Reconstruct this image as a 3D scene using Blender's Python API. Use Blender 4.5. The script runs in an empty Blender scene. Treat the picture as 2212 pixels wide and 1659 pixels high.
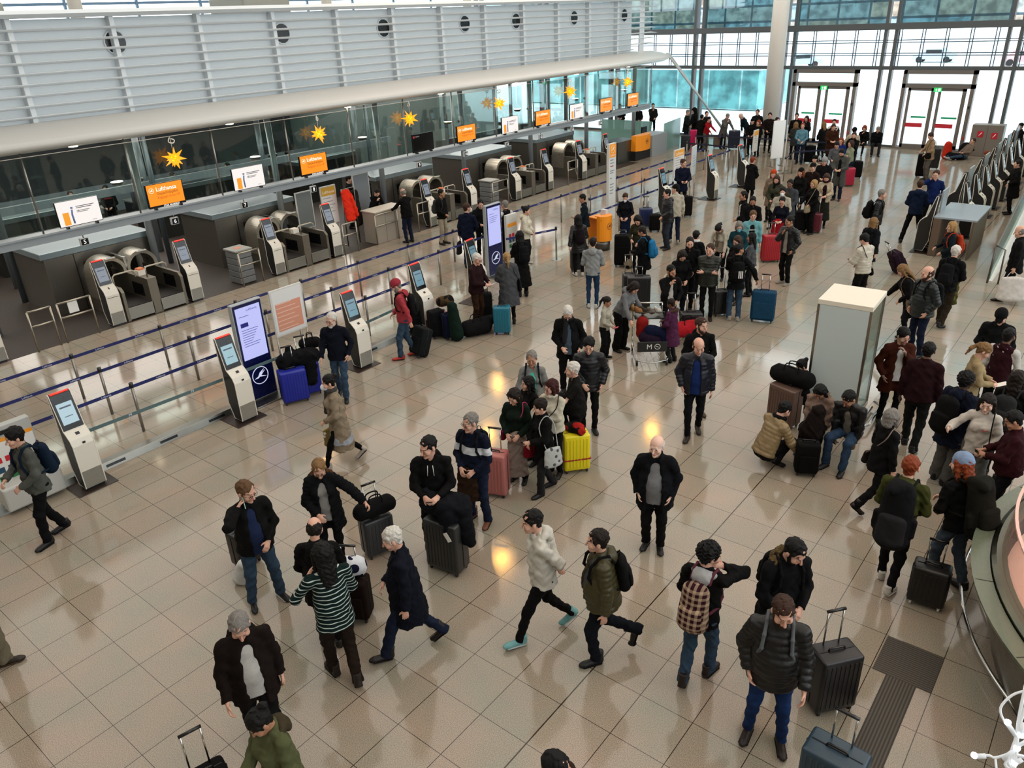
import bpy, bmesh, math, random
import numpy as np
from mathutils import Vector, Matrix
SC = bpy.context.scene; COL = SC.collection
# ------------------------------------------------------------------ camera, world, light, exposure
CAM = (9.4525, -1.7390, 6.5237)
cam = bpy.data.objects.new('camera', bpy.data.cameras.new('camera')); COL.objects.link(cam); SC.camera = cam
cam.data.sensor_width = 36; cam.data.lens = 1669.84/2212*36; cam.data.clip_start = .05; cam.data.clip_end = 600
cam.matrix_world = Matrix(((0.781552, -0.239753, 0.57593, CAM[0]), (0.622541, 0.359292, -0.695235, CAM[1]), (-0.040242, 0.901903, 0.430061, CAM[2]), (0, 0, 0, 1)))
SC.view_settings.view_transform = 'Standard'; SC.view_settings.look = 'None'; SC.view_settings.gamma = 1; SC.view_settings.use_curve_mapping = False
SC.view_settings.exposure = 0.2
wd = bpy.data.worlds.new('overcast_sky'); SC.world = wd; wd.use_nodes = True
_bg = wd.node_tree.nodes['Background']; _bg.inputs[0].default_value = (.88, .96, 1, 1); _bg.inputs[1].default_value = 3.2
def area(name, loc, sx, sy, power, col, rot=(0, 0, 0)):
    l = bpy.data.lights.new(name, 'AREA'); l.shape = 'RECTANGLE'; l.size = sx; l.size_y = sy; l.energy = power; l.color = col
    o = bpy.data.objects.new(name, l); o.location = loc; o.rotation_euler = rot; COL.objects.link(o); return o
# a broad unseen light panel added under the ceiling to light the whole hall
area('ceiling_fill', (-1, 17, 13.4), 46, 46, 6600, (1, .94, .88))
for _y in (1, 9.5, 18, 26.5): area('canopy_fill', (-12.6, _y, 4.1), 1.4, 8, 170, (1, .93, .84))  # added fill to brighten the steel desks below the canopy, not actual fixtures
# ------------------------------------------------------------------ helpers
def link(name, me, parent=None, label=None):
    o = bpy.data.objects.new(name, me); COL.objects.link(o)
    if parent: o.parent = parent
    if label: o['label'] = label
    return o
def empty(name, loc=(0, 0, 0), rz=0, s=1):
    o = bpy.data.objects.new(name, None); COL.objects.link(o); o.location = loc; o.rotation_euler = (0, 0, rz); o.scale = (s, s, s); o.empty_display_size = .2; return o
def tag(o, label, cat=None, group=None, kind=None):
    if label: o['label'] = label
    if cat: o['category'] = cat
    if group: o['group'] = group
    if kind: o['kind'] = kind
    return o
def hexlin(h):
    h = h.lstrip('#'); r = [int(h[i:i+2], 16)/255 for i in (0, 2, 4)]
    return [c/12.92 if c <= .04045 else ((c+.055)/1.055)**2.4 for c in r]
_M = {}
def _mat(key, fn):
    if key not in _M:
        m = bpy.data.materials.new(str(key[0])); m.use_nodes = True; fn(m, m.node_tree.nodes, m.node_tree.links, m.node_tree.nodes['Principled BSDF']); _M[key] = m
    return _M[key]
def M_plain(h, rough=.5, metal=0, spec=.5, alpha=1, trans=0):
    def f(m, N, L, b):
        b.inputs['Base Color'].default_value = (*hexlin(h), 1); b.inputs['Roughness'].default_value = rough; b.inputs['Metallic'].default_value = metal
        b.inputs['Specular IOR Level'].default_value = spec
        n = N.new('ShaderNodeTexNoise'); n.inputs['Scale'].default_value = 18; r = N.new('ShaderNodeMapRange')
        r.inputs[3].default_value = max(rough-.05, 0); r.inputs[4].default_value = min(rough+.07, 1); t = N.new('ShaderNodeTexCoord'); L.new(t.outputs['Object'], n.inputs['Vector'])
        L.new(n.outputs[0], r.inputs[0]); L.new(r.outputs[0], b.inputs['Roughness'])
        if trans: b.inputs['Transmission Weight'].default_value = trans
        if alpha < 1: b.inputs['Alpha'].default_value = alpha
    return _mat(('surface_'+h, rough, metal, spec, alpha, trans), f)
def M_emit(h, st=1.):
    def f(m, N, L, b):
        b.inputs['Base Color'].default_value = (.02, .02, .02, 1); b.inputs['Emission Color'].default_value = (*hexlin(h), 1); b.inputs['Emission Strength'].default_value = st; b.inputs['Roughness'].default_value = .3
    return _mat(('lit_'+h, st), f)
def M_metal(h='8c8c88', rough=.32):
    def f(m, N, L, b):
        b.inputs['Metallic'].default_value = 1; t = N.new('ShaderNodeTexCoord'); mp = N.new('ShaderNodeMapping'); mp.inputs['Scale'].default_value = (3, 3, 60)
        n = N.new('ShaderNodeTexNoise'); n.inputs['Scale'].default_value = 4; n.inputs['Detail'].default_value = 4; L.new(t.outputs['Object'], mp.inputs[0]); L.new(mp.outputs[0], n.inputs['Vector'])
        r = N.new('ShaderNodeMapRange'); r.inputs[3].default_value = rough*.75; r.inputs[4].default_value = rough*1.3; L.new(n.outputs[0], r.inputs[0]); L.new(r.outputs[0], b.inputs['Roughness'])
        mx = N.new('ShaderNodeMix'); mx.data_type = 'RGBA'; c = hexlin(h); mx.inputs[6].default_value = (c[0]*.85, c[1]*.85, c[2]*.85, 1); mx.inputs[7].default_value = (c[0]*1.1, c[1]*1.1, c[2]*1.1, 1)
        L.new(n.outputs[0], mx.inputs[0]); L.new(mx.outputs[2], b.inputs['Base Color'])
    return _mat(('brushed_metal_'+h, rough), f)
def M_cloth(h, rough=.85, pat=None, c2=None, denim=False, fuzz=0):
    def f(m, N, L, b):
        c = hexlin(h); k_ = .5 if sum(c) < .09 else .8; c = [v*k_ for v in c]; b.inputs['Roughness'].default_value = rough; b.inputs['Specular IOR Level'].default_value = .12 if rough > .6 else .4
        t = N.new('ShaderNodeTexCoord'); n = N.new('ShaderNodeTexNoise'); n.inputs['Scale'].default_value = 60 if fuzz else 14; n.inputs['Detail'].default_value = 5; L.new(t.outputs['Object'], n.inputs['Vector'])
        mx = N.new('ShaderNodeMix'); mx.data_type = 'RGBA'; L.new(n.outputs[0], mx.inputs[0]); k = .5 if fuzz or denim else .22
        mx.inputs[6].default_value = (*[x*(1-k) for x in c], 1); mx.inputs[7].default_value = (*[min(x*(1+k)+.002, 1) for x in c], 1); out = mx.outputs[2]
        if pat:
            d = (*hexlin(c2 or 'ffffff'), 1); s_ = N.new('ShaderNodeSeparateXYZ'); L.new(t.outputs['Object'], s_.inputs[0])
            def wave(sock, fr, thr):
                a = N.new('ShaderNodeMath'); a.operation = 'MULTIPLY'; a.inputs[1].default_value = fr; L.new(sock, a.inputs[0]); q = N.new('ShaderNodeMath'); q.operation = 'FRACT'; L.new(a.outputs[0], q.inputs[0])
                g = N.new('ShaderNodeMath'); g.operation = 'LESS_THAN'; g.inputs[1].default_value = thr; L.new(q.outputs[0], g.inputs[0]); return g.outputs[0]
            if pat == 'stripe': fac = wave(s_.outputs[2], 22, .22)
            elif pat == 'plaid':
                a = wave(s_.outputs[2], 16, .45); c_ = wave(s_.outputs[0], 16, .45); ad = N.new('ShaderNodeMath'); ad.operation = 'ADD'; L.new(a, ad.inputs[0]); L.new(c_, ad.inputs[1]); hf = N.new('ShaderNodeMath'); hf.operation = 'MULTIPLY'; hf.inputs[1].default_value = .42; L.new(ad.outputs[0], hf.inputs[0]); fac = hf.outputs[0]
            elif pat == 'spots':
                v = N.new('ShaderNodeTexVoronoi'); v.inputs['Scale'].default_value = 11; L.new(t.outputs['Object'], v.inputs['Vector']); g = N.new('ShaderNodeMath'); g.operation = 'LESS_THAN'; g.inputs[1].default_value = .3; L.new(v.outputs[0], g.inputs[0]); fac = g.outputs[0]
            elif pat == 'band':
                g = N.new('ShaderNodeMath'); g.operation = 'COMPARE'; g.inputs[1].default_value = 1.24; g.inputs[2].default_value = .05; L.new(s_.outputs[2], g.inputs[0]); fac = g.outputs[0]
            elif pat == 'block':
                n2 = N.new('ShaderNodeTexVoronoi'); n2.inputs['Scale'].default_value = 7; L.new(t.outputs['Object'], n2.inputs['Vector']); g = N.new('ShaderNodeMath'); g.operation = 'GREATER_THAN'; g.inputs[1].default_value = .45; L.new(n2.outputs[0], g.inputs[0]); fac = g.outputs[0]
            else: fac = n.outputs[0]
            m2 = N.new('ShaderNodeMix'); m2.data_type = 'RGBA'; L.new(fac, m2.inputs[0]); L.new(out, m2.inputs[6]); m2.inputs[7].default_value = d; out = m2.outputs[2]
        L.new(out, b.inputs['Base Color'])
        bp = N.new('ShaderNodeBump'); bp.inputs['Strength'].default_value = .35 if not fuzz else .9; bp.inputs['Distance'].default_value = .01; n3 = N.new('ShaderNodeTexNoise'); n3.inputs['Scale'].default_value = 30 if not fuzz else 90; L.new(t.outputs['Object'], n3.inputs['Vector']); L.new(n3.outputs[0], bp.inputs['Height']); L.new(bp.outputs[0], b.inputs['Normal'])
    return _mat(('fabric_'+h, rough, pat, c2, denim, fuzz), f)
def M_hair(c):
    h = globals().get('HAIRC', {}).get(c, c)
    def f(m, N, L, b):
        q = hexlin(h); t = N.new('ShaderNodeTexCoord'); mp = N.new('ShaderNodeMapping'); mp.inputs['Scale'].default_value = (1, 1, .22); n = N.new('ShaderNodeTexNoise'); n.inputs['Scale'].default_value = 110; n.inputs['Detail'].default_value = 6
        L.new(t.outputs['Object'], mp.inputs[0]); L.new(mp.outputs[0], n.inputs['Vector']); mx = N.new('ShaderNodeMix'); mx.data_type = 'RGBA'; L.new(n.outputs[0], mx.inputs[0])
        mx.inputs[6].default_value = (*[x*.25 for x in q], 1); mx.inputs[7].default_value = (*[min(1, x*1.5) for x in q], 1); L.new(mx.outputs[2], b.inputs['Base Color']); b.inputs['Roughness'].default_value = .6; b.inputs['Specular IOR Level'].default_value = .2
        bp = N.new('ShaderNodeBump'); bp.inputs['Strength'].default_value = .6; bp.inputs['Distance'].default_value = .01; L.new(n.outputs[0], bp.inputs['Height']); L.new(bp.outputs[0], b.inputs['Normal'])
    return _mat(('hair_'+h,), f)
def M_skin():
    def f(m, N, L, b):
        a = N.new('ShaderNodeAttribute'); a.attribute_name = 'col'; L.new(a.outputs['Color'], b.inputs['Base Color']); b.inputs['Roughness'].default_value = .5; b.inputs['Subsurface Weight'].default_value = 0
    return _mat(('skin',), f)
def M_glass(tint='dfeeee', alpha=.18, rough=.02, k=.7):
    def f(m, N, L, b):
        N.remove(b); o = N['Material Output']; tr = N.new('ShaderNodeBsdfTransparent'); tr.inputs[0].default_value = (*hexlin(tint), 1); g = N.new('ShaderNodeBsdfGlossy'); g.inputs[1].default_value = rough
        fr = N.new('ShaderNodeFresnel'); fr.inputs[0].default_value = 1.45; mp = N.new('ShaderNodeMath'); mp.operation = 'MULTIPLY_ADD'; mp.inputs[1].default_value = k; mp.inputs[2].default_value = alpha*.15; L.new(fr.outputs[0], mp.inputs[0])
        mx = N.new('ShaderNodeMixShader'); L.new(mp.outputs[0], mx.inputs[0]); L.new(tr.outputs[0], mx.inputs[1]); L.new(g.outputs[0], mx.inputs[2]); L.new(mx.outputs[0], o.inputs[0])
    return _mat(('glass_'+tint, alpha, rough, k), f)
def finish(bm, smooth=0):
    bmesh.ops.recalc_face_normals(bm, faces=bm.faces)
    if smooth:
        for f in bm.faces: f.smooth = True
def obj(name, bm, m, parent=None, bev=0, smooth=0, seg=2):
    finish(bm, smooth)
    if bev: bmesh.ops.bevel(bm, geom=list(bm.edges), offset=bev, segments=seg, affect='EDGES', profile=.5, clamp_overlap=True)
    me = bpy.data.meshes.new(name); bm.to_mesh(me); bm.free()
    for mm in (m if isinstance(m, (list, tuple)) else [m]): me.materials.append(mm)
    return link(name, me, parent)
def box(bm, x0, x1, y0, y1, z0, z1, mi=0):
    vs = [bm.verts.new((x, y, z)) for x in (x0, x1) for y in (y0, y1) for z in (z0, z1)]
    for q in ((0, 1, 3, 2), (4, 6, 7, 5), (0, 4, 5, 1), (2, 3, 7, 6), (0, 2, 6, 4), (1, 5, 7, 3)): bm.faces.new([vs[i] for i in q]).material_index = mi
    return bm
def obox(bm, c, u, v, w, a, b, d, mi=0):
    c, u, v, w = (np.array(t, float) for t in (c, u, v, w)); vs = [bm.verts.new(c+u*a*i+v*b*j+w*d*k) for i in (-1, 1) for j in (-1, 1) for k in (-1, 1)]
    for q in ((0, 1, 3, 2), (4, 6, 7, 5), (0, 4, 5, 1), (2, 3, 7, 6), (0, 2, 6, 4), (1, 5, 7, 3)): bm.faces.new([vs[i] for i in q]).material_index = mi
def tube(bm, pts, r, n=8, smooth=0, closed=0, mi=0):
    P = [Vector(p) for p in pts]
    if smooth:
        Q = []
        for i in range(len(P)-1):
            a, b, c, d = P[max(i-1, 0)], P[i], P[i+1], P[min(i+2, len(P)-1)]
            for t in (0, .25, .5, .75): Q.append(.5*((2*b)+(c-a)*t+(2*a-5*b+4*c-d)*t*t+(3*b-a-3*c+d)*t**3))
        P = Q+[P[-1]]
    rings = []; up = None; m = len(P)
    for i, p in enumerate(P):
        d = (P[(i+1) % m]-P[i-1]) if closed else (P[min(i+1, m-1)]-P[max(i-1, 0)])
        d = d.normalized() if d.length > 1e-9 else Vector((0, 0, 1))
        if up is None: up = Vector((0, 0, 1)) if abs(d.z) < .9 else Vector((1, 0, 0))
        u = (up-d*up.dot(d)).normalized(); v = d.cross(u); up = u
        rr = r[i] if isinstance(r, (list, tuple)) else r
        rings.append([bm.verts.new(p+u*rr*math.cos(t*6.28318/n)+v*rr*math.sin(t*6.28318/n)) for t in range(n)])
    for i in range(m if closed else m-1):
        a, b = rings[i], rings[(i+1) % m]
        for t in range(n):
            fc = bm.faces.new([a[t], a[(t+1) % n], b[(t+1) % n], b[t]]); fc.smooth = True; fc.material_index = mi
    if not closed: bm.faces.new(rings[0][::-1]).material_index = mi; bm.faces.new(rings[-1]).material_index = mi
def cyl(bm, c, r, z0, z1, n=24, r1=None, mi=0):
    r1 = r if r1 is None else r1; a = [bm.verts.new((c[0]+r*math.cos(t*6.28318/n), c[1]+r*math.sin(t*6.28318/n), z0)) for t in range(n)]; b = [bm.verts.new((c[0]+r1*math.cos(t*6.28318/n), c[1]+r1*math.sin(t*6.28318/n), z1)) for t in range(n)]
    for t in range(n): f = bm.faces.new([a[t], a[(t+1) % n], b[(t+1) % n], b[t]]); f.smooth = True; f.material_index = mi
    bm.faces.new(a[::-1]).material_index = mi; bm.faces.new(b).material_index = mi
def prism(bm, pts, f0, f1, mi=0):
    """extrude a closed outline: f0, f1 map (a, b) to the two end points"""
    A = [bm.verts.new(f0(*p)) for p in pts]; B = [bm.verts.new(f1(*p)) for p in pts]; n = len(pts)
    for i in range(n): bm.faces.new([A[i], A[(i+1) % n], B[(i+1) % n], B[i]]).material_index = mi
    bm.faces.new(A[::-1]).material_index = mi; bm.faces.new(B).material_index = mi
def text(name, s, parent, loc, u, v, size, m, ext=.001, align='CENTER'):
    """lettering lying in the plane of directions u (reading) and v (up)"""
    c = bpy.data.curves.new(name, 'FONT'); c.body = s; c.size = size; c.align_x = align; c.align_y = 'CENTER'; c.extrude = ext; c.resolution_u = 2; c.materials.append(m)
    o = bpy.data.objects.new(name, c); COL.objects.link(o); u = Vector(u).normalized(); v = Vector(v).normalized(); w = u.cross(v)
    o.matrix_world = Matrix(((u.x, v.x, w.x, loc[0]), (u.y, v.y, w.y, loc[1]), (u.z, v.z, w.z, loc[2]), (0, 0, 0, 1)))
    bpy.context.view_layer.update(); dg = bpy.context.evaluated_depsgraph_get(); me = bpy.data.meshes.new_from_object(o.evaluated_get(dg)); me.transform(o.matrix_world); me.name = name
    bpy.data.objects.remove(o); bpy.data.curves.remove(c); me.materials.clear(); me.materials.append(m)
    if parent: me.transform((Matrix.Translation(parent.location)@Matrix.Rotation(parent.rotation_euler.z, 4, 'Z')).inverted())
    return link(name, me, parent)
RW = np.array([[0.781552, 0.622541, -0.040242], [0.239753, -0.359292, -0.901903], [-0.57593, 0.695235, -0.430061]])
def fl(x, y, z=0.):
    """the point of the hall at height z seen at pixel (x, y) of the 2212 x 1659 frame"""
    d = RW.T@np.array([(x-1106)/1669.84, (y-829.5)/1669.84, 1.]); t = (z-CAM[2])/d[2]; return np.array(CAM)+t*d
def hd_at(x, y, h=1.72, dz=0):
    p = fl(x, y, h+dz); return (p[0], p[1])
# ------------------------------------------------------------------ surface modelling of soft shapes
def V(*a): return np.array(a, float)
def nrm(v):
    n = np.linalg.norm(v); return v/n if n > 1e-9 else V(0, 0, 1)
class Soft:
    """Smoothly blended tapered elliptical rods, meshed as one continuous surface."""
    def __init__(s): s.P = []
    def rod(s, a, b, ra, rb=None, side=None, da=None, db=None, k=.02, flat=0, sub=0, q=0, qp=.05):
        a = np.array(a, float); b = np.array(b, float); rb = ra if rb is None else rb
        da = ra if da is None else da; db = rb if db is None else db
        ax = b-a; L = np.linalg.norm(ax); w = ax/L if L > 1e-6 else V(0, 0, 1); L = max(L, 1e-6)
        sd = V(1, 0, 0) if side is None else np.array(side, float)
        sd = sd-w*(sd@w)
        if np.linalg.norm(sd) < 1e-3: sd = V(0, 1, 0)-w*w[1]
        sd = nrm(sd)
        s.P.append((a, w, L, sd, np.cross(w, sd), ra, rb, da, db, k, flat, sub, q, qp)); return s
    def ball(s, c, rx, ry=None, rz=None, k=.02, side=None, up=None, sub=0):
        ry = rx if ry is None else ry; rz = rx if rz is None else rz
        up = V(0, 0, 1) if up is None else nrm(np.array(up, float)); c = np.array(c, float)
        sd = V(1, 0, 0) if side is None else np.array(side, float); sd = nrm(sd-up*(sd@up))
        s.P.append((c, up, 0.0, sd, np.cross(up, sd), rx, rz, ry, ry, k, 8, sub, 0, 1)); return s
    def hrod(s, a, b, ra, rb=None, side=None, da=None, db=None, **k):
        f = lambda v: None if v is None else v*1.09
        return s.rod(a, b, f(ra), f(rb), side, f(da), f(db), **k)
    def hball(s, c, rx, ry=None, rz=None, **k):
        f = lambda v: None if v is None else v*1.09
        return s.ball(c, f(rx), f(ry), f(rz), **k)
    @staticmethod
    def ev(pr, X):
        a, w, L, u, v, ra, rb, da, db, k, flat, sub, q, qp = pr
        d = X-a; x = d@u; y = d@v; z = d@w
        if flat == 8:
            q0 = np.sqrt((x/ra)**2+(y/da)**2+(z/rb)**2)+1e-9
            q1 = np.sqrt((x/ra**2)**2+(y/da**2)**2+(z/rb**2)**2)+1e-9
            return q0*(q0-1)/q1
        t = np.clip(z/L, 0, 1); e = z-t*L
        rw = ra+(rb-ra)*t; rd = da+(db-da)*t
        if q: 
            g = q*(np.abs(np.sin(np.pi*z/qp))-.6); rw = rw+g; rd = rd+g
        if flat:
            e1 = e.copy(); fa = flat & 1; fb = flat & 2
            if fa: e1 = np.where(e < 0, 0, e1)
            if fb: e1 = np.where(e > 0, 0, e1)
        else: e1 = e
        m = np.minimum(rw, rd)
        q0 = np.sqrt((x/rw)**2+(y/rd)**2+(e1/m)**2)+1e-9
        q1 = np.sqrt((x/rw**2)**2+(y/rd**2)**2+(e1/m**2)**2)+1e-9
        r = q0*(q0-1)/q1
        if flat:
            if flat & 1: r = np.maximum(r, -z)
            if flat & 2: r = np.maximum(r, z-L)
        return r
    def comb(s, D):
        r = None
        for pr, d in zip(s.P, D):
            k = pr[9]
            if pr[11]:
                h = np.maximum(k-np.abs(r+d), 0)/k; r = np.maximum(r, -d)+h*h*k*.25
            elif r is None: r = d
            else:
                h = np.maximum(k-np.abs(r-d), 0)/k; r = np.minimum(r, d)-h*h*k*.25
        return r
    def mesh(s, h, fold=0, fs=14., seed=0):
        n = 4; H = h*n
        ext = []
        for pr in s.P:
            if pr[11]: continue
            a, w, L = pr[0], pr[1], pr[2]; R = max(pr[5:9])+.02
            b = a+w*L; ext += [np.minimum(a, b)-R, np.maximum(a, b)+R]
        ext = np.array(ext); lo = np.floor(ext.min(0)/H)*H; dim = np.ceil((ext.max(0)-lo)/H).astype(int)+1
        I = np.stack(np.meshgrid(*[np.arange(k) for k in dim], indexing='ij'), -1).reshape(-1, 3)
        C = lo+(I+.5)*H
        D = [s.ev(p, C) for p in s.P]; T = s.comb(D)
        R = H*.87+.012+fold
        act = np.abs(T) < R*1.35
        I = I[act]; C = C[act]; T = T[act]; B = len(I)
        o = np.arange(n+1)*h
        off = np.stack(np.meshgrid(o, o, o, indexing='ij'), -1).reshape(-1, 3)
        X = (lo+I*H)[:, None, :]+off[None]
        full = None; M = off.shape[0]; r = np.full((B, M), 9.)
        for pr, d in zip(s.P, D):
            d = d[act]; k = pr[9]
            m = (d < np.maximum(T, -R)+2.2*R+k) if not pr[11] else (d < 2.2*R+k)
            if not m.any(): continue
            dd = s.ev(pr, X[m].reshape(-1, 3)).reshape(-1, M); rr = r[m]
            if pr[11]:
                hh = np.maximum(k-np.abs(rr+dd), 0)/k; r[m] = np.maximum(rr, -dd)+hh*hh*k*.25
            else:
                hh = np.maximum(k-np.abs(rr-dd), 0)/k; r[m] = np.minimum(rr, dd)-hh*hh*k*.25
        if fold:
            ph = seed*1.7; x, y, z = X[..., 0]*fs, X[..., 1]*fs, X[..., 2]*fs
            wob = np.sin(z*1.9+1.9*np.sin(x*1.1+ph)+1.5*np.sin(y*1.3-ph))+.7*np.sin(x*2.3+z*1.3+2*np.sin(y*1.7+z*.9+ph))+.4*np.sin(z*3.7+x*2.9-2.2*np.sin(y*2.3+x))
            r += fold*wob*.6
        F = r.reshape(B, n+1, n+1, n+1); S = F < 0
        # cells
        cr = [(i, j, k) for i in (0, 1) for j in (0, 1) for k in (0, 1)]
        cs = [S[:, i:i+n, j:j+n, k:k+n] for i, j, k in cr]
        cnt = sum(c.astype(np.int8) for c in cs); cell = (cnt > 0) & (cnt < 8)
        bi, ci, cj, ck = np.nonzero(cell)
        if len(bi) == 0: return np.zeros((0, 3)), np.zeros((0, 4), int)
        vals = np.stack([F[bi, ci+i, cj+j, ck+k] for i, j, k in cr], 1)
        P = np.zeros((len(bi), 3)); N = np.zeros(len(bi))
        cra = np.array(cr, float)
        for p in range(8):
            for ax, st in ((0, 4), (1, 2), (2, 1)):
                if cr[p][ax]: continue
                q_ = p+st; va, vb = vals[:, p], vals[:, q_]
                mm = (va < 0) != (vb < 0)
                t = np.where(mm, va/np.where(mm, va-vb, 1), 0)
                pt = cra[p][None]+0*P; pt[:, ax] += t
                P += pt*mm[:, None]; N += mm
        P /= N[:, None]
        gi = I[bi]*n+np.stack([ci, cj, ck], 1)
        verts = lo+(gi+P)*h
        K1 = int(dim[1]*n+3); K2 = int(dim[2]*n+3)
        key = (gi[:, 0]*K1+gi[:, 1])*K2+gi[:, 2]
        order = np.argsort(key); sk = key[order]
        s0 = S[bi, ci, cj, ck]; quads = []
        for ax in range(3):
            d = [0, 0, 0]; d[ax] = 1
            s1 = S[bi, ci+d[0], cj+d[1], ck+d[2]]
            e = s0 != s1
            a1, a2 = [(1, 2), (2, 0), (0, 1)][ax]
            st = [K1*K2, K2, 1]; k0 = key[e]
            ks = [k0, k0-st[a1], k0-st[a1]-st[a2], k0-st[a2]]
            idx = []; ok = np.ones(len(k0), bool)
            for kk in ks:
                p = np.searchsorted(sk, kk); p = np.minimum(p, len(sk)-1); ok &= sk[p] == kk; idx.append(order[p])
            Q = np.stack(idx, 1)[ok]; fl_ = s0[e][ok]
            Q[~fl_] = Q[~fl_][:, ::-1]
            quads.append(Q)
        return verts, np.concatenate(quads)
def np_mesh(name, v, f, mat=None):
    me = bpy.data.meshes.new(name); nf = len(f)
    me.vertices.add(len(v)); me.vertices.foreach_set('co', np.ascontiguousarray(v, np.float32).ravel())
    me.loops.add(nf*4); me.loops.foreach_set('vertex_index', np.ascontiguousarray(f, np.int32).ravel())
    me.polygons.add(nf); me.polygons.foreach_set('loop_start', np.arange(nf, dtype=np.int32)*4)
    me.polygons.foreach_set('use_smooth', np.ones(nf, bool))
    me.update(calc_edges=True); me.validate()
    if mat: me.materials.append(mat)
    return me
# ------------------------------------------------------------------ people
def rotz(a): c, s_ = math.cos(a), math.sin(a); return np.array([[c, -s_, 0], [s_, c, 0], [0, 0, 1.]])
def rotx(a): c, s_ = math.cos(a), math.sin(a); return np.array([[1., 0, 0], [0, c, -s_], [0, s_, c]])
def roty(a): c, s_ = math.cos(a), math.sin(a); return np.array([[c, 0, s_], [0, 1., 0], [-s_, 0, c]])
def ik(a, b, l1, l2, hint):
    d = b-a; L = np.linalg.norm(d)
    if L > (l1+l2)*.995: b = a+d/L*(l1+l2)*.995; d = b-a; L = np.linalg.norm(d)
    w = d/L; x = (l1*l1-l2*l2+L*L)/(2*L); y = math.sqrt(max(l1*l1-x*x, 0))
    n = hint-w*(hint@w); return a+w*x+nrm(n)*y, b
ARMS = {  # wrist target (x outward, y forward, z), elbow hint, palm/finger curl
 'd': ((.25, .03, .86), (.5, -.8, -.2), .35), 'p': ((.205, .10, .93), (.7, -.9, 0), .5), 'f': ((.08, .30, 1.10), (.7, -.4, -.8), .75),
 'e': ((.125, .10, 1.50), (.9, .1, -.8), .8), 'c': ((-.10, .20, 1.17), (.8, -.2, -.6), .4), 'h': ((.30, -.16, .90), (.3, -.9, .2), 1.1),
 'H': ((.24, .30, .96), (.5, -.7, -.5), 1.1), 'b': ((.03, -.19, .98), (.9, -.5, 0), .6), 'o': ((.25, .42, 1.08), (.6, -.3, -.7), .4),
 'k': ((.03, .17, 1.40), (.5, .2, -.9), .9), 's': ((.13, .16, 1.27), (.6, -.2, -.9), 1.1), 'w': ((.26, .20, .93), (.3, -.9, -.3), .5),
 'v': ((.26, -.20, .90), (.3, -.9, .2), .5), 'n': ((.10, .22, 1.0), (.7, -.4, -.6), .7), 'l': ((.14, .34, .66), (.8, -.3, -.3), .6),
 'y': ((.15, .24, 1.28), (.8, -.3, -.7), .3)}
HAIRC = dict(blk='0b0a09', dbr='1a120d', br='38241a', lbr='5a4029', bl='9a7a4e', dbl='7a5c3a', gr='77736e', wh='c9c5bd', red='7a3518', sp='3a3734', au='35120f')
SKIN = dict(a='dcb29c', b='d0a08a', c='aa7a5e', d='6c4a38', e='40291d', f='e2b8a4')
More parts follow.
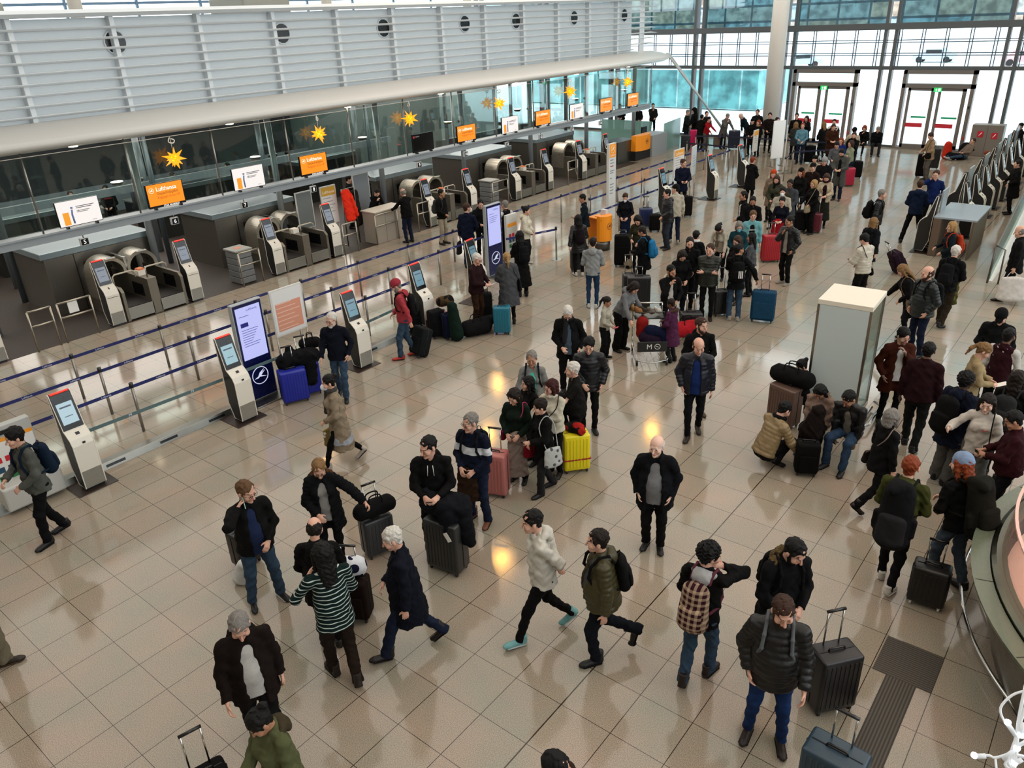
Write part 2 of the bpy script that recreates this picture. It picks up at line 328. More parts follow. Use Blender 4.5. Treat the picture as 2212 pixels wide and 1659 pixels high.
def person(label, at_, f=0, h=1.72, legs='s', arms='dd', hy=0, hp=3, lean=3, fat=0., skin='b', hair=('short', 'dbr'), top=('jacket', '101012'),
           pants=('slim', '14151a'), shoes=('shoe', '17130f'), ex=(), group=None, sex='m', tw=0, stance=.10, off=(0, 0), res=None, side=0):
    s = h/1.75; byhead = isinstance(at_[0], str)
    if byhead: x0, y0 = fl(at_[1], at_[2], h*(.97 if legs not in 'iqgG' else .72 if legs == 'i' else .55))[:2]; z0 = at_[3] if len(at_) > 3 else 0.
    else: x0, y0 = at_[0], at_[1]; z0 = at_[2] if len(at_) > 2 else 0.
    cd = V(CAM[0]-x0, CAM[1]-y0, 0); dist = math.dist(CAM, (x0, y0, z0+1)); base = math.atan2(-cd[0], cd[1])  # heading so that +Y faces camera
    yaw = base+math.radians(f)
    hres = res or min(max(.00078*dist, .0068), .02)/s
    rng = random.Random(label)
    sd_ = rng.random()*50
    sw = .185 if sex == 'm' else .16; hw = .085 if sex == 'm' else .088
    # legs
    pel = V(0, 0, .93); fL = V(-stance, .02, 0); fR = V(stance, -.02, 0); pL = pR = 0.; yl = .25; kh = V(0, 1, .12); khL = V(-.15, 1, .1); khR = V(.15, 1, .1)
    if legs == 'w': fL = V(-.07, .33, 0); fR = V(.07, -.36, .09); pR = -.75; pL = .12; pel[2] = .89
    elif legs == 'W': fR = V(.07, .33, 0); fL = V(-.07, -.36, .09); pL = -.75; pR = .12; pel[2] = .89
    elif legs == 'x': fL = V(-.08, .16, 0); fR = V(.08, -.16, .02); pR = -.2; pel[2] = .92
    elif legs == 'X': fR = V(.08, .16, 0); fL = V(-.08, -.16, .02); pL = -.2; pel[2] = .92
    elif legs == 'k': fL = V(-.07, .10, 0); fR = V(.06, -.42, .22); pR = -1.35; pel[2] = .91  # running/kicking back foot
    elif legs == 'i': pel = V(0, -.38, .50); fL = V(-.14, .12, 0); fR = V(.14, .08, 0)   # sits on a seat
    elif legs == 'q': pel = V(0, -.14, .30); fL = V(-.13, .12, 0); fR = V(.13, .0, .03); pR = -.5   # squats
    elif legs == 'g': pel = V(0, -.3, .13); fL = V(-.16, .28, 0); fR = V(.16, .24, 0)    # sits on the ground, knees up
    elif legs == 'G': pel = V(0, -.3, .13); fL = V(-.10, .50, .05); fR = V(.12, .48, .05); pL = pR = .5
    elif legs == 'B': pel = V(0, -.12, .90)
    pel[0] += side
    an = .085; hipL = pel+V(-hw, 0, -.02); hipR = pel+V(hw, 0, -.02)
    kL, aL = ik(hipL, fL+V(0, -.02, an), .42, .415, khL); kR, aR = ik(hipR, fR+V(0, -.02, an), .42, .415, khR)
    # torso frame
    T = rotz(math.radians(tw))@rotx(-math.radians(lean))
    def ch(x, y, z): return pel+T@V(x, y, z-.93)
    tx = T@V(1, 0, 0); ty = T@V(0, 1, 0)
    shL, shR = ch(-sw, 0, 1.40), ch(sw, 0, 1.40)
    A = []
    for i, (code, sg) in enumerate(((arms[0], -1), (arms[1], 1))):
        if isinstance(code, str): w_, hn, cu = ARMS[code]
        else: w_, hn, cu = code
        tgt = pel+T@V(w_[0]*sg, w_[1], w_[2]-.93) if lean < 25 else ch(w_[0]*sg, w_[1], w_[2])
        el, wr = ik(shL if sg < 0 else shR, tgt, .285, .255, T@V(hn[0]*sg, hn[1], hn[2]))
        A.append((shL if sg < 0 else shR, el, wr, sg, cu, code))
    Hm = T@rotz(math.radians(hy))@rotx(-math.radians(hp))
    nb = ch(0, -.01, 1.48); Hc = nb+T@V(0, .02, .075)+Hm@V(0, .005, .075)
    def hd(x, y, z): return Hc+Hm@V(x, y, z)*1.12
    hx, hyv, hz = Hm@V(1, 0, 0), Hm@V(0, 1, 0), Hm@V(0, 0, 1)
    if byhead:
        tp = hd(0, -.01, .125)*s; X_ = fl(at_[1], at_[2], z0+tp[2]); of = rotz(yaw)@V(tp[0], tp[1], 0); x0, y0 = X_[0]-of[0], X_[1]-of[1]
    root = empty('person', (x0, y0, z0), yaw, s); tag(root, label, 'person', group)
    def arm_rods(S, g, wr_t=1.0, q=0, sh=0, wrr=.031):
        for a, e, w, sg, cu, code in A:
            end = e+(w-e)*wr_t
            S.rod(a, e, .043+g+sh*.5, .039+g, k=.035, q=q, qp=.06); S.rod(e, end, .04+g, wrr+g*.9, k=.03, flat=2, q=q, qp=.06)
    def torso_rods(S, g, zb, wb=None, flat=1, q=0, qp=.065, zt=1.40):
        fw = fat*.05; fd = fat*.09; cw = .15 if sex == 'm' else .128
        S.rod(ch(0, .0+fd*.35, 1.05), ch(0, 0, zt-.09), .142+fw+g, cw+g+.008, side=tx, da=.105+fd+g, db=.098+g+fw*.3, k=.05, q=q, qp=qp)
        hb = .168+fw+g+(wb or 0)
        if zb < 1.05:
            zl = ch(0, 0, zb)
            if legs in 'iqgG': zl = ch(0, 0, max(zb, .88))
            else: zl = zl+V(0, 0, 0)
            S.rod(zl, ch(0, fd*.35, 1.10), hb, .142+fw+g, side=tx, da=.13+fd*.8+g+(wb or 0)*.8, db=.105+fd+g, k=.05, flat=flat, q=q, qp=qp)
        for g_ in (-1, 1): S.rod(ch(g_*.03, -.012, 1.435), ch(g_*(sw-.015), 0, 1.392), .058+g*.7, .044+g*.7, k=.04)
        if sex == 'f':
            S.ball(ch(-.065, .085, 1.27), .06+g, k=.04); S.ball(ch(.065, .085, 1.27), .06+g, k=.04)
    # --- body
    S = Soft(); fat0, fat = fat, fat*.75; torso_rods(S, -.02, .92, flat=0); fat = fat0; arm_rods(S, -.014, 1.0, wrr=.038)
    for hp_, k_, a_ in ((hipL, kL, aL), (hipR, kR, aR)):
        S.rod(hp_, k_, .066, .036, k=.03); S.rod(k_, a_, .036, .028, k=.03)
    S.rod(ch(0, -.02, 1.42), hd(0, -.02, -.05), .058, .05, k=.03)
    S.hball(hd(0, -.012, .035), .075, .094, .088, side=hx, up=hz, k=.02)
    S.hrod(hd(0, .03, -.02), hd(0, .052, -.088), .06, .034, side=hx, da=.055, db=.03, k=.03)
    S.hrod(hd(0, .088, .002), hd(0, .108, -.034), .008, .0135, k=.012); S.hrod(hd(-.028, .078, .024), hd(.028, .078, .024), .010, k=.014)
    S.hrod(hd(-.016, .084, -.064), hd(.016, .084, -.064), .0085, k=.01); S.hball(hd(0, .075, -.098), .016, k=.02)
    for g_ in (-1, 1):
        S.hball(hd(g_*.031, .101, .004), .015, .012, .011, side=hx, up=hz, k=.01, sub=1)
        S.hball(hd(g_*.031, .076, .003), .0135, k=.004)
        S.hball(hd(g_*.076, -.008, -.008), .009, .02, .03, side=hx, up=hz, k=.008)
        S.hball(hd(g_*.042, .058, -.03), .026, k=.025)
    hands = []
    for a, e, w, sg, cu, code in A:
        d = nrm(w-e)
        pn = nrm(T@V(-sg, .1, 0)) if code in ('d', 'p', 'w', 'v', 'h') else nrm(T@V(-sg*.5, -.3, -.6) if code in ('f', 'H', 'o', 'n', 'l') else T@V(-sg, -.2, 0))
        if code in ('h', 'H', 'l'): d = nrm(d*.7+V(0, 0, -.5))
        pn = nrm(pn-d*(pn@d)); sdv = np.cross(pn, d)
        pal = w+d*.045; S.rod(w, w+d*.075, .028, .038, side=sdv, da=.02, db=.014, k=.012)
        thumb_side = -1 if (sdv@(T@V(0, 1, .3))) < 0 else 1
        for j in range(4):
            o_ = (j-1.5)*.0185*thumb_side*-1; ln = (.06, .072, .068, .052)[3-j] if thumb_side > 0 else (.06, .072, .068, .052)[3-j]
            b0 = w+d*.075+sdv*o_; c1 = cu*.55+.04*j; c2 = cu*1.5+.05*j
            d1 = nrm(d*math.cos(c1)+pn*math.sin(c1)); d2 = nrm(d*math.cos(c2)+pn*math.sin(c2))
            b1 = b0+d1*ln*.55; S.rod(b0, b1, .0092, .0085, k=.006); S.rod(b1, b1+d2*ln*.5, .0085, .0072, k=.004)
        t0 = w+d*.022+sdv*.026*thumb_side; td = nrm(d*.7+sdv*.75*thumb_side+pn*(.25+cu*.3)); t1 = t0+td*.036
        S.rod(t0, t1, .013, .0105, k=.012); S.rod(t1, t1+nrm(td*.6+d*.6+pn*.2)*.028, .010, .008, k=.005)
        hands.append((w+d*.09+pn*.022, d, pn, sdv*thumb_side))
    v, q = S.mesh(max(hres, .0062))
    me = np_mesh('body', v, q, M_skin())
    L_ = (v-Hc)@Hm/1.12; sk = np.array(hexlin(SKIN.get(skin, skin)))*.88; col = np.tile(np.r_[sk, 1.], (len(v), 1))
    ax_ = np.abs(L_[:, 0]); fr = L_[:, 1] > .045
    lip = fr & (np.hypot(ax_/.026, (L_[:, 2]+.064)/.0095) < 1); col[lip, :3] = sk*V(.85, .5, .5)
    r_ = .0062
    if hres < .0125:
        ew = fr & (np.hypot((ax_-.031)/.0155, (L_[:, 2]-.002)/.0085) < 1); col[ew, :3] = sk*.75+.04
        ir = fr & (np.hypot(ax_-.031, L_[:, 2]-.002) < .0075); col[ir, :3] = .012
        br = fr & (np.hypot((ax_-.033)/.022, (L_[:, 2]-.025)/.0058) < 1)
    else:
        ir = fr & (np.hypot((ax_-.031)/.016, (L_[:, 2]-.004)/.012) < 1); col[ir, :3] = sk*.28; br = np.zeros(len(v), bool)
    hcol = np.array(hexlin(HAIRC.get(hair[1], hair[1]))); col[br, :3] = hcol*.8+sk*.12
    if 'stubble' in ex:
        st = fr & (L_[:, 2] < -.045) & ~lip; col[st, :3] = col[st, :3]*.45
    at = me.color_attributes.new('col', 'FLOAT_COLOR', 'POINT'); at.data.foreach_set('color', col.astype(np.float32).ravel())
    link('body', me, root)
    def part(name, S_, m, fold=0, h_=None, fs=19., par=None, lab=None):
        v_, q_ = S_.mesh(h_ or hres*1.1, fold, fs, sd_)
        if not len(v_): return None
        return link(name, np_mesh(name, v_, q_, m), par or root, lab)
    # --- trousers
    S = Soft(); pk, pc = pants[0], pants[1]
    if pk in ('skirt', 'longskirt'):
        zl = .5 if pk == 'skirt' else .25
        S.rod(V(pel[0], (aL[1]+aR[1])/2*.5, zl), pel+V(0, 0, .12), .24, .14, da=.2, db=.11, flat=1, k=.03)
        part('skirt', S, M_cloth(pc), .006)
    if pk != 'none':
        r3 = dict(slim=(.088, .058, .045), reg=(.092, .066, .058), wide=(.1, .085, .088), skirt=(.08, .052, .04), longskirt=(.08, .052, .04), boot=(.09, .068, .075))[pk]
        r3 = (r3[0]+fat*.02,)+r3[1:]
        S = Soft(); tb = .02+.0*fat
        S.rod(pel+V(0, 0, -.03), ch(0, fat*.02, 1.04), .142+fat*.045, .135+fat*.04, side=V(1, 0, 0), da=.115+fat*.07, db=.1+fat*.07, k=.04, flat=2)
        for hp_, k_, a_ in ((hipL, kL, aL), (hipR, kR, aR)):
            d = nrm(a_-k_); S.rod(hp_, k_, r3[0], r3[1], k=.03); S.rod(k_, a_+d*.02, r3[1], r3[2], k=.03, flat=2)
            S.ball(hp_+V(0, -.03, -.02), .082, k=.04)
        part('trousers', S, M_cloth(pc if pk not in ('skirt', 'longskirt') else '0a0a0b', denim='jean' in pants), .0075)
    # --- shoes
    for f_, pt, sg in ((fL, pL, -1), (fR, pR, 1)):
        yl_ = -sg*-.18; Rf = rotz(-sg*.2)@rotx(pt); o = f_+V(0, 0, 0)
        if pt < -.1: o = o
        def fp(x, y, z): return o+Rf@V(x, y-.02, z)+V(0, 0, 0)
        lift = 0
        if pt: 
            zs = [(Rf@V(0, yy-.02, 0))[2] for yy in (-.09, .19)]; lift = -min(zs)-(o[2] if abs(pt) < 1 else 0)
        o = o+V(0, 0, max(lift, 0) if abs(pt) < 1 else 0)
        S = Soft(); S.rod(fp(0, -.055, .045), fp(0, .13, .032), .038, .040, da=.045, db=.032, side=Rf@V(1, 0, 0), k=.02)
        S.rod(fp(0, -.05, .05), fp(0, -.05, .12 if shoes[0] == 'shoe' else .17), .038, .040 if shoes[0] == 'shoe' else .044, k=.02, flat=2)
        S.ball(fp(0, .15, .028), .036, .05, .028, side=Rf@V(1, 0, 0), k=.02)
        o1 = part('boot' if shoes[0] == 'boot' else 'shoe', S, M_cloth(shoes[1], rough=.5))
        if dist < 22:
            S = Soft(); S.rod(fp(0, -.06, .012), fp(0, .15, .012), .042, .042, side=Rf@V(0, 0, 1), da=.042, db=.042, k=.02)
            S.P[-1] = S.P[-1][:5]+(.013, .013, .046, .047)+S.P[-1][9:]
            part('sole', S, M_cloth(shoes[2] if len(shoes) > 2 else '0e0c0b', rough=.7), par=o1, lab=None)
    # --- upper clothing
    kind, tc = top[0], top[1]; o = dict(z for z in (e_ if isinstance(e_, tuple) else (e_, 1) for e_ in top[2:]))
    zb = o.get('z', dict(jacket=.84, coat=.55, longcoat=.35, puffer=.82, hoodie=.85, sweater=.86, tee=.88, vest=.88, parka=.66)[kind])
    g = dict(jacket=.02, coat=.026, longcoat=.028, puffer=.034, hoodie=.018, sweater=.012, tee=.008, vest=.012, parka=.034)[kind]
    g += o.get('g', 0)
    qa = .009 if kind in ('puffer',) or 'quilt' in o else 0
    S = Soft(); torso_rods(S, g, zb, wb=max(0, (.85-zb))*.12, q=qa)
    if kind == 'tee': arm_rods(S, g+.004, -.0) if 0 else [S.rod(a, a+(e-a)*.75, .056, .056, k=.03, flat=2) for a, e, *_ in A]
    elif kind == 'vest': pass
    else: arm_rods(S, g*.8, .97 if 'rolled' not in o else .3, q=qa, sh=.006)
    S.rod(ch(0, -.02, 1.44), ch(0, -.005, 1.515), .062+g*.5, .06+g*.4, k=.02, flat=2)
    S.rod(ch(0, .0, 1.47), ch(0, .03, 1.56), .048, .052, k=.004, sub=1)
    if 'open' in o:
        w_ = .05+.024*o.get('ow', 1)
        S.rod(ch(0, .22+fat*.05, zb-.1 if legs not in 'iqgG' else .8), ch(0, .16, 1.5), w_*1.15, w_*.78, side=tx, da=.125, db=.1, k=.02, sub=1)
    fold = .009 if kind in ('jacket', 'coat', 'longcoat', 'hoodie', 'parka') else .007 if kind != 'puffer' else .004
    nm = dict(hoodie='hoodie', sweater='sweater', tee='t_shirt', vest='vest', puffer='puffer_jacket', coat='coat', longcoat='coat', parka='coat', jacket='jacket')[kind]
    mt = M_cloth(tc, rough=.45 if kind == 'puffer' or 'shiny' in o else .85, pat=o.get('pat'), c2=o.get('c2'))
    jk = part(nm, S, mt, fold)
    if 'open' in o or kind == 'vest':
        S = Soft(); torso_rods(S, .006 if kind != 'vest' else .008, .84, flat=1)
        if kind == 'vest': arm_rods(S, .01, .97 if 'rolled' not in o else .2)
        S.rod(ch(0, -.02, 1.44), ch(0, -.0, 1.505), .064, .06, k=.02, flat=2); S.rod(ch(0, .0, 1.46), ch(0, .02, 1.56), .05, .052, k=.004, sub=1)
        part('shirt', S, M_cloth(o.get('in', 'c9c9c6')), .003)
    if 'collar' in o:
        S = Soft()
        for a0 in range(-4, 5):
            t = a0*.36+math.pi*1.5; t2 = t+.36; r0 = .062
            if a0 < 4: S.rod(ch(r0*math.cos(t), r0*math.sin(t)+.012, 1.50-.012*abs(a0)), ch(r0*math.cos(t2), r0*math.sin(t2)+.012, 1.50-.012*abs(a0+1)), .013, da=.016, side=V(0, 0, 1), k=.01)
        part('collar', S, M_cloth(o['collar'] if isinstance(o['collar'], str) else 'e4e2dd'))
    if 'hood' in o:
        S = Soft(); r0 = .1
        if o['hood'] == 'up':
            S.hball(hd(0, -.03, .03), .115, .13, .13, side=hx, up=hz); S.hrod(hd(0, -.04, -.02), ch(0, -.05, 1.44), .1, .1, k=.04); S.hball(hd(0, .13, -.01), .08, .1, .11, side=hx, up=hz, sub=1)
        else:
            for a0 in range(-3, 4):
                t = a0*.42+math.pi*1.5; t2 = t+.42
                if a0 < 3: S.rod(ch(r0*math.cos(t), r0*math.sin(t)*.8-.015, 1.49-.012*abs(a0)), ch(r0*math.cos(t2), r0*math.sin(t2)*.8-.015, 1.49-.012*abs(a0+1)), .036, k=.02)
            S.ball(ch(0, -.13, 1.43), .1, .05, .08, k=.04)
        part('hood', S, mt if not isinstance(o['hood'], str) or o['hood'] in ('up', 'dn') else M_cloth(o['hood']), .005)
    if 'fur' in o:
        S = Soft()
        for a0 in range(-4, 5):
            t = a0*.4+math.pi*1.5; t2 = t+.4; r0 = .125
            if a0 < 4: S.rod(ch(r0*math.cos(t), r0*math.sin(t)*.85-.01, 1.49-.012*abs(a0)), ch(r0*math.cos(t2), r0*math.sin(t2)*.85-.01, 1.49-.012*abs(a0+1)), .04, k=.02)
        part('fur_trim', S, M_cloth(o['fur'], fuzz=1), .012, fs=60)
    if 'scarf' in o:
        S = Soft()
        for a0 in range(8):
            t = a0*.785; t2 = t+.785; S.rod(ch(.075*math.cos(t), .075*math.sin(t)+.01, 1.50), ch(.075*math.cos(t2), .075*math.sin(t2)+.01, 1.50), .032, k=.02)
        if 'tail' in o: S.rod(ch(.03, .1, 1.48), ch(.06, .14, 1.1), .04, .05, side=tx, da=.015, k=.02)
        part('scarf', S, M_cloth(o['scarf']), .005)
    # --- hair and headgear
    hs = hair[0]; hm = M_hair(hair[1])
    if hs not in ('none', 'bald'):
        S = Soft(); c0 = V(0, -.018, .045)
        if hs == 'ring':
            S.hball(hd(0, -.022, .012), .0825, .092, .09, side=hx, up=hz); S.hball(hd(0, .03, .135), .075, .105, .07, side=hx, up=hz, sub=1)
        else:
            t_ = dict(buzz=.0015, short=.0, curly=.014, thick=.008).get(hs, .004)
            S.hball(hd(*c0), .0795+t_, .096+t_, .0855+t_, side=hx, up=hz)
            S.hrod(hd(0, -.045, .03), hd(0, -.045, -.045), .068, .05, side=hx, da=.058, db=.036, k=.03)
            for g_ in (-1, 1): S.hrod(hd(g_*.064, .025, .05), hd(g_*.07, .015, .0), .018, .008, k=.015)
            if hs in ('long', 'loose'):
                zz = -.2 if hs == 'long' else -.28
                S.hrod(hd(0, -.05, .02), hd(0, -.075, -.12), .09, .085, side=hx, da=.06, db=.04, k=.03); S.hrod(hd(0, -.075, -.12), hd(0, -.085, zz), .085, .065, side=hx, da=.04, db=.025, k=.02)
                for g_ in (-1, 1): S.hrod(hd(g_*.078, .01, .03), hd(g_*.088, .0, -.15), .026, .022, k=.03)
            if hs == 'bob':
                S.hrod(hd(0, -.04, .02), hd(0, -.055, -.09), .09, .085, side=hx, da=.07, db=.055, k=.03)
                for g_ in (-1, 1): S.hrod(hd(g_*.078, .02, .03), hd(g_*.08, .02, -.07), .027, .024, k=.03)
            if hs == 'bun': S.hball(hd(0, -.115, .08), .04, k=.02)
            if hs == 'pony': S.hrod(hd(0, -.11, .06), hd(0, -.15, -.06), .028, .03, k=.02); S.hrod(hd(0, -.15, -.06), hd(0, -.14, -.18), .03, .012, k=.02)
        S.hball(hd(0, .122, -.02), .080, .080, .108 if hs not in ('bob', 'long', 'loose') else .098, side=hx, up=hz, sub=1, k=.008)
        part('hair', S, hm, .006 if hs != 'curly' else .014, fs=48 if hs != 'curly' else 75, h_=hres*.9)
    xs = {e_[0] if isinstance(e_, tuple) else e_: (e_[1:] if isinstance(e_, tuple) else ()) for e_ in ex}
    if 'beanie' in xs:
        S = Soft(); S.hball(hd(0, -.018, .05), .09, .106, .096, side=hx, up=hz); S.hrod(hd(0, -.022, .02), hd(0, -.018, .05), .091, side=hx, da=.107, k=.01, flat=1)
        S.hball(hd(0, .03, -.075), .13, .16, .085, side=hx, up=hz, sub=1, k=.004); part('beanie', S, M_cloth(xs['beanie'][0]), .003)
    if 'cap' in xs:
        S = Soft(); S.hball(hd(0, -.014, .055), .088, .104, .088, side=hx, up=hz); S.hball(hd(0, .0, -.065), .16, .2, .11, side=hx, up=hz, sub=1, k=.004)
        S.hrod(hd(0, .06, .055), hd(0, .15, .045), .065, .05, side=hx, da=.01, k=.01); S.P[-1] = S.P[-1][:5]+(.065, .05, .009, .009)+S.P[-1][9:]; part('cap', S, M_cloth(xs['cap'][0]))
    if 'beard' in xs:
        S = Soft(); S.hrod(hd(0, .03, -.055), hd(0, .056, -.1), .066, .042, side=hx, da=.056, db=.036, k=.03)
        for g_ in (-1, 1): S.hrod(hd(g_*.068, .02, -.005), hd(g_*.05, .045, -.07), .012, .022, k=.02)
        S.hball(hd(0, .11, -.005), .055, .06, .05, side=hx, up=hz, sub=1, k=.01); S.hball(hd(0, .108, -.062), .02, .025, .009, side=hx, up=hz, sub=1, k=.006)
        part('beard', S, M_hair(xs['beard'][0] if xs['beard'] else hair[1]), .003, fs=50)
    if 'mask' in xs:
        S = Soft(); S.hrod(hd(0, .055, -.02), hd(0, .062, -.085), .058, .045, side=hx, da=.05, db=.03, k=.02); S.hball(hd(0, .115, -.05), .03, .02, .04, side=hx, up=hz, k=.04)
        S.hball(hd(0, .05, .055), .12, .1, .06, side=hx, up=hz, sub=1, k=.004); S.hball(hd(0, -.05, -.05), .12, .09, .14, side=hx, up=hz, sub=1, k=.004)
        part('face_mask', S, M_cloth(xs['mask'][0] if xs['mask'] else 'dfe3e6'))
    if 'glasses' in xs and dist < 26:
        bm = bmesh.new()
        for g_ in (-1, 1):
            pts = [hd(g_*.032+.022*math.cos(t*math.pi/5), .104-.006*abs(math.cos(t*math.pi/5)), .0+.017*math.sin(t*math.pi/5)) for t in range(11)]
            tube(bm, pts, .0022, 5); tube(bm, [hd(g_*.054, .1, .006), hd(g_*.078, .04, .008), hd(g_*.08, -.01, .002)], .002, 5)
        tube(bm, [hd(-.01, .106, .004), hd(.01, .106, .004)], .002, 5)
        obj('glasses', bm, M_plain('14100e', .3), root)
    W = dict(root=root, ch=ch, hd=hd, T=T, hands=hands, yaw=yaw, s=s, o=(x0, y0, z0), part=part, tx=tx, ty=ty, dist=dist, hres=hres, legs=legs, fat=fat, hm=Hm, Hc=Hc)
    PP[label] = W
    return W
PP = {}
def P(label, x, y, f=0, h=1.72, **k): return person(label, ('h', x, y)+((k.pop('z0'),) if 'z0' in k else ()), f, h, **k)
def attach(W, name, label, cat, group=None):
    r = empty(name, W['o'], W['yaw'], W['s']); tag(r, label, cat, group); return r
def backpack(W, label, col='121214', w=.15, ht=.44, d=.1, z=1.42, pc=None, strap=None, pat=None, c2=None, big=0, sideoff=0):
    r = attach(W, 'backpack', label, 'backpack'); ch = W['ch']; m = M_cloth(col, pat=pat, c2=c2); hh = W['hres']*1.1
    def pt(nm, S, mm, fo=.003):
        v, q = S.mesh(hh, fo); return link(nm, np_mesh(nm, v, q, mm), r)
    S = Soft(); b0 = .125+d+W['fat']*.03
    S.rod(ch(sideoff, -b0, z-ht+.07), ch(sideoff, -b0+.02, z-.07), w, w*.85, side=W['tx'], da=d, db=d*.75, k=.03)
    if big: S.rod(ch(sideoff-.06, -b0+.01, z+.0), ch(sideoff+.06, -b0+.01, z+.0), .075, side=V(0, 0, 1), da=d*.95, k=.02); S.rod(ch(-w, -b0, z-ht+.14), ch(-w, -b0, z-.36), .035, k=.03); S.rod(ch(w, -b0, z-ht+.14), ch(w, -b0, z-.36), .035, k=.03)
    pt('bag_body', S, m)
    S = Soft(); S.rod(ch(sideoff, -b0-d*.75, z-ht+.09), ch(sideoff, -b0-d*.7, z-ht*.5), w*.8, w*.75, side=W['tx'], da=d*.5, db=d*.4, k=.03); pt('pocket', S, M_cloth(pc) if pc else m)
    ms = M_cloth(strap or col)
    for g in (-1, 1):
        S = Soft(); xs_ = .095*g; P_ = [ch(xs_, -.13, z-.02), ch(xs_*1.05, -.07, 1.492), ch(xs_*1.1, .03, 1.487), ch(xs_*1.2, .105+W['fat']*.03, 1.40), ch(xs_*1.3, .125+W['fat']*.05, 1.27), ch(xs_*1.65, .1, 1.14), ch(xs_*1.75, -.02, 1.09), ch(xs_*1.4, -.15, 1.08)]
        for a, b in zip(P_[:-1], P_[1:]): S.rod(a, b, .016, da=.016, k=.012)
        pt('strap', S, ms, 0)
    bm = bmesh.new(); tube(bm, [ch(-.03, -b0+.04, z), ch(-.02, -b0+.02, z+.04), ch(.02, -b0+.02, z+.04), ch(.03, -b0+.04, z)], .006, 6); obj('handle', bm, ms, r)
    return r
def phone(W, i, label, col='101114', scr=None, face=None):
    c, d, pn, sv = W['hands'][i]; r = attach(W, 'phone', label, 'phone')
    if face == 'ear': c = c+pn*-.0; u = nrm(W['T']@V(0, .3, -1)); n = nrm(W['T']@V(1, 0, 0))
    else: u = nrm(W['T']@V(0, .7, .45)); n = nrm(W['T']@V(0, -.5, .8))
    sd = nrm(np.cross(u, n)); bm = bmesh.new(); obox(bm, c, sd, u, n, .036, .074, .0045); obj('case', bm, M_plain(col, .3), r)
    bm = bmesh.new(); obox(bm, c+n*.0048, sd, u, n, .033, .07, .0006); obj('screen', bm, M_emit(scr, .8) if scr else M_plain('0a0b0d', .1), r)
    return r
def handbag(W, label, col='121214', name='handbag', side=1, z=.86, w=.15, ht=.13, d=.06, sh=1, y=0, pat=None, c2=None, strap=None, x=None, group=None, cross=0, soft=1):
    """a bag hanging at the hip from a shoulder strap (sh), across the body (cross) or from the hand."""
    r = attach(W, name, label, 'bag', group); ch = W['ch']; hh = W['hres']; x = (x if x is not None else .27)*side
    S = Soft(); S.rod(ch(x, y, z-ht), ch(x*.97, y, z+ht*.6), d*1.0, d*.6, side=W['tx'], da=w, db=w*.85, k=.02, flat=0)
    v, q = S.mesh(hh, .004 if soft else 0); link('bag_body', np_mesh('bag_body', v, q, M_cloth(col, pat=pat, c2=c2)), r)
    bm = bmesh.new(); t = ch(x*.95, y, z+ht*.7); g = -side if cross else side
    if sh: P_ = [ch(x*.95, y+w*.6, z+ht*.7), ch(g*.13+(.0 if not cross else 0), .14+W['fat']*.03, 1.33), ch(g*.12, .0, 1.505), ch(g*.13, -.13, 1.33), ch(x*.95, y-w*.6, z+ht*.7)]
    else: h_ = W['hands'][0 if side < 0 else 1][0]; P_ = [ch(x*.95, y+w*.5, z+ht*.7), h_, ch(x*.95, y-w*.5, z+ht*.7)]
    tube(bm, P_, .008, 6, smooth=1); obj('strap', bm, M_cloth(strap or col), r)
    return r
def paper(W, i, label, col='e8e6e0', sz=(.07, .1)):
    c, d, pn, sv = W['hands'][i]; r = attach(W, 'paper_sheet', label, 'paper'); u = nrm(W['T']@V(0, .8, .4)); n = nrm(W['T']@V(0, -.4, .9)); sd = nrm(np.cross(u, n))
    bm = bmesh.new(); obox(bm, c+u*.05, sd, u, n, sz[0], sz[1], .0012); obj('sheet', bm, M_plain(col, .7), r)
def draped(W, label, col, i=1, name='draped_jacket', ln=.45, group=None, wd=.1):
    """a coat hung over the forearm"""
    r = attach(W, name, label, 'coat', group); h_ = W['hands'][i][0]; S = Soft(); f = W['T']@V(0, 1, 0); a = h_-nrm(f)*.12+V(0, 0, .02)
    S.rod(a, a+V(0, .02, -ln), wd, wd*1.2, side=nrm(W['T']@V(1, .6, 0)), da=.06, db=.045, k=.04); S.rod(a+V(.04, -.05, 0), a+V(.06, -.08, -ln*.7), wd*.7, wd*.6, da=.05, k=.04)
    v, q = S.mesh(W['hres']*1.1, .012, 20); link('cloth', np_mesh('cloth', v, q, M_cloth(col)), r); return r
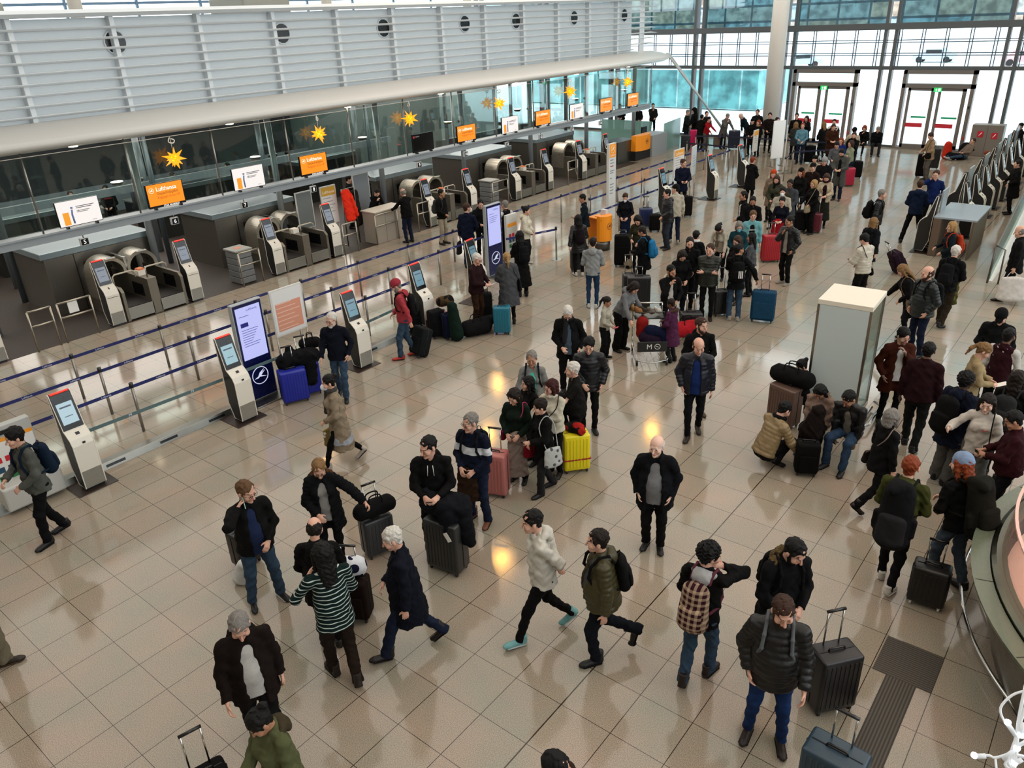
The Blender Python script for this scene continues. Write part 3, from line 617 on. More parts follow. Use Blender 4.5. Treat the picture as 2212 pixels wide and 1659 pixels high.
# ------------------------------------------------------------------ the hall itself
def S_(name, bm, m, parent=None, bev=0, **k):
    o = obj(name, bm, m, parent, bev, **k)
    if parent is None: o['kind'] = 'structure'
    return o
def M_floor():
    def f(m, N, L, b):
        t = N.new('ShaderNodeTexCoord'); s = N.new('ShaderNodeSeparateXYZ'); L.new(t.outputs['Object'], s.inputs[0])
        def math_(op, a, v=None, w=None):
            q = N.new('ShaderNodeMath'); q.operation = op
            for i, z in enumerate((a, v, w)):
                if z is None: continue
                if isinstance(z, (int, float)): q.inputs[i].default_value = z
                else: L.new(z, q.inputs[i])
            return q.outputs[0]
        gx = math_('PINGPONG', s.outputs[0], .3); gy = math_('PINGPONG', s.outputs[1], .3)
        # distance to the nearest multiple of 0.6 m
        dx = gx; dy = gy
        lx = math_('LESS_THAN', dx, .0042); ly = math_('LESS_THAN', dy, .0032); jn = math_('COMPARE', s.outputs[0], 6.0, .0075)
        ln = math_('MAXIMUM', math_('MAXIMUM', lx, ly), jn)
        ix = math_('FLOOR', math_('DIVIDE', s.outputs[0], .6)); iy = math_('FLOOR', math_('DIVIDE', s.outputs[1], .6)); cb = N.new('ShaderNodeCombineXYZ'); L.new(ix, cb.inputs[0]); L.new(iy, cb.inputs[1])
        wn = N.new('ShaderNodeTexWhiteNoise'); L.new(cb.outputs[0], wn.inputs['Vector'])
        n = N.new('ShaderNodeTexNoise'); n.inputs['Scale'].default_value = 120; n.inputs['Detail'].default_value = 3; n.inputs['Roughness'].default_value = .75; L.new(t.outputs['Object'], n.inputs['Vector'])
        cr = N.new('ShaderNodeValToRGB'); e = cr.color_ramp; e.elements[0].position = .36; e.elements[0].color = (*hexlin('716a5f'), 1); e.elements[1].position = .66; e.elements[1].color = (*hexlin('bab2a4'), 1)
        q = e.elements.new(.5); q.color = (*hexlin('999286'), 1); L.new(n.outputs[0], cr.inputs[0])
        n2 = N.new('ShaderNodeTexNoise'); n2.inputs['Scale'].default_value = 1.3; n2.inputs['Detail'].default_value = 3; L.new(t.outputs['Object'], n2.inputs['Vector'])
        tint = N.new('ShaderNodeMix'); tint.data_type = 'RGBA'; tint.blend_type = 'MULTIPLY'; tint.inputs[0].default_value = 1; L.new(cr.outputs[0], tint.inputs[6])
        c2 = N.new('ShaderNodeValToRGB'); c2.color_ramp.elements[0].color = (*hexlin('e6eae2'), 1); c2.color_ramp.elements[1].color = (*hexlin('ffefe6'), 1); c2.color_ramp.elements[0].position = .3; c2.color_ramp.elements[1].position = .7; L.new(n2.outputs[0], c2.inputs[0]); L.new(c2.outputs[0], tint.inputs[7])
        v = N.new('ShaderNodeMix'); v.data_type = 'RGBA'; v.blend_type = 'MULTIPLY'; v.inputs[0].default_value = 1; L.new(tint.outputs[2], v.inputs[6]); r = N.new('ShaderNodeMapRange'); r.inputs[3].default_value = .96; r.inputs[4].default_value = 1.03; L.new(wn.outputs[0], r.inputs[0]); L.new(r.outputs[0], v.inputs[7])
        mx = N.new('ShaderNodeMix'); mx.data_type = 'RGBA'; L.new(ln, mx.inputs[0]); L.new(v.outputs[2], mx.inputs[6]); mx.inputs[7].default_value = (*hexlin('2f241c'), 1); L.new(mx.outputs[2], b.inputs['Base Color'])
        b.inputs['Roughness'].default_value = .17; b.inputs['Specular IOR Level'].default_value = .62
        rr = N.new('ShaderNodeMapRange'); rr.inputs[3].default_value = .07; rr.inputs[4].default_value = .13; L.new(n2.outputs[0], rr.inputs[0]); L.new(rr.outputs[0], b.inputs['Roughness'])
    return _mat(('granite_floor_tiles',), f)
STEEL = M_metal('9a9890', .3); STEELD = M_metal('63615b', .38); CHR = M_metal('c8c8c4', .16); WHITE = M_plain('cfd4d6', .45); GREY = M_plain('8d9396', .45); DARK = M_plain('141416', .4); FRAME = M_plain('4d5254', .45)
BLK = M_plain('0a0a0c', .25); GLASS = M_glass('e4eeec', k=.5); GLASSG = M_glass('b8d8d0', .4)
bm = bmesh.new(); box(bm, -27, 24, -6, 40.05, -.3, 0); S_('floor', bm, M_floor())
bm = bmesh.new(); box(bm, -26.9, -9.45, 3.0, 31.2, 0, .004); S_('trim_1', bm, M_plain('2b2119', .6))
# ribbed mats let into the floor
def M_rib(ax):
    def f(m, N, L, b):
        t = N.new('ShaderNodeTexCoord'); s = N.new('ShaderNodeSeparateXYZ'); L.new(t.outputs['Object'], s.inputs[0]); a = N.new('ShaderNodeMath'); a.operation = 'MULTIPLY'; a.inputs[1].default_value = 200; L.new(s.outputs[ax], a.inputs[0]); q = N.new('ShaderNodeMath'); q.operation = 'SINE'; L.new(a.outputs[0], q.inputs[0])
        r = N.new('ShaderNodeValToRGB'); r.color_ramp.elements[0].color = (*hexlin('1b1712'), 1); r.color_ramp.elements[1].color = (*hexlin('4d463c'), 1); g = N.new('ShaderNodeMapRange'); g.inputs[1].default_value = -1; L.new(q.outputs[0], g.inputs[0]); L.new(g.outputs[0], r.inputs[0]); L.new(r.outputs[0], b.inputs['Base Color']); b.inputs['Roughness'].default_value = .6
    return _mat(('ribbed_mat', ax), f)
bm = bmesh.new(); box(bm, 8.42, 9.0, 5.39, 5.99, 0, .004); S_('trim_2', bm, M_rib(1)); bm = bmesh.new(); box(bm, 8.56, 8.86, -3, 5.39, 0, .004); S_('trim_3', bm, M_rib(0))
# roof, back and side walls
ROOF = M_plain('b9b2a6', .8)
bm = bmesh.new(); box(bm, -27, 24, -6, 41, 13.6, 14); S_('ceiling', bm, ROOF)
bm = bmesh.new(); box(bm, 23.6, 24, -6, 41, 0, 4.6); S_('wall_right', bm, M_plain('b5afa6', .8))
bm = bmesh.new(); box(bm, -27, 24, -6.4, -6, 0, 13.6); S_('wall_back', bm, M_plain('a59d92', .8))
bm = bmesh.new(); box(bm, -27.3, -27, -6, 41, 0, 6.3); S_('wall_left', bm, M_plain('3e4345', .7))
for x, y in ((-17.5, 29.5), (-7.3, 29.6), (-20, 18.5), (8.4, 6.2), (-14, 24.5), (5.5, 30), (-7, 17), (10, 18)):
    bm = bmesh.new(); cyl(bm, (x, y), .3, 13.1, 13.3, 20); l_ = obj('ceiling_lamp', bm, M_plain('d8d0c0', .4)); tag(l_, 'warm round lamp hanging under the hall roof', 'lamp', 'warm lamps under the hall roof'); bm = bmesh.new(); cyl(bm, (x, y), .27, 13.08, 13.1, 20); obj('lamp_glass', bm, M_emit('ffb648', 90), l_)
# --- glazed end wall
Y = 40.0
def bars(name, L_, m, par=None, bev=0):
    bm = bmesh.new()
    for b_ in L_: box(bm, *b_)
    return S_(name, bm, m, par, bev)
tr = [(-27, 24, Y-.12, Y+.1, 3.5, 3.66), (-27, 24, Y-.18, Y+.1, 5.22, 5.5), (-27, 24, Y-.15, Y+.1, 8.4, 8.6), (-27, 24, Y-.15, Y+.1, 11.6, 11.8), (-27, 24, Y-.05, Y+.08, 0, .1)]
bars('trim_4', tr, FRAME)
posts = (-26.5, -21.4, -16.3, -11.0, -6.05, -1.33, 3.66, 8.6, 13.5, 18.5, 23.3)
W_ = []
for i, x in enumerate(posts):
    W_ += [(x-.30, x-.16, Y-.14, Y+.2, 0, 13.6), (x+.16, x+.30, Y-.14, Y+.2, 0, 13.6)]
bars('trim_5', W_, FRAME)
tr = []
x = -26.4
while x < 23.5:
    for d in (-.06, .06): tr.append((x+d-.018, x+d+.018, Y-.04, Y, 3.66, 5.22))
    x += .98
for z in (4.1, 4.2, 4.66, 4.76): tr.append((-27, 24, Y-.05, Y-.01, z, z+.035))
bars('trim_6', tr, M_plain('2e3a4c', .4))
GU = M_glass('b3c9cc', .5); GC = M_glass('f2fafb', .1)
n = 0
for i in range(len(posts)-1):
    a, b_ = posts[i]+.3, posts[i+1]-.3; n += 1
    door = i in (4, 5)
    bm = bmesh.new()
    if not door: box(bm, a, b_, Y+.02, Y+.04, .1, 3.5)
    w = S_('window_%d' % n, bm, GC) if not door else None
    bm = bmesh.new(); box(bm, a, b_, Y+.02, Y+.04, 3.66, 5.22); S_('pane', bm, GC, w) if w else S_('window_%d' % n, bm, GC)
    bm = bmesh.new(); box(bm, a, b_, Y+.02, Y+.04, 5.5, 8.4); S_('window_%d' % (n+20), bm, GU)
    bm = bmesh.new(); box(bm, a, b_, Y+.02, Y+.04, 8.6, 11.6); S_('window_%d' % (n+40), bm, GU)
# --- doors
BR = M_plain('6b6661', .45); RED = M_plain('c02434', .5); GRN = M_plain('16a06a', .5)
for k, (x0, x1) in enumerate(((-5.62, -2.5), (-.46, 2.58))):
    bm = bmesh.new(); xm = (x0+x1)/2+.05; yy = Y-.28
    for q in ((x0, x0+.16, 0, 3.5), (x1-.16, x1, 0, 3.5), (x0, x1, 3.34, 3.5), (x0, x1, 2.74, 2.92), (x0+.16, x1-.16, 0, .08)): box(bm, q[0], q[1], yy, Y+.06, q[2], q[3])
    d = S_('door_%d' % (k+1), bm, BR)
    for g, (a, b_) in enumerate(((x0+.3, xm-.02), (xm+.02, x1-.3))):
        bm = bmesh.new(); a, b_ = (a, a+1.15) if g == 0 else (b_-1.15, b_)
        for q in ((a, a+.12, .08, 2.74), (b_-.16, b_, .08, 2.74), (a, b_, .08, .24), (a, b_, 2.62, 2.74)): box(bm, q[0], q[1], yy+.05, yy+.12, q[2], q[3])
        lf = S_('door_leaf', bm, BR, d)
        bm = bmesh.new(); box(bm, a+.12, b_-.16, yy+.08, yy+.1, .24, 2.62); S_('pane', bm, GC, lf)
        bm = bmesh.new(); box(bm, a+.12, b_-.3, yy+.0, yy+.05, 1.02, 1.2); S_('push_bar', bm, RED, lf)
        bm = bmesh.new(); box(bm, a+.3, b_-.2, yy+.062, yy+.07, 1.42, 1.5); S_('sticker', bm, GRN, lf)
    bm = bmesh.new(); box(bm, x0+.16, x1-.16, Y-.02, Y, 2.92, 3.34); S_('pane', bm, GC, d)
    e = empty('exit_sign', (xm, yy-.05, 2.68)); tag(e, ['green lit running-man exit sign over the door beside the round column', 'green lit running-man exit sign over the door next to the cabinet'][k], 'sign')
    bm = bmesh.new(); box(bm, -.16, .16, -.03, .03, -.09, .09); obj('housing', bm, M_emit('1fbf5a', 1.2), e, .005)
    bm = bmesh.new(); box(bm, .03, .12, -.036, -.031, -.06, .06); tube(bm, [(-.06, -.034, -.05), (-.03, -.034, 0), (-.05, -.034, .05)], .012, 5); box(bm, -.09, -.02, -.036, -.031, -.005, .01); obj('pictogram', bm, M_emit('e8ffe8', 2), e)
    for z, c, nm in ((1.95, '202224', 'card_reader'), (.62, 'c03028', 'alarm_button')):
        bm = bmesh.new(); box(bm, x1-.11, x1-.05, yy-.03, yy, z-.06, z+.06); S_(nm, bm, M_plain(c, .4), d)
# outside: snowy forecourt, a glazed building across it, a lattice roof edge, cars
SNOW = M_plain('eef3f6', .8)
bm = bmesh.new(); box(bm, -120, 120, 40.3, 220, -.4, -.06); o = S_('ground', bm, SNOW)
def M_lattice(c1, c2, line, sx, sz, w=.06):
    def f(m, N, L, b):
        t = N.new('ShaderNodeTexCoord'); n = N.new('ShaderNodeTexBrick'); mp = N.new('ShaderNodeMapping'); mp.inputs['Rotation'].default_value = (1.5708, 0, 0); L.new(t.outputs['Object'], mp.inputs[0]); L.new(mp.outputs[0], n.inputs[0])
        n.inputs['Color1'].default_value = (*hexlin(c1), 1); n.inputs['Color2'].default_value = (*hexlin(c2), 1); n.inputs['Mortar'].default_value = (*hexlin(line), 1); n.inputs['Scale'].default_value = 1; n.inputs['Brick Width'].default_value = sx; n.inputs['Row Height'].default_value = sz; n.inputs['Mortar Size'].default_value = w; n.offset = 0
        n2 = N.new('ShaderNodeTexNoise'); n2.inputs['Scale'].default_value = .9; n2.inputs['Detail'].default_value = 8; L.new(t.outputs['Object'], n2.inputs['Vector']); mx = N.new('ShaderNodeMix'); mx.data_type = 'RGBA'; mx.blend_type = 'MULTIPLY'; mx.inputs[0].default_value = .8; L.new(n.outputs[0], mx.inputs[6]); cr = N.new('ShaderNodeValToRGB'); cr.color_ramp.elements[0].position = .4; cr.color_ramp.elements[0].color = (.25, .28, .3, 1); cr.color_ramp.elements[1].position = .6; L.new(n2.outputs[0], cr.inputs[0]); L.new(cr.outputs[0], mx.inputs[7])
        L.new(mx.outputs[2], b.inputs['Base Color']); b.inputs['Roughness'].default_value = .4
    return _mat(('lattice_'+c1, sx), f)
def thing_box(name, label, cat, b_, m, group=None, bev=0):
    bm = bmesh.new(); box(bm, *b_); o = obj(name, bm, m, None, bev); return tag(o, label, cat, group)
bm = bmesh.new(); box(bm, -90, 90, 120, 124, 3.4, 40); o = obj('building', bm, M_lattice('8fb0bc', 'bfa893', '3c525e', 4.2, 2.1, .16)); tag(o, 'dark gridded glass building rising across the snowy forecourt', 'building')
e = empty('glazed_building', (-16, 52, 0)); tag(e, 'teal glazed low building beyond the left windows', 'building')
bm = bmesh.new(); box(bm, -16, 3.6, 0, 6, 0, 2.55); obj('facade', bm, M_lattice('6fb3b6', '93cfd0', 'cdeaea', 2.4, 3.9, .05), e)
bm = bmesh.new(); box(bm, -16.2, 3.8, -.2, 6.2, 2.55, 2.7); obj('roof', bm, M_plain('e9eef0', .8), e)
for i, (x, y, c, lb) in enumerate(((-12, 100, 'b3bec8', 'pale grey car parked outside the left glass door'), (2.5, 98, 'c3ccd2', 'silver car in the snow outside the right glass door'), (-3, 96, 'c9969a', 'red car far out on the snowy forecourt'), (-24, 92, 'a9b8c6', 'blue-grey car far out behind the round column'))):
    e = empty('car', (x, y, -.06), .2*i); tag(e, lb, 'car')
    bm = bmesh.new(); prism(bm, [(-2.1, .35), (-2.05, .8), (-1.2, .9), (-.7, 1.4), (.8, 1.42), (1.5, .95), (2.15, .8), (2.2, .35)], lambda a, b_: (a, -.85, b_), lambda a, b_: (a, .85, b_)); obj('body', bm, M_plain(c, .3), e, .05)
    bm = bmesh.new(); box(bm, -.75, .85, -.87, .87, .95, 1.33); obj('side_window', bm, BLK, e)
    for wx in (-1.35, 1.4):
        for wy in (-.8, .8):
            bm = bmesh.new(); tube(bm, [(wx, wy-.1, .32), (wx, wy+.1, .32)], .32, 16); obj('wheel', bm, M_plain('101012', .7), e)
# round column, tie rods
bm = bmesh.new(); cyl(bm, (-6.15, 38.6), .39, 0, 13.6, 40); cyl(bm, (-6.15, 38.6), .43, 0, .08, 40); S_('column', bm, M_plain('e6e3dc', .5))
bm = bmesh.new()
for d in (0, .22): tube(bm, [(-10.9, 36.2+d, 4.5), (-8.3-d*.4, 38.9, .1)], .05, 10)
tag(obj('tie_rods', bm, M_plain('aeb8bc', .35)), 'slanting pair of steel tie rods from the canopy tip down to the floor', 'rod')
# --- canopy over the desks and the louvred wall on it
bm = bmesh.new(); prof = [(-12.2, 4.55), (-11.0, 4.72), (-10.2, 4.60), (-9.75, 4.47), (-9.62, 4.38), (-9.66, 4.30), (-9.85, 4.24), (-10.3, 4.17), (-12.2, 4.15)]
ys = [-6, 30, 34.0, 35.2, 36.0, 36.4]; sc = [1, 1, .96, .8, .5, .15]
rings = [[bm.verts.new((-12.2+(x+12.2)*s_, y, z if s_ > .9 else 4.4+(z-4.4)*max(s_, .4)+.1*(1-s_))) for x, z in prof] for y, s_ in zip(ys, sc)]
for r0, r1 in zip(rings[:-1], rings[1:]):
    for i in range(len(prof)): f_ = bm.faces.new([r0[i], r0[(i+1) % len(prof)], r1[(i+1) % len(prof)], r1[i]]); f_.smooth = True
bm.faces.new(rings[0]); bm.faces.new(rings[-1][::-1])
tag(obj('canopy', bm, M_plain('c9c9c5', .3)), 'long pale rounded canopy running above the check-in desks', 'canopy')
bm = bmesh.new(); box(bm, -27, -12.1, -6, 36, 4.2, 4.6); o = S_('slab', bm, M_plain('777a7a', .6)); 
WP = M_plain('d0d7db', .45)
lw = empty('louvred_wall', (-11.2, 0, 0)); tag(lw, 'white parapet wall with horizontal louvre fins and portholes above the canopy', 'wall')
bm = bmesh.new(); box(bm, -.15, 0, -6, 33.2, 4.5, 6.88); obj('panel', bm, WP, lw)
for k in range(10):
    z = 4.83+k*.228; bm = bmesh.new(); L_ = 33.0 if k == 0 else 34.6
    if k == 9: prof = [(.3, 6.9), (.42, 6.98), (.3, 7.06), (-.1, 7.05), (-.1, 6.9)]; L_ = 34.8
    else: prof = [(.17, z-.028), (.25, z-.012), (.285, z+.02), (.24, z+.034), (.17, z+.03)]
    prism(bm, prof, lambda a, c: (a, -6, c), lambda a, c: (a, L_, c))
    if L_ > 34: 
        A = [bm.verts.new((a, L_, c)) for a, c in prof]; t_ = bm.verts.new((.2, L_+.85, prof[0][1])); 
        for i in range(len(A)): bm.faces.new([A[i], A[(i+1) % len(A)], t_])
    obj('louvre', bm, WP, lw)
for k in range(-2, 13):
    y = 6.05+2.33*k; bm = bmesh.new(); box(bm, .0, .2, y-.05, y+.07, 4.62, 6.95); obj('louvre_post', bm, WP, lw, .01)
for y in (4.0, 8.45, 13.4, 17.4, 21.4, 24.4, 28.4, 32.5):
    bm = bmesh.new(); tube(bm, [(.01, y, 6.32), (.025, y, 6.32)], .27, 28); f_ = obj('porthole', bm, BLK, lw)
    bm = bmesh.new(); tube(bm, [(.02, y+.28*math.cos(t*.449), 6.32+.28*math.sin(t*.449)) for t in range(14)], .022, 8, closed=1); obj('rim', bm, WP, f_)
# bright upper glazing beyond the parapet
bm = bmesh.new(); xs_ = []
for y in range(-4, 40, 3): box(bm, -26.0, -25.9, y, y+.1, 6.3, 13.6)
for z in (7.6, 9.0, 10.5, 12): box(bm, -26.0, -25.92, -6, 40, z, z+.1)
S_('trim_7', bm, M_plain('5b7a96', .4))
bm = bmesh.new()
for y in range(-4, 40, 4): box(bm, 23.8, 23.9, y, y+.12, 4.6, 13.6)
for z in (7.6, 10.5): box(bm, 23.8, 23.92, -6, 40, z, z+.1)
S_('trim_8', bm, M_plain('5b7a96', .4))
bm = bmesh.new()
for y in (3.2, 11.5, 22, 31): cyl(bm, (-19.5, y), .22, 4.6, 13.6, 20)
S_('pillar', bm, M_plain('d5cfc4', .5))
bm = bmesh.new(); box(bm, -15.5, -13.6, 3.4, 7.1, 6.2, 7.35); box(bm, -16, -14, 14.2, 16.0, 6.3, 7.45); o = obj('plant_room', bm, M_plain('8b8b82', .6), None, .1); tag(o, 'grey-green roof plant boxes peeping over the louvred wall', 'box')
# --- steel beam with screens, glass hanging above it
BX = -10.0
bg = empty('beam', (BX, 0, 0)); tag(bg, 'long grey steel beam with glass panels and rods hung below the canopy', 'beam')
bm = bmesh.new(); box(bm, -.1, .05, -4, 33.0, 2.22, 2.42); box(bm, -.25, .12, -4, 33.0, 2.40, 2.44); obj('girder', bm, M_plain('8a9297', .4), bg)
for k in range(-3, 13):
    y = 5.14+2.33*k
    bm = bmesh.new(); tube(bm, [(.02, y, 2.44), (.02, y, 4.28)], .022, 8); obj('hanger_rod', bm, STEEL, bg)
    if k < 12: bm = bmesh.new(); box(bm, -.02, -.01, y+.04, y+2.29, 2.5, 4.1); obj('glass_panel', bm, GLASS, bg)
bm = bmesh.new(); tube(bm, [(-9.72, -4, 4.16), (-9.72, 33, 4.16)], .008, 6); tag(obj('wire', bm, M_plain('c9c4b8', .5)), 'thin pale wire strung under the canopy for the stars', 'wire')
POLE = M_plain('8d9396', .3, .35)
for k in range(-1, 7):
    y = 8.25+4.28*k
    e = empty('pole', (-11.38, y, 0)); tag(e, 'round steel pole behind the beam carrying a small uplight', 'pole', 'poles behind the screen beam')
    bm = bmesh.new(); cyl(bm, (0, 0), .095, 0, 4.2, 20); obj('shaft', bm, POLE, e)
    bm = bmesh.new(); tube(bm, [(-.05, -.12, 2.98), (.0, .12, 2.98), (-.15, .22, 2.98)], .045, 10); h_ = obj('lamp_arm', bm, STEELD, e)
    bm = bmesh.new(); tube(bm, [(-.35, -.38, 2.9), (-.35, -.38, 2.98)], [.11, .17], 16); obj('lamp_head', bm, STEELD, e)
    bm = bmesh.new(); tube(bm, [(-.35, -.38, 2.985), (-.35, -.38, 2.99)], .15, 16); obj('lamp_glass', bm, M_emit('fff4dc', 8), e)
    bm = bmesh.new(); tube(bm, [(-13.6, y+1.5, 0), (-13.6, y+1.5, 4.2)], .08, 12); tag(obj('rear_pole', bm, M_plain('4c5458', .3, .3)), 'dark thin pole standing behind the desks', 'pole', 'dark poles in the rear row')
# screens
OR = M_emit('ff8a00', 1.05); BLUE = M_emit('b9bdf2', .9); DKB = M_plain('0b1242', .25)
def lettering(s, par, loc, size, m, u=(0, 1, 0), v=(0, 0, 1), nm='lettering', al='CENTER'): return text(nm, s, par, loc, u, v, size, m, .0006, al)
def crane(par, c, r, m, u=(0, 1, 0), v=(0, 0, 1)):
    """a flying bird in a ring"""
    u = np.array(u, float); v = np.array(v, float); c = np.array(c, float); bm = bmesh.new()
    tube(bm, [c+r*(u*math.cos(t*.2618)+v*math.sin(t*.2618)) for t in range(24)], r*.045, 5, closed=1)
    def seg(P_, w): tube(bm, [c+r*(u*a+v*b_) for a, b_ in P_], [w_*r for w_ in w], 6, 0)
    seg([(-.75, -.25), (-.35, -.2), (0, .0), (.3, .22), (.7, .45)], [.02, .09, .1, .06, .015]); seg([(0, -.05), (.1, -.12), (.75, -.3)], [.1, .08, .015]); seg([(-.2, -.1), (.05, .25), (.55, .62)], [.09, .1, .02])
    return obj('emblem', bm, m, par)
WT = M_emit('fdf4ea', 1.4); WHB = M_emit('f1e9e4', .95)
def screen(y, kind, lab):
    e = empty('screen', (BX+.08, y, 2.79)); tag(e, lab, 'screen')
    bm = bmesh.new(); box(bm, -.03, .02, -.5, .5, -.305, .285); obj('casing', bm, BLK, e, .006)
    bm = bmesh.new(); box(bm, .02, .0225, -.475, .475, -.25, .27) if kind != 'w' else box(bm, .02, .0225, -.485, .485, -.29, .275); obj('display', bm, dict(o=OR, w=WHB, k=M_plain('08090b', .12))[kind], e)
    for q in (-.34, .34): bm = bmesh.new(); box(bm, -.05, .08, q-.02, q+.02, -.345, -.30); obj('foot', bm, BLK, e)
    P_ = (BX+.08, y, 2.79)
    def T_(s, dy, dz, sz, m): text('lettering', s, e, (P_[0]+.025, P_[1]+dy, P_[2]+dz), (0, 1, 0), (0, 0, 1), sz, m, .0006, 'LEFT')
    if kind == 'o':
        T_('Lufthansa', -.24, .14, .145, WT); T_('Gepäckabgabe', -.24, .035, .1, M_plain('7a3a08', .5)); T_('Baggage drop-off', -.24, -.06, .09, M_plain('d4650a', .5)); T_('STAR ALLIANCE', -.12, -.282, .06, WT)
        crane(e, (.026, -.36, .13), .062, WT)
    elif kind == 'w':
        for dz, w_ in ((.12, .42), (.085, .36), (.02, .3), (-.01, .26)): bm = bmesh.new(); box(bm, .023, .025, -.05, -.05+w_, dz-.008, dz+.008); obj('text_line', bm, M_plain('9a9a9c' if dz < .05 else '5a5a66', .5), e)
        bm = bmesh.new(); box(bm, .023, .026, -.38, -.24, -.27, .02); obj('picture', bm, M_emit('f39c1f', .9), e)
        bm = bmesh.new(); tube(bm, [(.025, -.16, -.25), (.025, -.17, -.05), (.025, -.15, .07)], .022, 6); tube(bm, [(.025, -.15, .09), (.025, -.15, .13)], .028, 6); obj('figure', bm, M_plain('6d86b8', .5), e)
        T_('2', -.02, .02, .06, M_plain('33384a', .5)); T_('Lufthansa', .25, -.24, .03, M_plain('33384a', .5))
    else: T_('TURKISH', -.38, .2, .05, M_plain('b8b8bc', .5)); bm = bmesh.new(); box(bm, .023, .025, -.46, -.4, .16, .23); obj('emblem', bm, M_plain('c01a2a', .5), e)
for y, k, lb in ((6.0, 'w', 'white instruction screen on the beam, nearest one'), (8.18, 'o', 'orange airline screen above the sign of desk six'), (10.63, 'w', 'white instruction screen above the sign of desk seven'), (12.88, 'o', 'orange airline screen above the sign of desk eight'), (17.5, 'k', 'dark black screen on the beam above the sign of desk nine'), (19.7, 'o', 'orange airline screen above the sign of desk ten'), (22.2, 'w', 'beige-white screen above the sign of desk eleven'), (24.3, 'o', 'orange airline screen above the sign of desk twelve'), (26.68, 'w', 'pale screen fourth from the far end of the beam'), (29.0, 'o', 'orange screen second from the far end of the beam'), (31.3, 'o', 'orange screen at the far end of the beam')): screen(y, k, lb)
for y, s in ((5.97, '5'), (8.3, '6'), (10.4, '7'), (12.8, '8'), (17.3, '9'), (19.7, '10'), (22.1, '11'), (24.25, '12'), (26.5, '13'), (28.7, '14')):
    e = empty('number_sign', (BX, y, 2.06)); tag(e, 'small black hanging sign with the white number '+dict(zip('5 6 7 8 9 10 11 12 13 14'.split(), 'five six seven eight nine ten eleven twelve thirteen fourteen'.split()))[s], 'sign')
    bm = bmesh.new(); box(bm, -.05, .03, -.1, .1, -.09, .09); obj('housing', bm, M_plain('b9bcba', .4), e, .01); bm = bmesh.new(); box(bm, .03, .034, -.085, .085, -.075, .07); obj('face', bm, BLK, e); bm = bmesh.new(); tube(bm, [(0, 0, .09), (0, 0, .16)], .015, 8); obj('bracket', bm, STEEL, e)
    text('lettering', s, e, (BX+.036, y, 2.055), (0, 1, 0), (0, 0, 1), .14, M_emit('ffffff', 1.3), .0006)
# paper stars
rs = random.Random(3)
for i, y in enumerate((8.52, 13.08, 16.8, 21.4, 25.97, 30.5)):
    e = empty('star_lantern', (-9.72, y, 3.63), i*.6); tag(e, 'glowing orange folded paper star '+('nearest the camera', 'above the orange screen of desk 8', 'third from the camera', 'fourth from the camera', 'fifth from the camera', 'at the far end of the row')[i], 'lantern')
    bm = bmesh.new(); pts = []
    for k in range(20 if i % 2 == 0 else 14):
        n_ = 20 if i % 2 == 0 else 14; ph = math.acos(1-2*(k+.5)/n_); th = k*2.39996; d = V(math.sin(ph)*math.cos(th), math.sin(ph)*math.sin(th), math.cos(ph)); u = nrm(np.cross(d, V(.3, .5, .8))); v_ = np.cross(d, u); R_ = .30 if k % 2 else .24
        b4 = [bm.verts.new(d*.075+(u*math.cos(t)+v_*math.sin(t))*.055) for t in (0, 1.57, 3.14, 4.71)]; tp = bm.verts.new(d*R_)
        for t in range(4): bm.faces.new([b4[t], b4[(t+1) % 4], tp])
    obj('spikes', bm, M_emit('ff9a08', 1.5), e)
    bm = bmesh.new(); bmesh.ops.create_icosphere(bm, subdivisions=2, radius=.1); obj('core', bm, M_emit('ffd21e', 2.2), e)
    bm = bmesh.new(); tube(bm, [(0, 0, .1), (.0, 0, .53)], .006, 5); obj('cord', bm, M_plain('d5d2c8', .5), e)
    bm = bmesh.new(); tube(bm, [(0, .02, .47), (0, .1, .42), (0, .05, .36), (0, -.06, .4), (0, -.02, .5)], .014, 6, smooth=1); obj('cable_bundle', bm, M_plain('e6e4dc', .5), e)
for i in range(7):
    y = 6.3+4.1*i; bm = bmesh.new(); tube(bm, [(-9.98, y, 4.205), (-9.98, y, 4.215)], .1, 16); tag(obj('spotlight', bm, M_emit('fff0cc', 6)), 'small round spotlight set in the canopy underside', 'lamp', 'canopy spotlights')
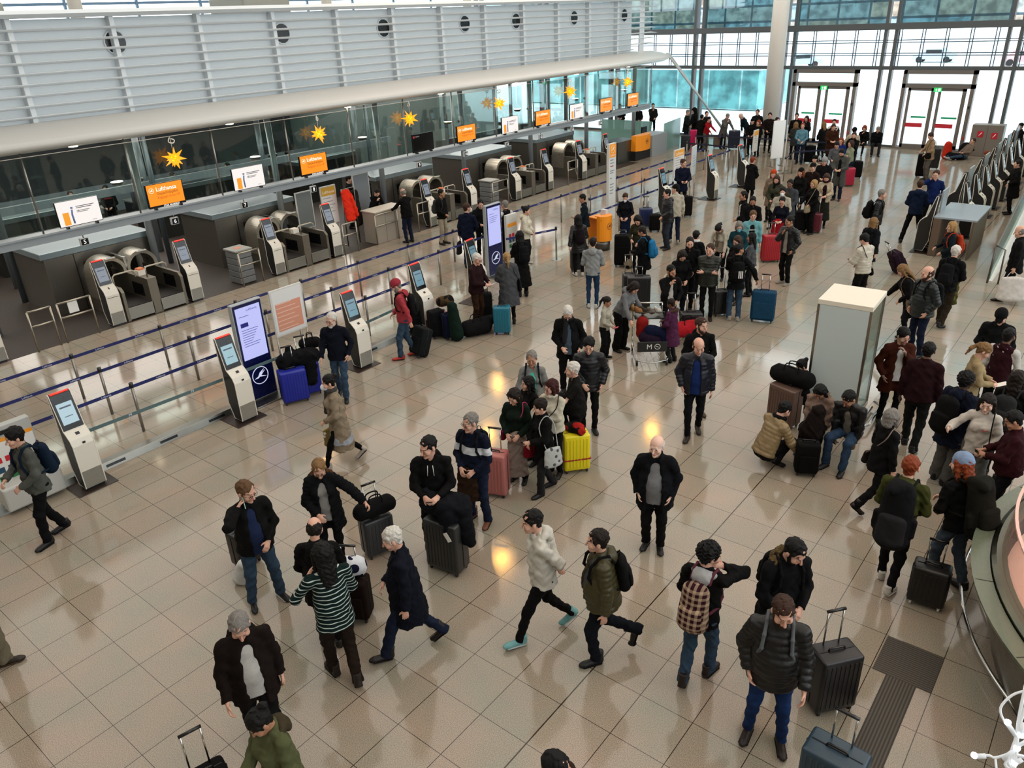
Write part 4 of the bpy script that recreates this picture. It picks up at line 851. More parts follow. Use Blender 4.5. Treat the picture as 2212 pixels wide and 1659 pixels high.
# --- bag-drop island
BRN = M_plain('7a7468', .34, .7); KW = M_plain('d3cec2', .4); KD = M_plain('1d1d1c', .45)
def kiosk(loc, rz, label, drop=0, strip=1, scr='8a94a6', plate=1, group=None, wear=0):
    e = empty('kiosk', loc, rz); tag(e, label, 'kiosk', group); w = .158
    pr = [(.19, .06), (.19, .80), (.15, .90), (.05, .99), (.0, 1.02), (-.155, 1.58), (-.185, 1.6), (-.205, 1.58), (-.15, .95), (-.15, .35), (-.04, .06)]
    bm = bmesh.new(); prism(bm, pr, lambda a, c: (a, -w, c), lambda a, c: (a, w, c)); obj('cabinet', bm, KD, e, .006)
    bm = bmesh.new(); q = [(.194, .36), (.194, .80), (.154, .905), (.052, .996), (.0, 1.026), (-.004, 1.02), (.05, .985), (.147, .897), (.186, .80), (.186, .36)]; prism(bm, q, lambda a, c: (a, -w-.004, c), lambda a, c: (a, w+.004, c)); obj('front_panel', bm, KW, e, .002)
    bm = bmesh.new(); box(bm, .186, .194, -w, w, .06, .36); obj('kick_panel', bm, STEEL, e)
    for g in (-1, 1):
        bm = bmesh.new(); tube(bm, [(a, g*(w+.001), c) for a, c in pr], .009, 6, closed=1); obj('edge_trim', bm, KW, e)
    sl = np.array([-.155, 0, .56]); sl = sl/np.linalg.norm(sl); nn = np.array([sl[2], 0, -sl[0]]); c0 = np.array([0, 0, 1.02])+sl*.29
    bm = bmesh.new(); obox(bm, c0+nn*.006, sl, (0, 1, 0), nn, .285, .154, .006); obj('screen_panel', bm, BLK, e, .004)
    bm = bmesh.new(); obox(bm, c0-sl*.03+nn*.0135, sl, (0, 1, 0), nn, .17, .118, .0015); dsp = obj('display', bm, M_emit(scr, .75), e)
    bm = bmesh.new(); obox(bm, c0+sl*.07+nn*.016, sl, (0, 1, 0), nn, .012, .085, .001); obox(bm, c0-sl*.08+nn*.016, sl, (0, 1, 0), nn, .006, .06, .001); obj('text_line', bm, M_plain('4a5568', .4), dsp)
    bm = bmesh.new(); tube(bm, [(-.158, -.13, 1.6), (-.158, .13, 1.6)], .015, 8); obj('light_strip', bm, M_emit('ff2a1c', 2) if strip else KD, e)
    cz = np.array([.1, 0, .952]); s2 = nrm(V(-.1, 0, .09)); n2 = V(s2[2], 0, -s2[0])
    bm = bmesh.new()
    if drop: obox(bm, (.19, 0, .74), (0, 0, 1), (0, 1, 0), (1, 0, 0), .005, .13, .006); obox(bm, cz, s2, (0, 1, 0), n2, .03, .014, .004)
    else: obox(bm, cz+s2*.02, s2, (0, 1, 0), n2, .025, .03, .004); obox(bm, (.186, .015, .83), (0, .0, 1), (0, 1, 0), (1, 0, 0), .014, .022, .008)
    obj('card_slot', bm, BLK, e)
    bm = bmesh.new(); box(bm, -.1, .17, -w+.02, w-.02, 0, .07); obj('plinth', bm, BLK, e)
    if plate: bm = bmesh.new(); box(bm, -.4, .27, -.31, .31, 0, .014); obj('base_plate', bm, M_plain('2a1b14', .4), e, .005)
    return e
# each unit: two kiosks, two scales with belts and round gantries, a big steel box behind
NAMES = ['five and six, nearest the camera', 'seven and eight, left of the podium', 'nine and ten, just beyond the podium', 'eleven and twelve, fourth along', 'at the far end of the row']
for ui, y0 in enumerate((6.05, 10.85, 17.25, 22.0, 26.6)):
    if ui == 0: kiosk((-9.6, 3.3, 0), 0, 'white bag-drop kiosk cut off by the left picture edge', 1, plate=0)
    kiosk((-9.62, y0-.02, 0), 0, 'bag-drop kiosk at the near side of desks '+NAMES[ui], 1, scr='7f8794', plate=0)
    kiosk((-9.62, y0+2.12, 0), 0, 'bag-drop kiosk at the far side of desks '+NAMES[ui], 1, scr='7f8794', plate=0)
    e = empty('bag_drop_belt', (-9.5, y0+1.05, 0)); tag(e, 'steel double luggage belt with round gantries at desks '+NAMES[ui], 'baggage belt')
    for x, y, h_, nm in ((0, -.78, .86, 'side_wall'), (0, 0, .93, 'middle_wall'), (0, .78, .86, 'side_wall')):
        bm = bmesh.new(); t_ = .04 if nm == 'side_wall' else .12; prism(bm, [(0, 0), (0, h_-.1 if nm == 'side_wall' else h_), (-.1, h_), (-1.9, h_), (-1.9, 0)], lambda a, c: (a, y-t_, c), lambda a, c: (a, y+t_, c)); wl = obj(nm, bm, BRN, e, .006)
        if nm != 'middle_wall' or 1:
            for g in (-1, 1): bm = bmesh.new(); box(bm, -.85, -.3, y+g*t_-.004, y+g*t_+.004, .42, .74); obj('black_panel', bm, BLK, wl)
    for y in (-.42, .42):
        bm = bmesh.new(); box(bm, -.02, .0, y-.33, y+.33, .04, .34); obj('front_panel', bm, STEEL, e, .004)
        bm = bmesh.new(); box(bm, -1.95, -.02, y-.32, y+.32, .3, .36); obj('belt', bm, M_plain('17120f', .55), e)
        # gantry: thick half ring
        bm = bmesh.new(); n_ = 20; R0, R1, xa, xb = .33, .42, -1.2, -1.82
        P_ = [(math.cos(math.pi*t/n_), math.sin(math.pi*t/n_)) for t in range(n_+1)]; cz = .95
        vs = [[bm.verts.new((x, y+c*R, (cz+s*R) if 0 <= t_ <= n_ else 0)) for (x, R) in ((xa, R1), (xa, R0), (xb, R0), (xb, R1))] for t_, (c, s) in enumerate(P_)]
        vs = [[bm.verts.new((v_.co.x, v_.co.y, .35)) for v_ in vs[0]]]+vs+[[bm.verts.new((v_.co.x, v_.co.y, .35)) for v_ in vs[-1]]]
        for a, b_ in zip(vs[:-1], vs[1:]):
            for q in range(4): f_ = bm.faces.new([a[q], a[(q+1) % 4], b_[(q+1) % 4], b_[q]])
        gt = obj('gantry', bm, M_plain('aaa394', .28, .75), e)
        bm = bmesh.new(); obox(bm, (xa+.12, y, cz+.425), (0, 1, 0), (1, 0, 0), (0, 0, 1), .13, .05, .012); obj('display_housing', bm, M_plain('b9b3a4', .3), gt, .01); bm = bmesh.new(); obox(bm, (xa+.12, y, cz+.438), (0, 1, 0), (1, 0, 0), (0, 0, 1), .08, .028, .004); obj('display', bm, M_emit('7fbf8a' if ui in (2, 3) else '5d6a66', .8), gt)
        g = -1 if y < 0 else 1
        bm = bmesh.new(); tube(bm, [(-.5, y-.3, .85), (-.5, y-.3, 1.05), (-.5, y-.24, 1.1), (-.5, y+.2, 1.1), (-.5, y+.27, 1.05), (-.5, y+.27, .92)], .02, 8); obj('guard_rail', bm, M_plain('b3aa97', .3), e)
    for k, c in enumerate(('d8d2c6', 'd27a4a')):
        if ui == 1 and k: continue
        bm = bmesh.new(); box(bm, -.62+.0, -.42, -.1, .1, .93, 1.06) if k == 0 else [box(bm, -.62+.05*q, -.59+.05*q, -.07, .08, 1.06, 1.1) for q in range(4)]; obj('tag_holder' if k == 0 else 'luggage_tag', bm, M_plain(c, .5), e)
    bm = bmesh.new(); tube(bm, [(-.2, 0, .93), (-.2, 0, 1.2)], .016, 8); obj('post', bm, STEEL, e)
    bm = bmesh.new(); box(bm, -1.95, -1.2, -.03, .03, .93, 1.3); obj('side_cover', bm, CHR, e, .01)
    e = empty('steel_enclosure', (-11.56, y0+.85, 0)); tag(e, 'large brushed steel conveyor housing behind desks '+NAMES[ui], 'cabinet')
    bm = bmesh.new(); box(bm, -1.9, 0, -1.4, 1.4, 0, 1.46); obj('body', bm, M_plain('6f6a62', .35, .75), e, .01)
    bm = bmesh.new(); box(bm, -2.0, .0, -1.46, 1.46, 1.46, 1.62); obj('lid', bm, M_plain('8d999d', .3, .6), e, .015)
    for y in (-.22, .62): bm = bmesh.new(); box(bm, .0, .02, y-.26, y+.26, .5, 1.2); obj('hatch', bm, BLK, e)
    bm = bmesh.new(); box(bm, .0, .01, -.68, -.66, 0, 1.46); obj('joint', bm, DARK, e)
# podium desk, tray stacks, rails, boards, staff desks
def rail(pts_list, label, group, name='guard_rail', m=None):
    e = empty(name, tuple(pts_list[0][0][:2])+(0,)); tag(e, label, 'railing', group); o_ = np.array([*pts_list[0][0][:2], 0])
    for i, P_ in enumerate(pts_list):
        bm = bmesh.new(); tube(bm, [np.array(p)-o_ for p in P_], .022, 8); obj('post' if abs(P_[0][0]-P_[-1][0])+abs(P_[0][1]-P_[-1][1]) < .01 else 'crossbar', bm, m or M_metal('a8a294', .3), e)
RL = [(4.55, 4.75, .45), (5.0, 5.9, .9)]
def frame_rail(y0, y1, lab, x=-9.4, hi=.95, mid=.6):
    rail([[(x, y0, 0), (x, y0, hi)], [(x, y1, 0), (x, y1, hi)], [(x, y0, hi), (x, y1, hi)], [(x, y0, mid), (x, y1, mid)]], lab, None)
frame_rail(4.1, 4.6, 'short free-standing steel rail left of the nearest bag-drop kiosk'); frame_rail(4.75, 5.5, 'wide steel rail with a small paper notice beside the nearest bag-drop kiosk')
thing_box('notice', 'small white paper notice fixed to the steel rail', 'sign', (-9.42, -9.41, 4.98, 5.2, .66, .92), M_plain('d8d8d4', .6))
frame_rail(9.55, 10.2, 'steel rail in front of the grey tray stack by desk 7'); frame_rail(13.2, 13.75, 'steel rail before the red coat'); frame_rail(14.55, 15.5, 'steel rail in front of the grey podium'); frame_rail(16.45, 17.0, 'steel rail between podium and desk 9'); frame_rail(20.4, 21.3, 'steel rail in front of the tray stack by desk 11'); frame_rail(25.3, 26.0, 'steel rail beside desk 13')
for y, lab in ((9.85, 'stack of grey plastic trays with red label beside desk 7'), (20.75, 'stack of grey plastic trays beside desk 11')):
    e = empty('tray_stack', (-9.85, y, 0)); tag(e, lab, 'trays')
    for k in range(5): bm = bmesh.new(); box(bm, -.3, .25, -.24, .24, .02+k*.18, .185+k*.18); obj('tray', bm, M_plain('6a6c6c', .5), e, .015)
    bm = bmesh.new(); box(bm, -.33, .28, -.27, .27, .93, .98); obj('lid', bm, M_plain('8a8a84', .45), e, .01)
    if y < 12: bm = bmesh.new(); tube(bm, [(-.02, 0, .982), (-.02, 0, .984)], .11, 16); obj('sticker', bm, M_plain('c77a5a', .5), e)
e = empty('podium', (-9.75, 15.25, 0)); tag(e, 'grey wooden service podium behind a rail with staff member', 'desk')
bm = bmesh.new(); box(bm, -.3, .3, -.65, .65, 0, 1.0); obj('body', bm, M_plain('9b9285', .5), e, .01); bm = bmesh.new(); box(bm, -.34, .33, -.68, .68, 1.0, 1.04); obj('top', bm, M_plain('b9b1a2', .4), e, .005); bm = bmesh.new(); box(bm, .3, .303, -.22, -.215, 0, 1.0); box(bm, .3, .303, .2, .205, 0, 1.0); obj('joint', bm, M_plain('55504a', .5), e)
def board(x, y, w, z0, z1, rz, label, col, top=None, lines=6, legs=1, frame='c4c4bf', nm='notice_board', img=None, title=None):
    e = empty(nm, (x, y, 0), rz); tag(e, label, 'sign'); hw_ = w/2
    bm = bmesh.new(); box(bm, -.02, .02, -hw_, hw_, z0, z1); obj('frame', bm, M_plain(frame, .35), e, .006)
    bm = bmesh.new(); box(bm, .02, .023, -hw_+.035, hw_-.035, z0+.035, z1-.035); obj('poster', bm, M_plain(col, .5), e)
    if top: bm = bmesh.new(); box(bm, .0232, .025, -hw_+.035, hw_-.035, z1-.035-(z1-z0)*.22, z1-.035); obj('header', bm, M_plain(top, .5), e)
    if img: bm = bmesh.new(); box(bm, .0232, .025, -hw_+.08, hw_-.08, z0+.1, z0+(z1-z0)*.7); obj('picture', bm, M_plain(img, .5), e)
    for k in range(lines):
        zz = z1-(z1-z0)*(.32+.09*k); bm = bmesh.new(); box(bm, .0255, .027, -hw_+.09, hw_*(.2+.12*((k*7) % 5)), zz, zz+.014); obj('text_line', bm, M_plain('55585c' if not img else 'd9b8a6', .5), e)
    if title: P_ = np.array([x, y, 0])+rotz(rz)@V(.027, 0, z1-.035-(z1-z0)*.13); text('lettering', title, e, tuple(P_), tuple(rotz(rz)@V(0, 1, 0)), (0, 0, 1), w*.2, M_plain('f4ead8', .5), .0006)
    if legs:
        for g in (-1, 1): bm = bmesh.new(); tube(bm, [(0, g*(hw_-.02), 0), (0, g*(hw_-.02), z0+.02)], .016, 8); obj('leg', bm, STEEL, e); bm = bmesh.new(); box(bm, -.22, .22, g*(hw_-.02)-.02, g*(hw_-.02)+.02, 0, .025); obj('foot', bm, STEEL, e)
    return e
board(-10.7, 12.9, .62, .75, 1.9, 0, 'empty grey framed display board behind desk 8', '6f7472', lines=0)
board(-10.5, 13.7, .62, .75, 1.95, 0, 'framed notice with a yellow airline header behind desk 8', 'd5d2cc', 'c79a2e', title='Lufthansa')
board(-11.0, 15.5, .7, .75, 2.0, 0, 'grey empty framed board behind the podium', '7d8184', lines=0)
e = empty('clothes_rack', (-10.2, 14.0, 0)); tag(e, 'steel rail stand behind the orange-red coat', 'stand'); bm = bmesh.new(); tube(bm, [(0, 0, 0), (0, 0, 1.8), (0, .5, 1.8), (0, .5, 0)], .02, 8); obj('frame', bm, STEEL, e)
Sx = Soft(); Sx.rod((-10.15, 14.1, 1.72), (-10.12, 14.2, .85), .17, .2, side=(0, 1, 0), da=.07, db=.09, k=.05).rod((-10.1, 14.25, 1.6), (-10.05, 14.4, .95), .07, .06, k=.04); v_, q_ = Sx.mesh(.014, .012); tag(link('hanging_coat', np_mesh('hanging_coat', v_, q_, M_cloth('f0341c'))), 'bright orange-red coat hanging beside the staff', 'coat')
Sx = Soft(); Sx.rod((-10.3, 14.55, 1.6), (-10.3, 14.6, .6), .18, .2, side=(0, 1, 0), da=.08, db=.1, k=.05); v_, q_ = Sx.mesh(.016, .012); tag(link('hanging_coat', np_mesh('hanging_coat', v_, q_, M_cloth('2a2520'))), 'dark coat hanging behind the orange-red one', 'coat')
def service_desk(x, y, rz, label, w=.55, h=1.05, orange=1):
    e = empty('service_desk', (x, y, 0), rz); tag(e, label, 'desk'); OM = M_plain('e98d12', .4)
    bm = bmesh.new(); cyl(bm, (0, 0), .25, 0, .32, 28); obj('base', bm, STEELD, e)
    bm = bmesh.new(); prism(bm, [(.30*math.cos(t*.22-1.1), .29*math.sin(t*.22-1.1)) for t in range(11)]+[(.02, .26), (.02, -.26)], lambda a, b_: (a, b_, .3), lambda a, b_: (a, b_, h)); obj('front', bm, OM, e)
    bm = bmesh.new(); box(bm, -.35, .2, -.25, .25, h-.1, h-.07); obj('top', bm, OM, e, .005)
    bm = bmesh.new(); box(bm, -.35, -.33, -.25, .25, .3, h-.1); obj('back', bm, OM, e)
    bm = bmesh.new(); box(bm, -.2, -.05, -.1, .1, h-.07, h-.05); obj('tray', bm, M_plain('d9a07a', .5), e)
    bm = bmesh.new(); box(bm, -.15, .05, .1, .22, h-.07, h+.12); obj('leaflet_holder', bm, M_plain('c9ccd0', .3), e)
    R_ = rotz(rz); crane(e, (.305, 0, .75), .1, M_plain('14183a', .4))
    return e
service_desk(-2.95, 17.8, -.15, 'orange rounded airline service desk with bird emblem in the hall')
e = empty('check_in_desk', (-9.75, 32.3, 0)); tag(e, 'orange and grey staffed check-in desk at the far end', 'desk')
bm = bmesh.new(); prism(bm, [(.0, 0), (.15, .3), (.2, .7), (.15, 1.1), (0, 1.4), (-.25, 1.4), (-.25, 0)], lambda a, b_: (a, b_-.9, .45), lambda a, b_: (a, b_-.9, 1.15)); obj('orange_front', bm, M_plain('e98d12', .4), e); bm = bmesh.new(); box(bm, -.3, .0, -.9, .5, 0, .45); obj('plinth', bm, DARK, e); bm = bmesh.new(); box(bm, -.8, .1, .5, 2.0, 0, 1.0); obj('side_desk', bm, M_plain('8c9294', .4), e); bm = bmesh.new(); box(bm, -.6, -.55, .6, 1.1, 1.0, 1.35); obj('monitor', bm, BLK, e)
crane(e, (.21, -.2, .85), .12, M_plain('14183a', .4))
thing_box('grey_counter', 'low grey steel counter block behind the far kiosk', 'counter', (-10.9, -10.0, 30.2, 31.8, 0, 1.0), M_metal('7c7c76', .35))
# green glass screens at far end
for a, b_, lab in (((-9.9, 34.4), (-10.3, 36.9), 'green glass screen panel at the far end of the desks, nearer one'), ((-10.9, 34.9), (-13.9, 34.9), 'green glass screen panel turned towards the desks')):
    bm = bmesh.new(); d = V(b_[0]-a[0], b_[1]-a[1], 0); L_ = np.linalg.norm(d); d /= L_; obox(bm, V((a[0]+b_[0])/2, (a[1]+b_[1])/2, .68), d, (0, 0, 1), (-d[1], d[0], 0), L_/2, .68, .012); tag(obj('glass_screen', bm, M_plain('7fa79c', .15, alpha=.8)), lab, 'glass screen')
# pillar sign
e = empty('totem_sign', (-4.7, 21.1, 0)); tag(e, 'tall narrow white totem with orange airline head', 'sign')
bm = bmesh.new(); box(bm, -.05, .05, -.22, .22, 0, 2.55); obj('panel', bm, M_plain('c9cccb', .35), e, .006); bm = bmesh.new(); box(bm, .0505, .053, -.2, .2, 2.1, 2.53); obj('head', bm, M_plain('ef9a1c', .4), e); crane(e, (.056, 0, 2.36), .12, M_plain('f5efe4', .4))
text('lettering', 'Lufthansa', e, (-4.644, 21.1, 2.17), (0, 1, 0), (0, 0, 1), .085, M_plain('f5efe4', .4), .0006)
for k, (z, w_) in enumerate(((2.0, .2), (1.9, .24), (1.8, .2), (1.65, .26), (1.58, .2), (1.4, .12), (1.2, .24), (1.1, .2), (1.0, .22), (.9, .18))): bm = bmesh.new(); box(bm, .0505, .053, -.15, -.15+w_, z, z+.03); obj('text_line', bm, M_plain('a0202a' if k == 2 else '7b8084', .5), e)
# lit info totems
def led_totem(x, y, label, qr=0):
    e = empty('info_totem', (x, y, 0)); tag(e, label, 'display')
    bm = bmesh.new(); box(bm, -.06, .05, -.32, .32, .03, 1.98); obj('cabinet', bm, M_plain('9a9fa2', .3), e, .01)
    bm = bmesh.new(); box(bm, .05, .056, -.3, .3, .05, 1.96); obj('front', bm, DKB, e, .004); bm = bmesh.new(); box(bm, .057, .059, -.26, .26, .88, 1.9); ds = obj('display', bm, BLUE, e)
    bm = bmesh.new(); box(bm, -.25, .35, -.36, .36, 0, .03); obj('base_plate', bm, STEEL, e, .004)
    crane(e, (.062, 0, .5), .17, M_emit('d8dcf4', .8))
    text('lettering', 'Lufthansa', e, (x+.0605, y+.08, 1.83), (0, 1, 0), (0, 0, 1), .06, M_plain('2a2f9a', .5), .0004)
    for k in range(9 if not qr else 5): zz = 1.72 if k == 0 else 1.5-.045*k if not qr else 1.7-.05*k; bm = bmesh.new(); box(bm, .0595, .061, -.2, .0+.03*((k*5) % 6), zz, zz+.009); obj('text_line', bm, M_plain('3036a0', .5), e)
    if not qr: bm = bmesh.new(); box(bm, .0595, .061, -.2, -.04, 1.52, 1.6); obj('pictogram', bm, M_plain('1c2280', .5), e)
led_totem(-2.95, 5.62, 'tall blue-lit information totem beside the framed poster'); led_totem(-4.1, 14.1, 'tall blue-lit information totem behind the grey-haired man', 1)
board(-3.1, 6.62, .75, 1.0, 1.95, 0, 'silver framed poster with reddish text panel on legs', 'cfd0cf', img='c98a72', lines=7)
# low metal guide curbs with slots
for k, (a, b_) in enumerate(((-3, 2.25), (2.3, 5.0), (8.0, 10.4))):
    e = empty('floor_curb', (-2.92, a, 0)); tag(e, ('long low steel guide curb left of the nearest kiosk', 'low steel guide curb between the two nearest kiosks', 'low steel guide curb by the man in the pink hoodie')[k], 'curb')
    bm = bmesh.new(); prism(bm, [(-.14, 0), (-.14, .1), (.06, .12), (.1, .0)], lambda p, c: (p, 0, c), lambda p, c: (p, b_-a, c)); obj('rail_body', bm, STEEL, e, .004)
    y = .35
    while y < b_-a-.4: bm = bmesh.new(); obox(bm, (.085, y, .06), (0, 1, 0), nrm(V(.04, 0, -.12)), nrm(V(.12, 0, .04)), .16, .022, .006); obj('slot', bm, BLK, e); y += .95
# baggage gauge at left
e = empty('baggage_gauge', (-3.05, 1.35, 0)); tag(e, 'grey baggage size gauge with white notice and orange stripe', 'sign')
bm = bmesh.new(); box(bm, -.1, .04, -.35, .35, 0, 1.3); obj('back_panel', bm, M_plain('a8a9a5', .4), e, .01); bm = bmesh.new(); box(bm, .041, .045, -.33, .33, .3, 1.1); obj('notice', bm, M_plain('d9d9d6', .5), e); bm = bmesh.new(); box(bm, .041, .047, -.33, .33, 1.06, 1.12); obj('stripe', bm, M_plain('e9951f', .5), e)
for i_, (yy, zz, c) in enumerate(((-.24, .78, 'c01c2c'), (-.08, .78, 'c01c2c'), (-.24, .62, '16435e'), (-.08, .62, '16435e'), (-.24, .48, '1c6b3a'), (-.08, .48, '1c6b3a'))): bm = bmesh.new(); box(bm, .046, .049, yy-.055, yy+.055, zz-.045, zz+.045); obj('icon', bm, M_plain(c, .5), e)
bm = bmesh.new(); box(bm, .03, .36, -.4, .45, .06, .45); obj('bin', bm, M_plain('b5b5b0', .4), e, .03); bm = bmesh.new(); box(bm, .02, .06, -.13, .06, 1.17, 1.23); obj('readout', bm, BLK, e)
# second, smaller gauge near the far totem
e = empty('baggage_gauge', (-4.35, 15.2, 0)); tag(e, 'slim white baggage notice with orange stripe beside the far blue totem', 'sign')
bm = bmesh.new(); box(bm, -.06, .03, -.24, .24, 0, 1.45); obj('back_panel', bm, M_plain('c5c5c0', .4), e, .01); bm = bmesh.new(); box(bm, .031, .034, -.2, .2, 1.1, 1.2); obj('stripe', bm, M_plain('e9951f', .5), e)
for yy, zz, c in ((-.1, .85, 'c01c2c'), (.04, .85, 'c01c2c'), (-.1, .7, '16435e'), (.04, .7, '16435e'), (-.1, .55, '1c6b3a'), (.04, .55, '1c6b3a')): bm = bmesh.new(); box(bm, .032, .036, yy-.05, yy+.05, zz-.05, zz+.05); obj('icon', bm, M_plain(c, .5), e)
# hall kiosks
kiosk((-2.6, 2.12, 0), 0, 'white self check-in kiosk with red light strip, nearest one at left', scr='b6d2dc'); kiosk((-2.5, 4.9, 0), 0, 'white self check-in kiosk left of the first blue totem', scr='9fc4ce'); kiosk((-2.5, 7.75, 0), 0, 'white self check-in kiosk behind the bearded man in navy', scr='6f97a6')
kiosk((-2.72, 9.9, 0), 0, 'white self check-in kiosk behind the man in the pink hoodie', scr='6f97a6'); kiosk((-3.0, 12.1, 0), .1, 'white self check-in kiosk beside the man in maroon pullover', scr='5f8796')
kiosk((-3.4, 22.5, 0), 0, 'dark-sided kiosk next to the man in navy quilted jacket', scr='6f97a6'); kiosk((-3.1, 25.6, 0), 0, 'dark-sided kiosk beside the framed airline notices', scr='6f97a6'); kiosk((-3.05, 28.2, 0), 0, 'dark-sided kiosk used by a person in a black coat', scr='6f97a6')
board(-3.9, 24.4, .78, 1.0, 1.95, 0, 'framed notice with orange airline header on tall legs', 'd4d2cf', 'e0982a', title='Lufthansa'); board(-3.7, 25.2, .6, .9, 1.95, .2, 'pale framed notice standing right of the orange-headed one', 'b9c4c8', lines=5)
board(-4.0, 31.6, .5, .8, 1.7, 0, 'small notice board with red icons beyond the kiosks', 'd0cfca', 'e0982a', lines=4); board(-3.5, 32.9, .6, .35, 1.95, -.6, 'blank white framed board among the far queue', 'eef2f4', lines=0, frame='e4e8ea'); board(-2.7, 31.7, .8, .1, 1.9, .35, 'frosted white panel edge-on in the far queue', 'c9d2d4', lines=0)
# belts and posts
BELT = M_plain('141d5c', .6); BELTG = M_plain('4d6466', .6)
def post(x, y, lab, grp, base=0, h_=.95):
    e = empty('barrier_post', (x, y, 0)); tag(e, lab, 'barrier post', grp)
    bm = bmesh.new(); cyl(bm, (0, 0), .026, .0, h_, 16); obj('tube', bm, M_plain('8e8a84', .32, .7), e); bm = bmesh.new(); cyl(bm, (0, 0), .036, h_-.07, h_+.02, 16); obj('head', bm, DARK, e)
    if base: bm = bmesh.new(); cyl(bm, (0, 0), .17, 0, .02, 28, .16); obj('base', bm, CHR, e)
def belt(a, b_, lab, grp, m=BELT, z=.89, txt='Lufthansa', w=.03):
    bm = bmesh.new(); a = np.array([*a, z]); b_ = np.array([*b_, z]); d = b_-a; L_ = np.linalg.norm(d); d = d/L_; nn = V(d[1], -d[0], 0)
    obox(bm, (a+b_)/2, d, (0, 0, 1), nn, L_/2-.03, w, .003); o = obj('barrier_belt', bm, m); tag(o, lab, 'barrier belt', grp)
    if txt and L_ > 1:
        for t in ((.3, .75) if L_ > 1.2 else (.5,)):
            P_ = a+d*L_*t+nn*.005; tt = text('lettering', txt, None, tuple(P_), tuple(d), (0, 0, 1), .045 if txt != 'M' else .07, M_plain('cfd2e0', .5), .0006); tt.parent = o
for nm, x, ys in (('far line', -5.95, [-.1+1.82*k for k in range(0, 18)]), ('middle line', -4.8, [-.1+1.82*k for k in range(0, 18) if k < 9 or k > 10]), ('near line', -3.62, [-.1+1.82*k for k in range(0, 7)]+[18.1, 19.9, 21.7, 23.5])):
    for y in ys: post(x, y, 'chrome barrier post in the '+nm+' of belts before the desks', 'barrier posts, '+nm, base=(abs(y-16.28) < .2))
    for a, b_ in zip(ys[:-1], ys[1:]):
        if b_-a < 2.5: belt((x, a), (x, b_), 'dark blue airline belt stretched in the '+nm, 'belts, '+nm)
post(-3.5, 16.2, 'chrome barrier post with round base standing alone before the far blue totem', None, 1); belt((-4.1, 14.6), (-3.5, 16.2), 'dark blue belt from the far totem to the lone round-based post', None)
belt((-2.75, 2.3), (-2.65, 4.75), 'grey-green belt between the two nearest kiosks', None, BELTG, .82, 'M'); belt((-2.65, 5.1), (-2.6, 7.6), 'grey-green belt passing the first blue totem', None, BELTG, .82, 'M'); belt((-2.6, 7.95), (-2.75, 9.75), 'grey-green belt behind the bearded man in navy', None, BELTG, .82, 'M')
for (x, y) in ((-8.0, 34.1), (-6.7, 34.7), (-5.6, 34.5), (-3.9, 34.6), (-2.3, 31.6), (-3.0, 34.4), (-1.4, 34.6), (-.6, 33.2), (-5.0, 31.8), (-6.3, 31.9), (-7.4, 32.0), (-2.0, 29.9)): post(x, y, 'chrome barrier post around the far queue by the windows', 'posts of the far queue')
for a, b_ in (((-8.0, 34.1), (-6.7, 34.7)), ((-6.7, 34.7), (-5.6, 34.5)), ((-5.6, 34.5), (-3.9, 34.6)), ((-3.9, 34.6), (-3.0, 34.4)), ((-3.0, 34.4), (-1.4, 34.6)), ((-7.4, 32.0), (-6.3, 31.9)), ((-6.3, 31.9), (-5.0, 31.8)), ((-2.3, 31.6), (-.6, 33.2)), ((-2.0, 29.9), (-2.3, 31.6))): belt(a, b_, 'dark belt around the far queue by the windows', 'belts of the far queue', M_plain('0c1030', .6), txt=None)
# display case
e = empty('display_case', (6.2, 10.98, 0), .05); tag(e, 'tall white and glass display case on a steel trolley base', 'display case')
FR = M_metal('a39d92', .3); a_, b2 = .42, .46
bm = bmesh.new(); box(bm, -a_, a_, -b2, b2, 2.12, 2.2); obj('top', bm, M_plain('d6cfbf', .45), e, .006)
bm = bmesh.new()
for x in (-a_, a_-.04):
    for y in (-b2, b2-.04): box(bm, x, x+.04, y, y+.04, .12, 2.12)
box(bm, -a_, a_, -b2, b2, .12, .2); obj('frame', bm, FR, e, .003)
bm = bmesh.new(); box(bm, -a_+.04, a_-.04, -b2+.005, -b2+.02, .2, 2.12); obj('frosted_panel', bm, M_plain('b7c2c0', .3), e)
bm = bmesh.new(); box(bm, a_-.02, a_-.005, -b2+.04, b2-.04, .2, 2.12); obj('glass_door', bm, GLASS, e)
bm = bmesh.new(); box(bm, -a_+.005, -a_+.02, -b2+.04, b2-.04, .2, 2.12); box(bm, -a_+.04, a_-.04, b2-.02, b2-.005, .2, 2.12); obj('rear_panel', bm, GLASS, e)
for z in (.75, 1.3): bm = bmesh.new(); box(bm, -a_+.04, a_-.04, -b2+.04, b2-.04, z, z+.02); obj('shelf', bm, M_plain('c9b79c', .4), e)
bm = bmesh.new(); tube(bm, [(.38, -.5, .0), (.38, -.5, .1), (.5, -.5, .12), (.62, -.3, .12), (.62, .5, .12), (.5, .6, .12)], .022, 8); tube(bm, [(.3, -.45, .06), (.5, -.3, .06), (.5, .5, .06)], .018, 8); obj('bumper_rail', bm, CHR, e)
for z, c, lab in ((.78, 'a3242c', 'dark red folded leaflet inside the display case, lower shelf'), (1.33, '6d5a48', 'brown model suitcase inside the display case')):
    thing_box('display_item', lab, 'display item', (6.3, 6.5, 10.8, 11.1, z, z+.2), M_plain(c, .5))
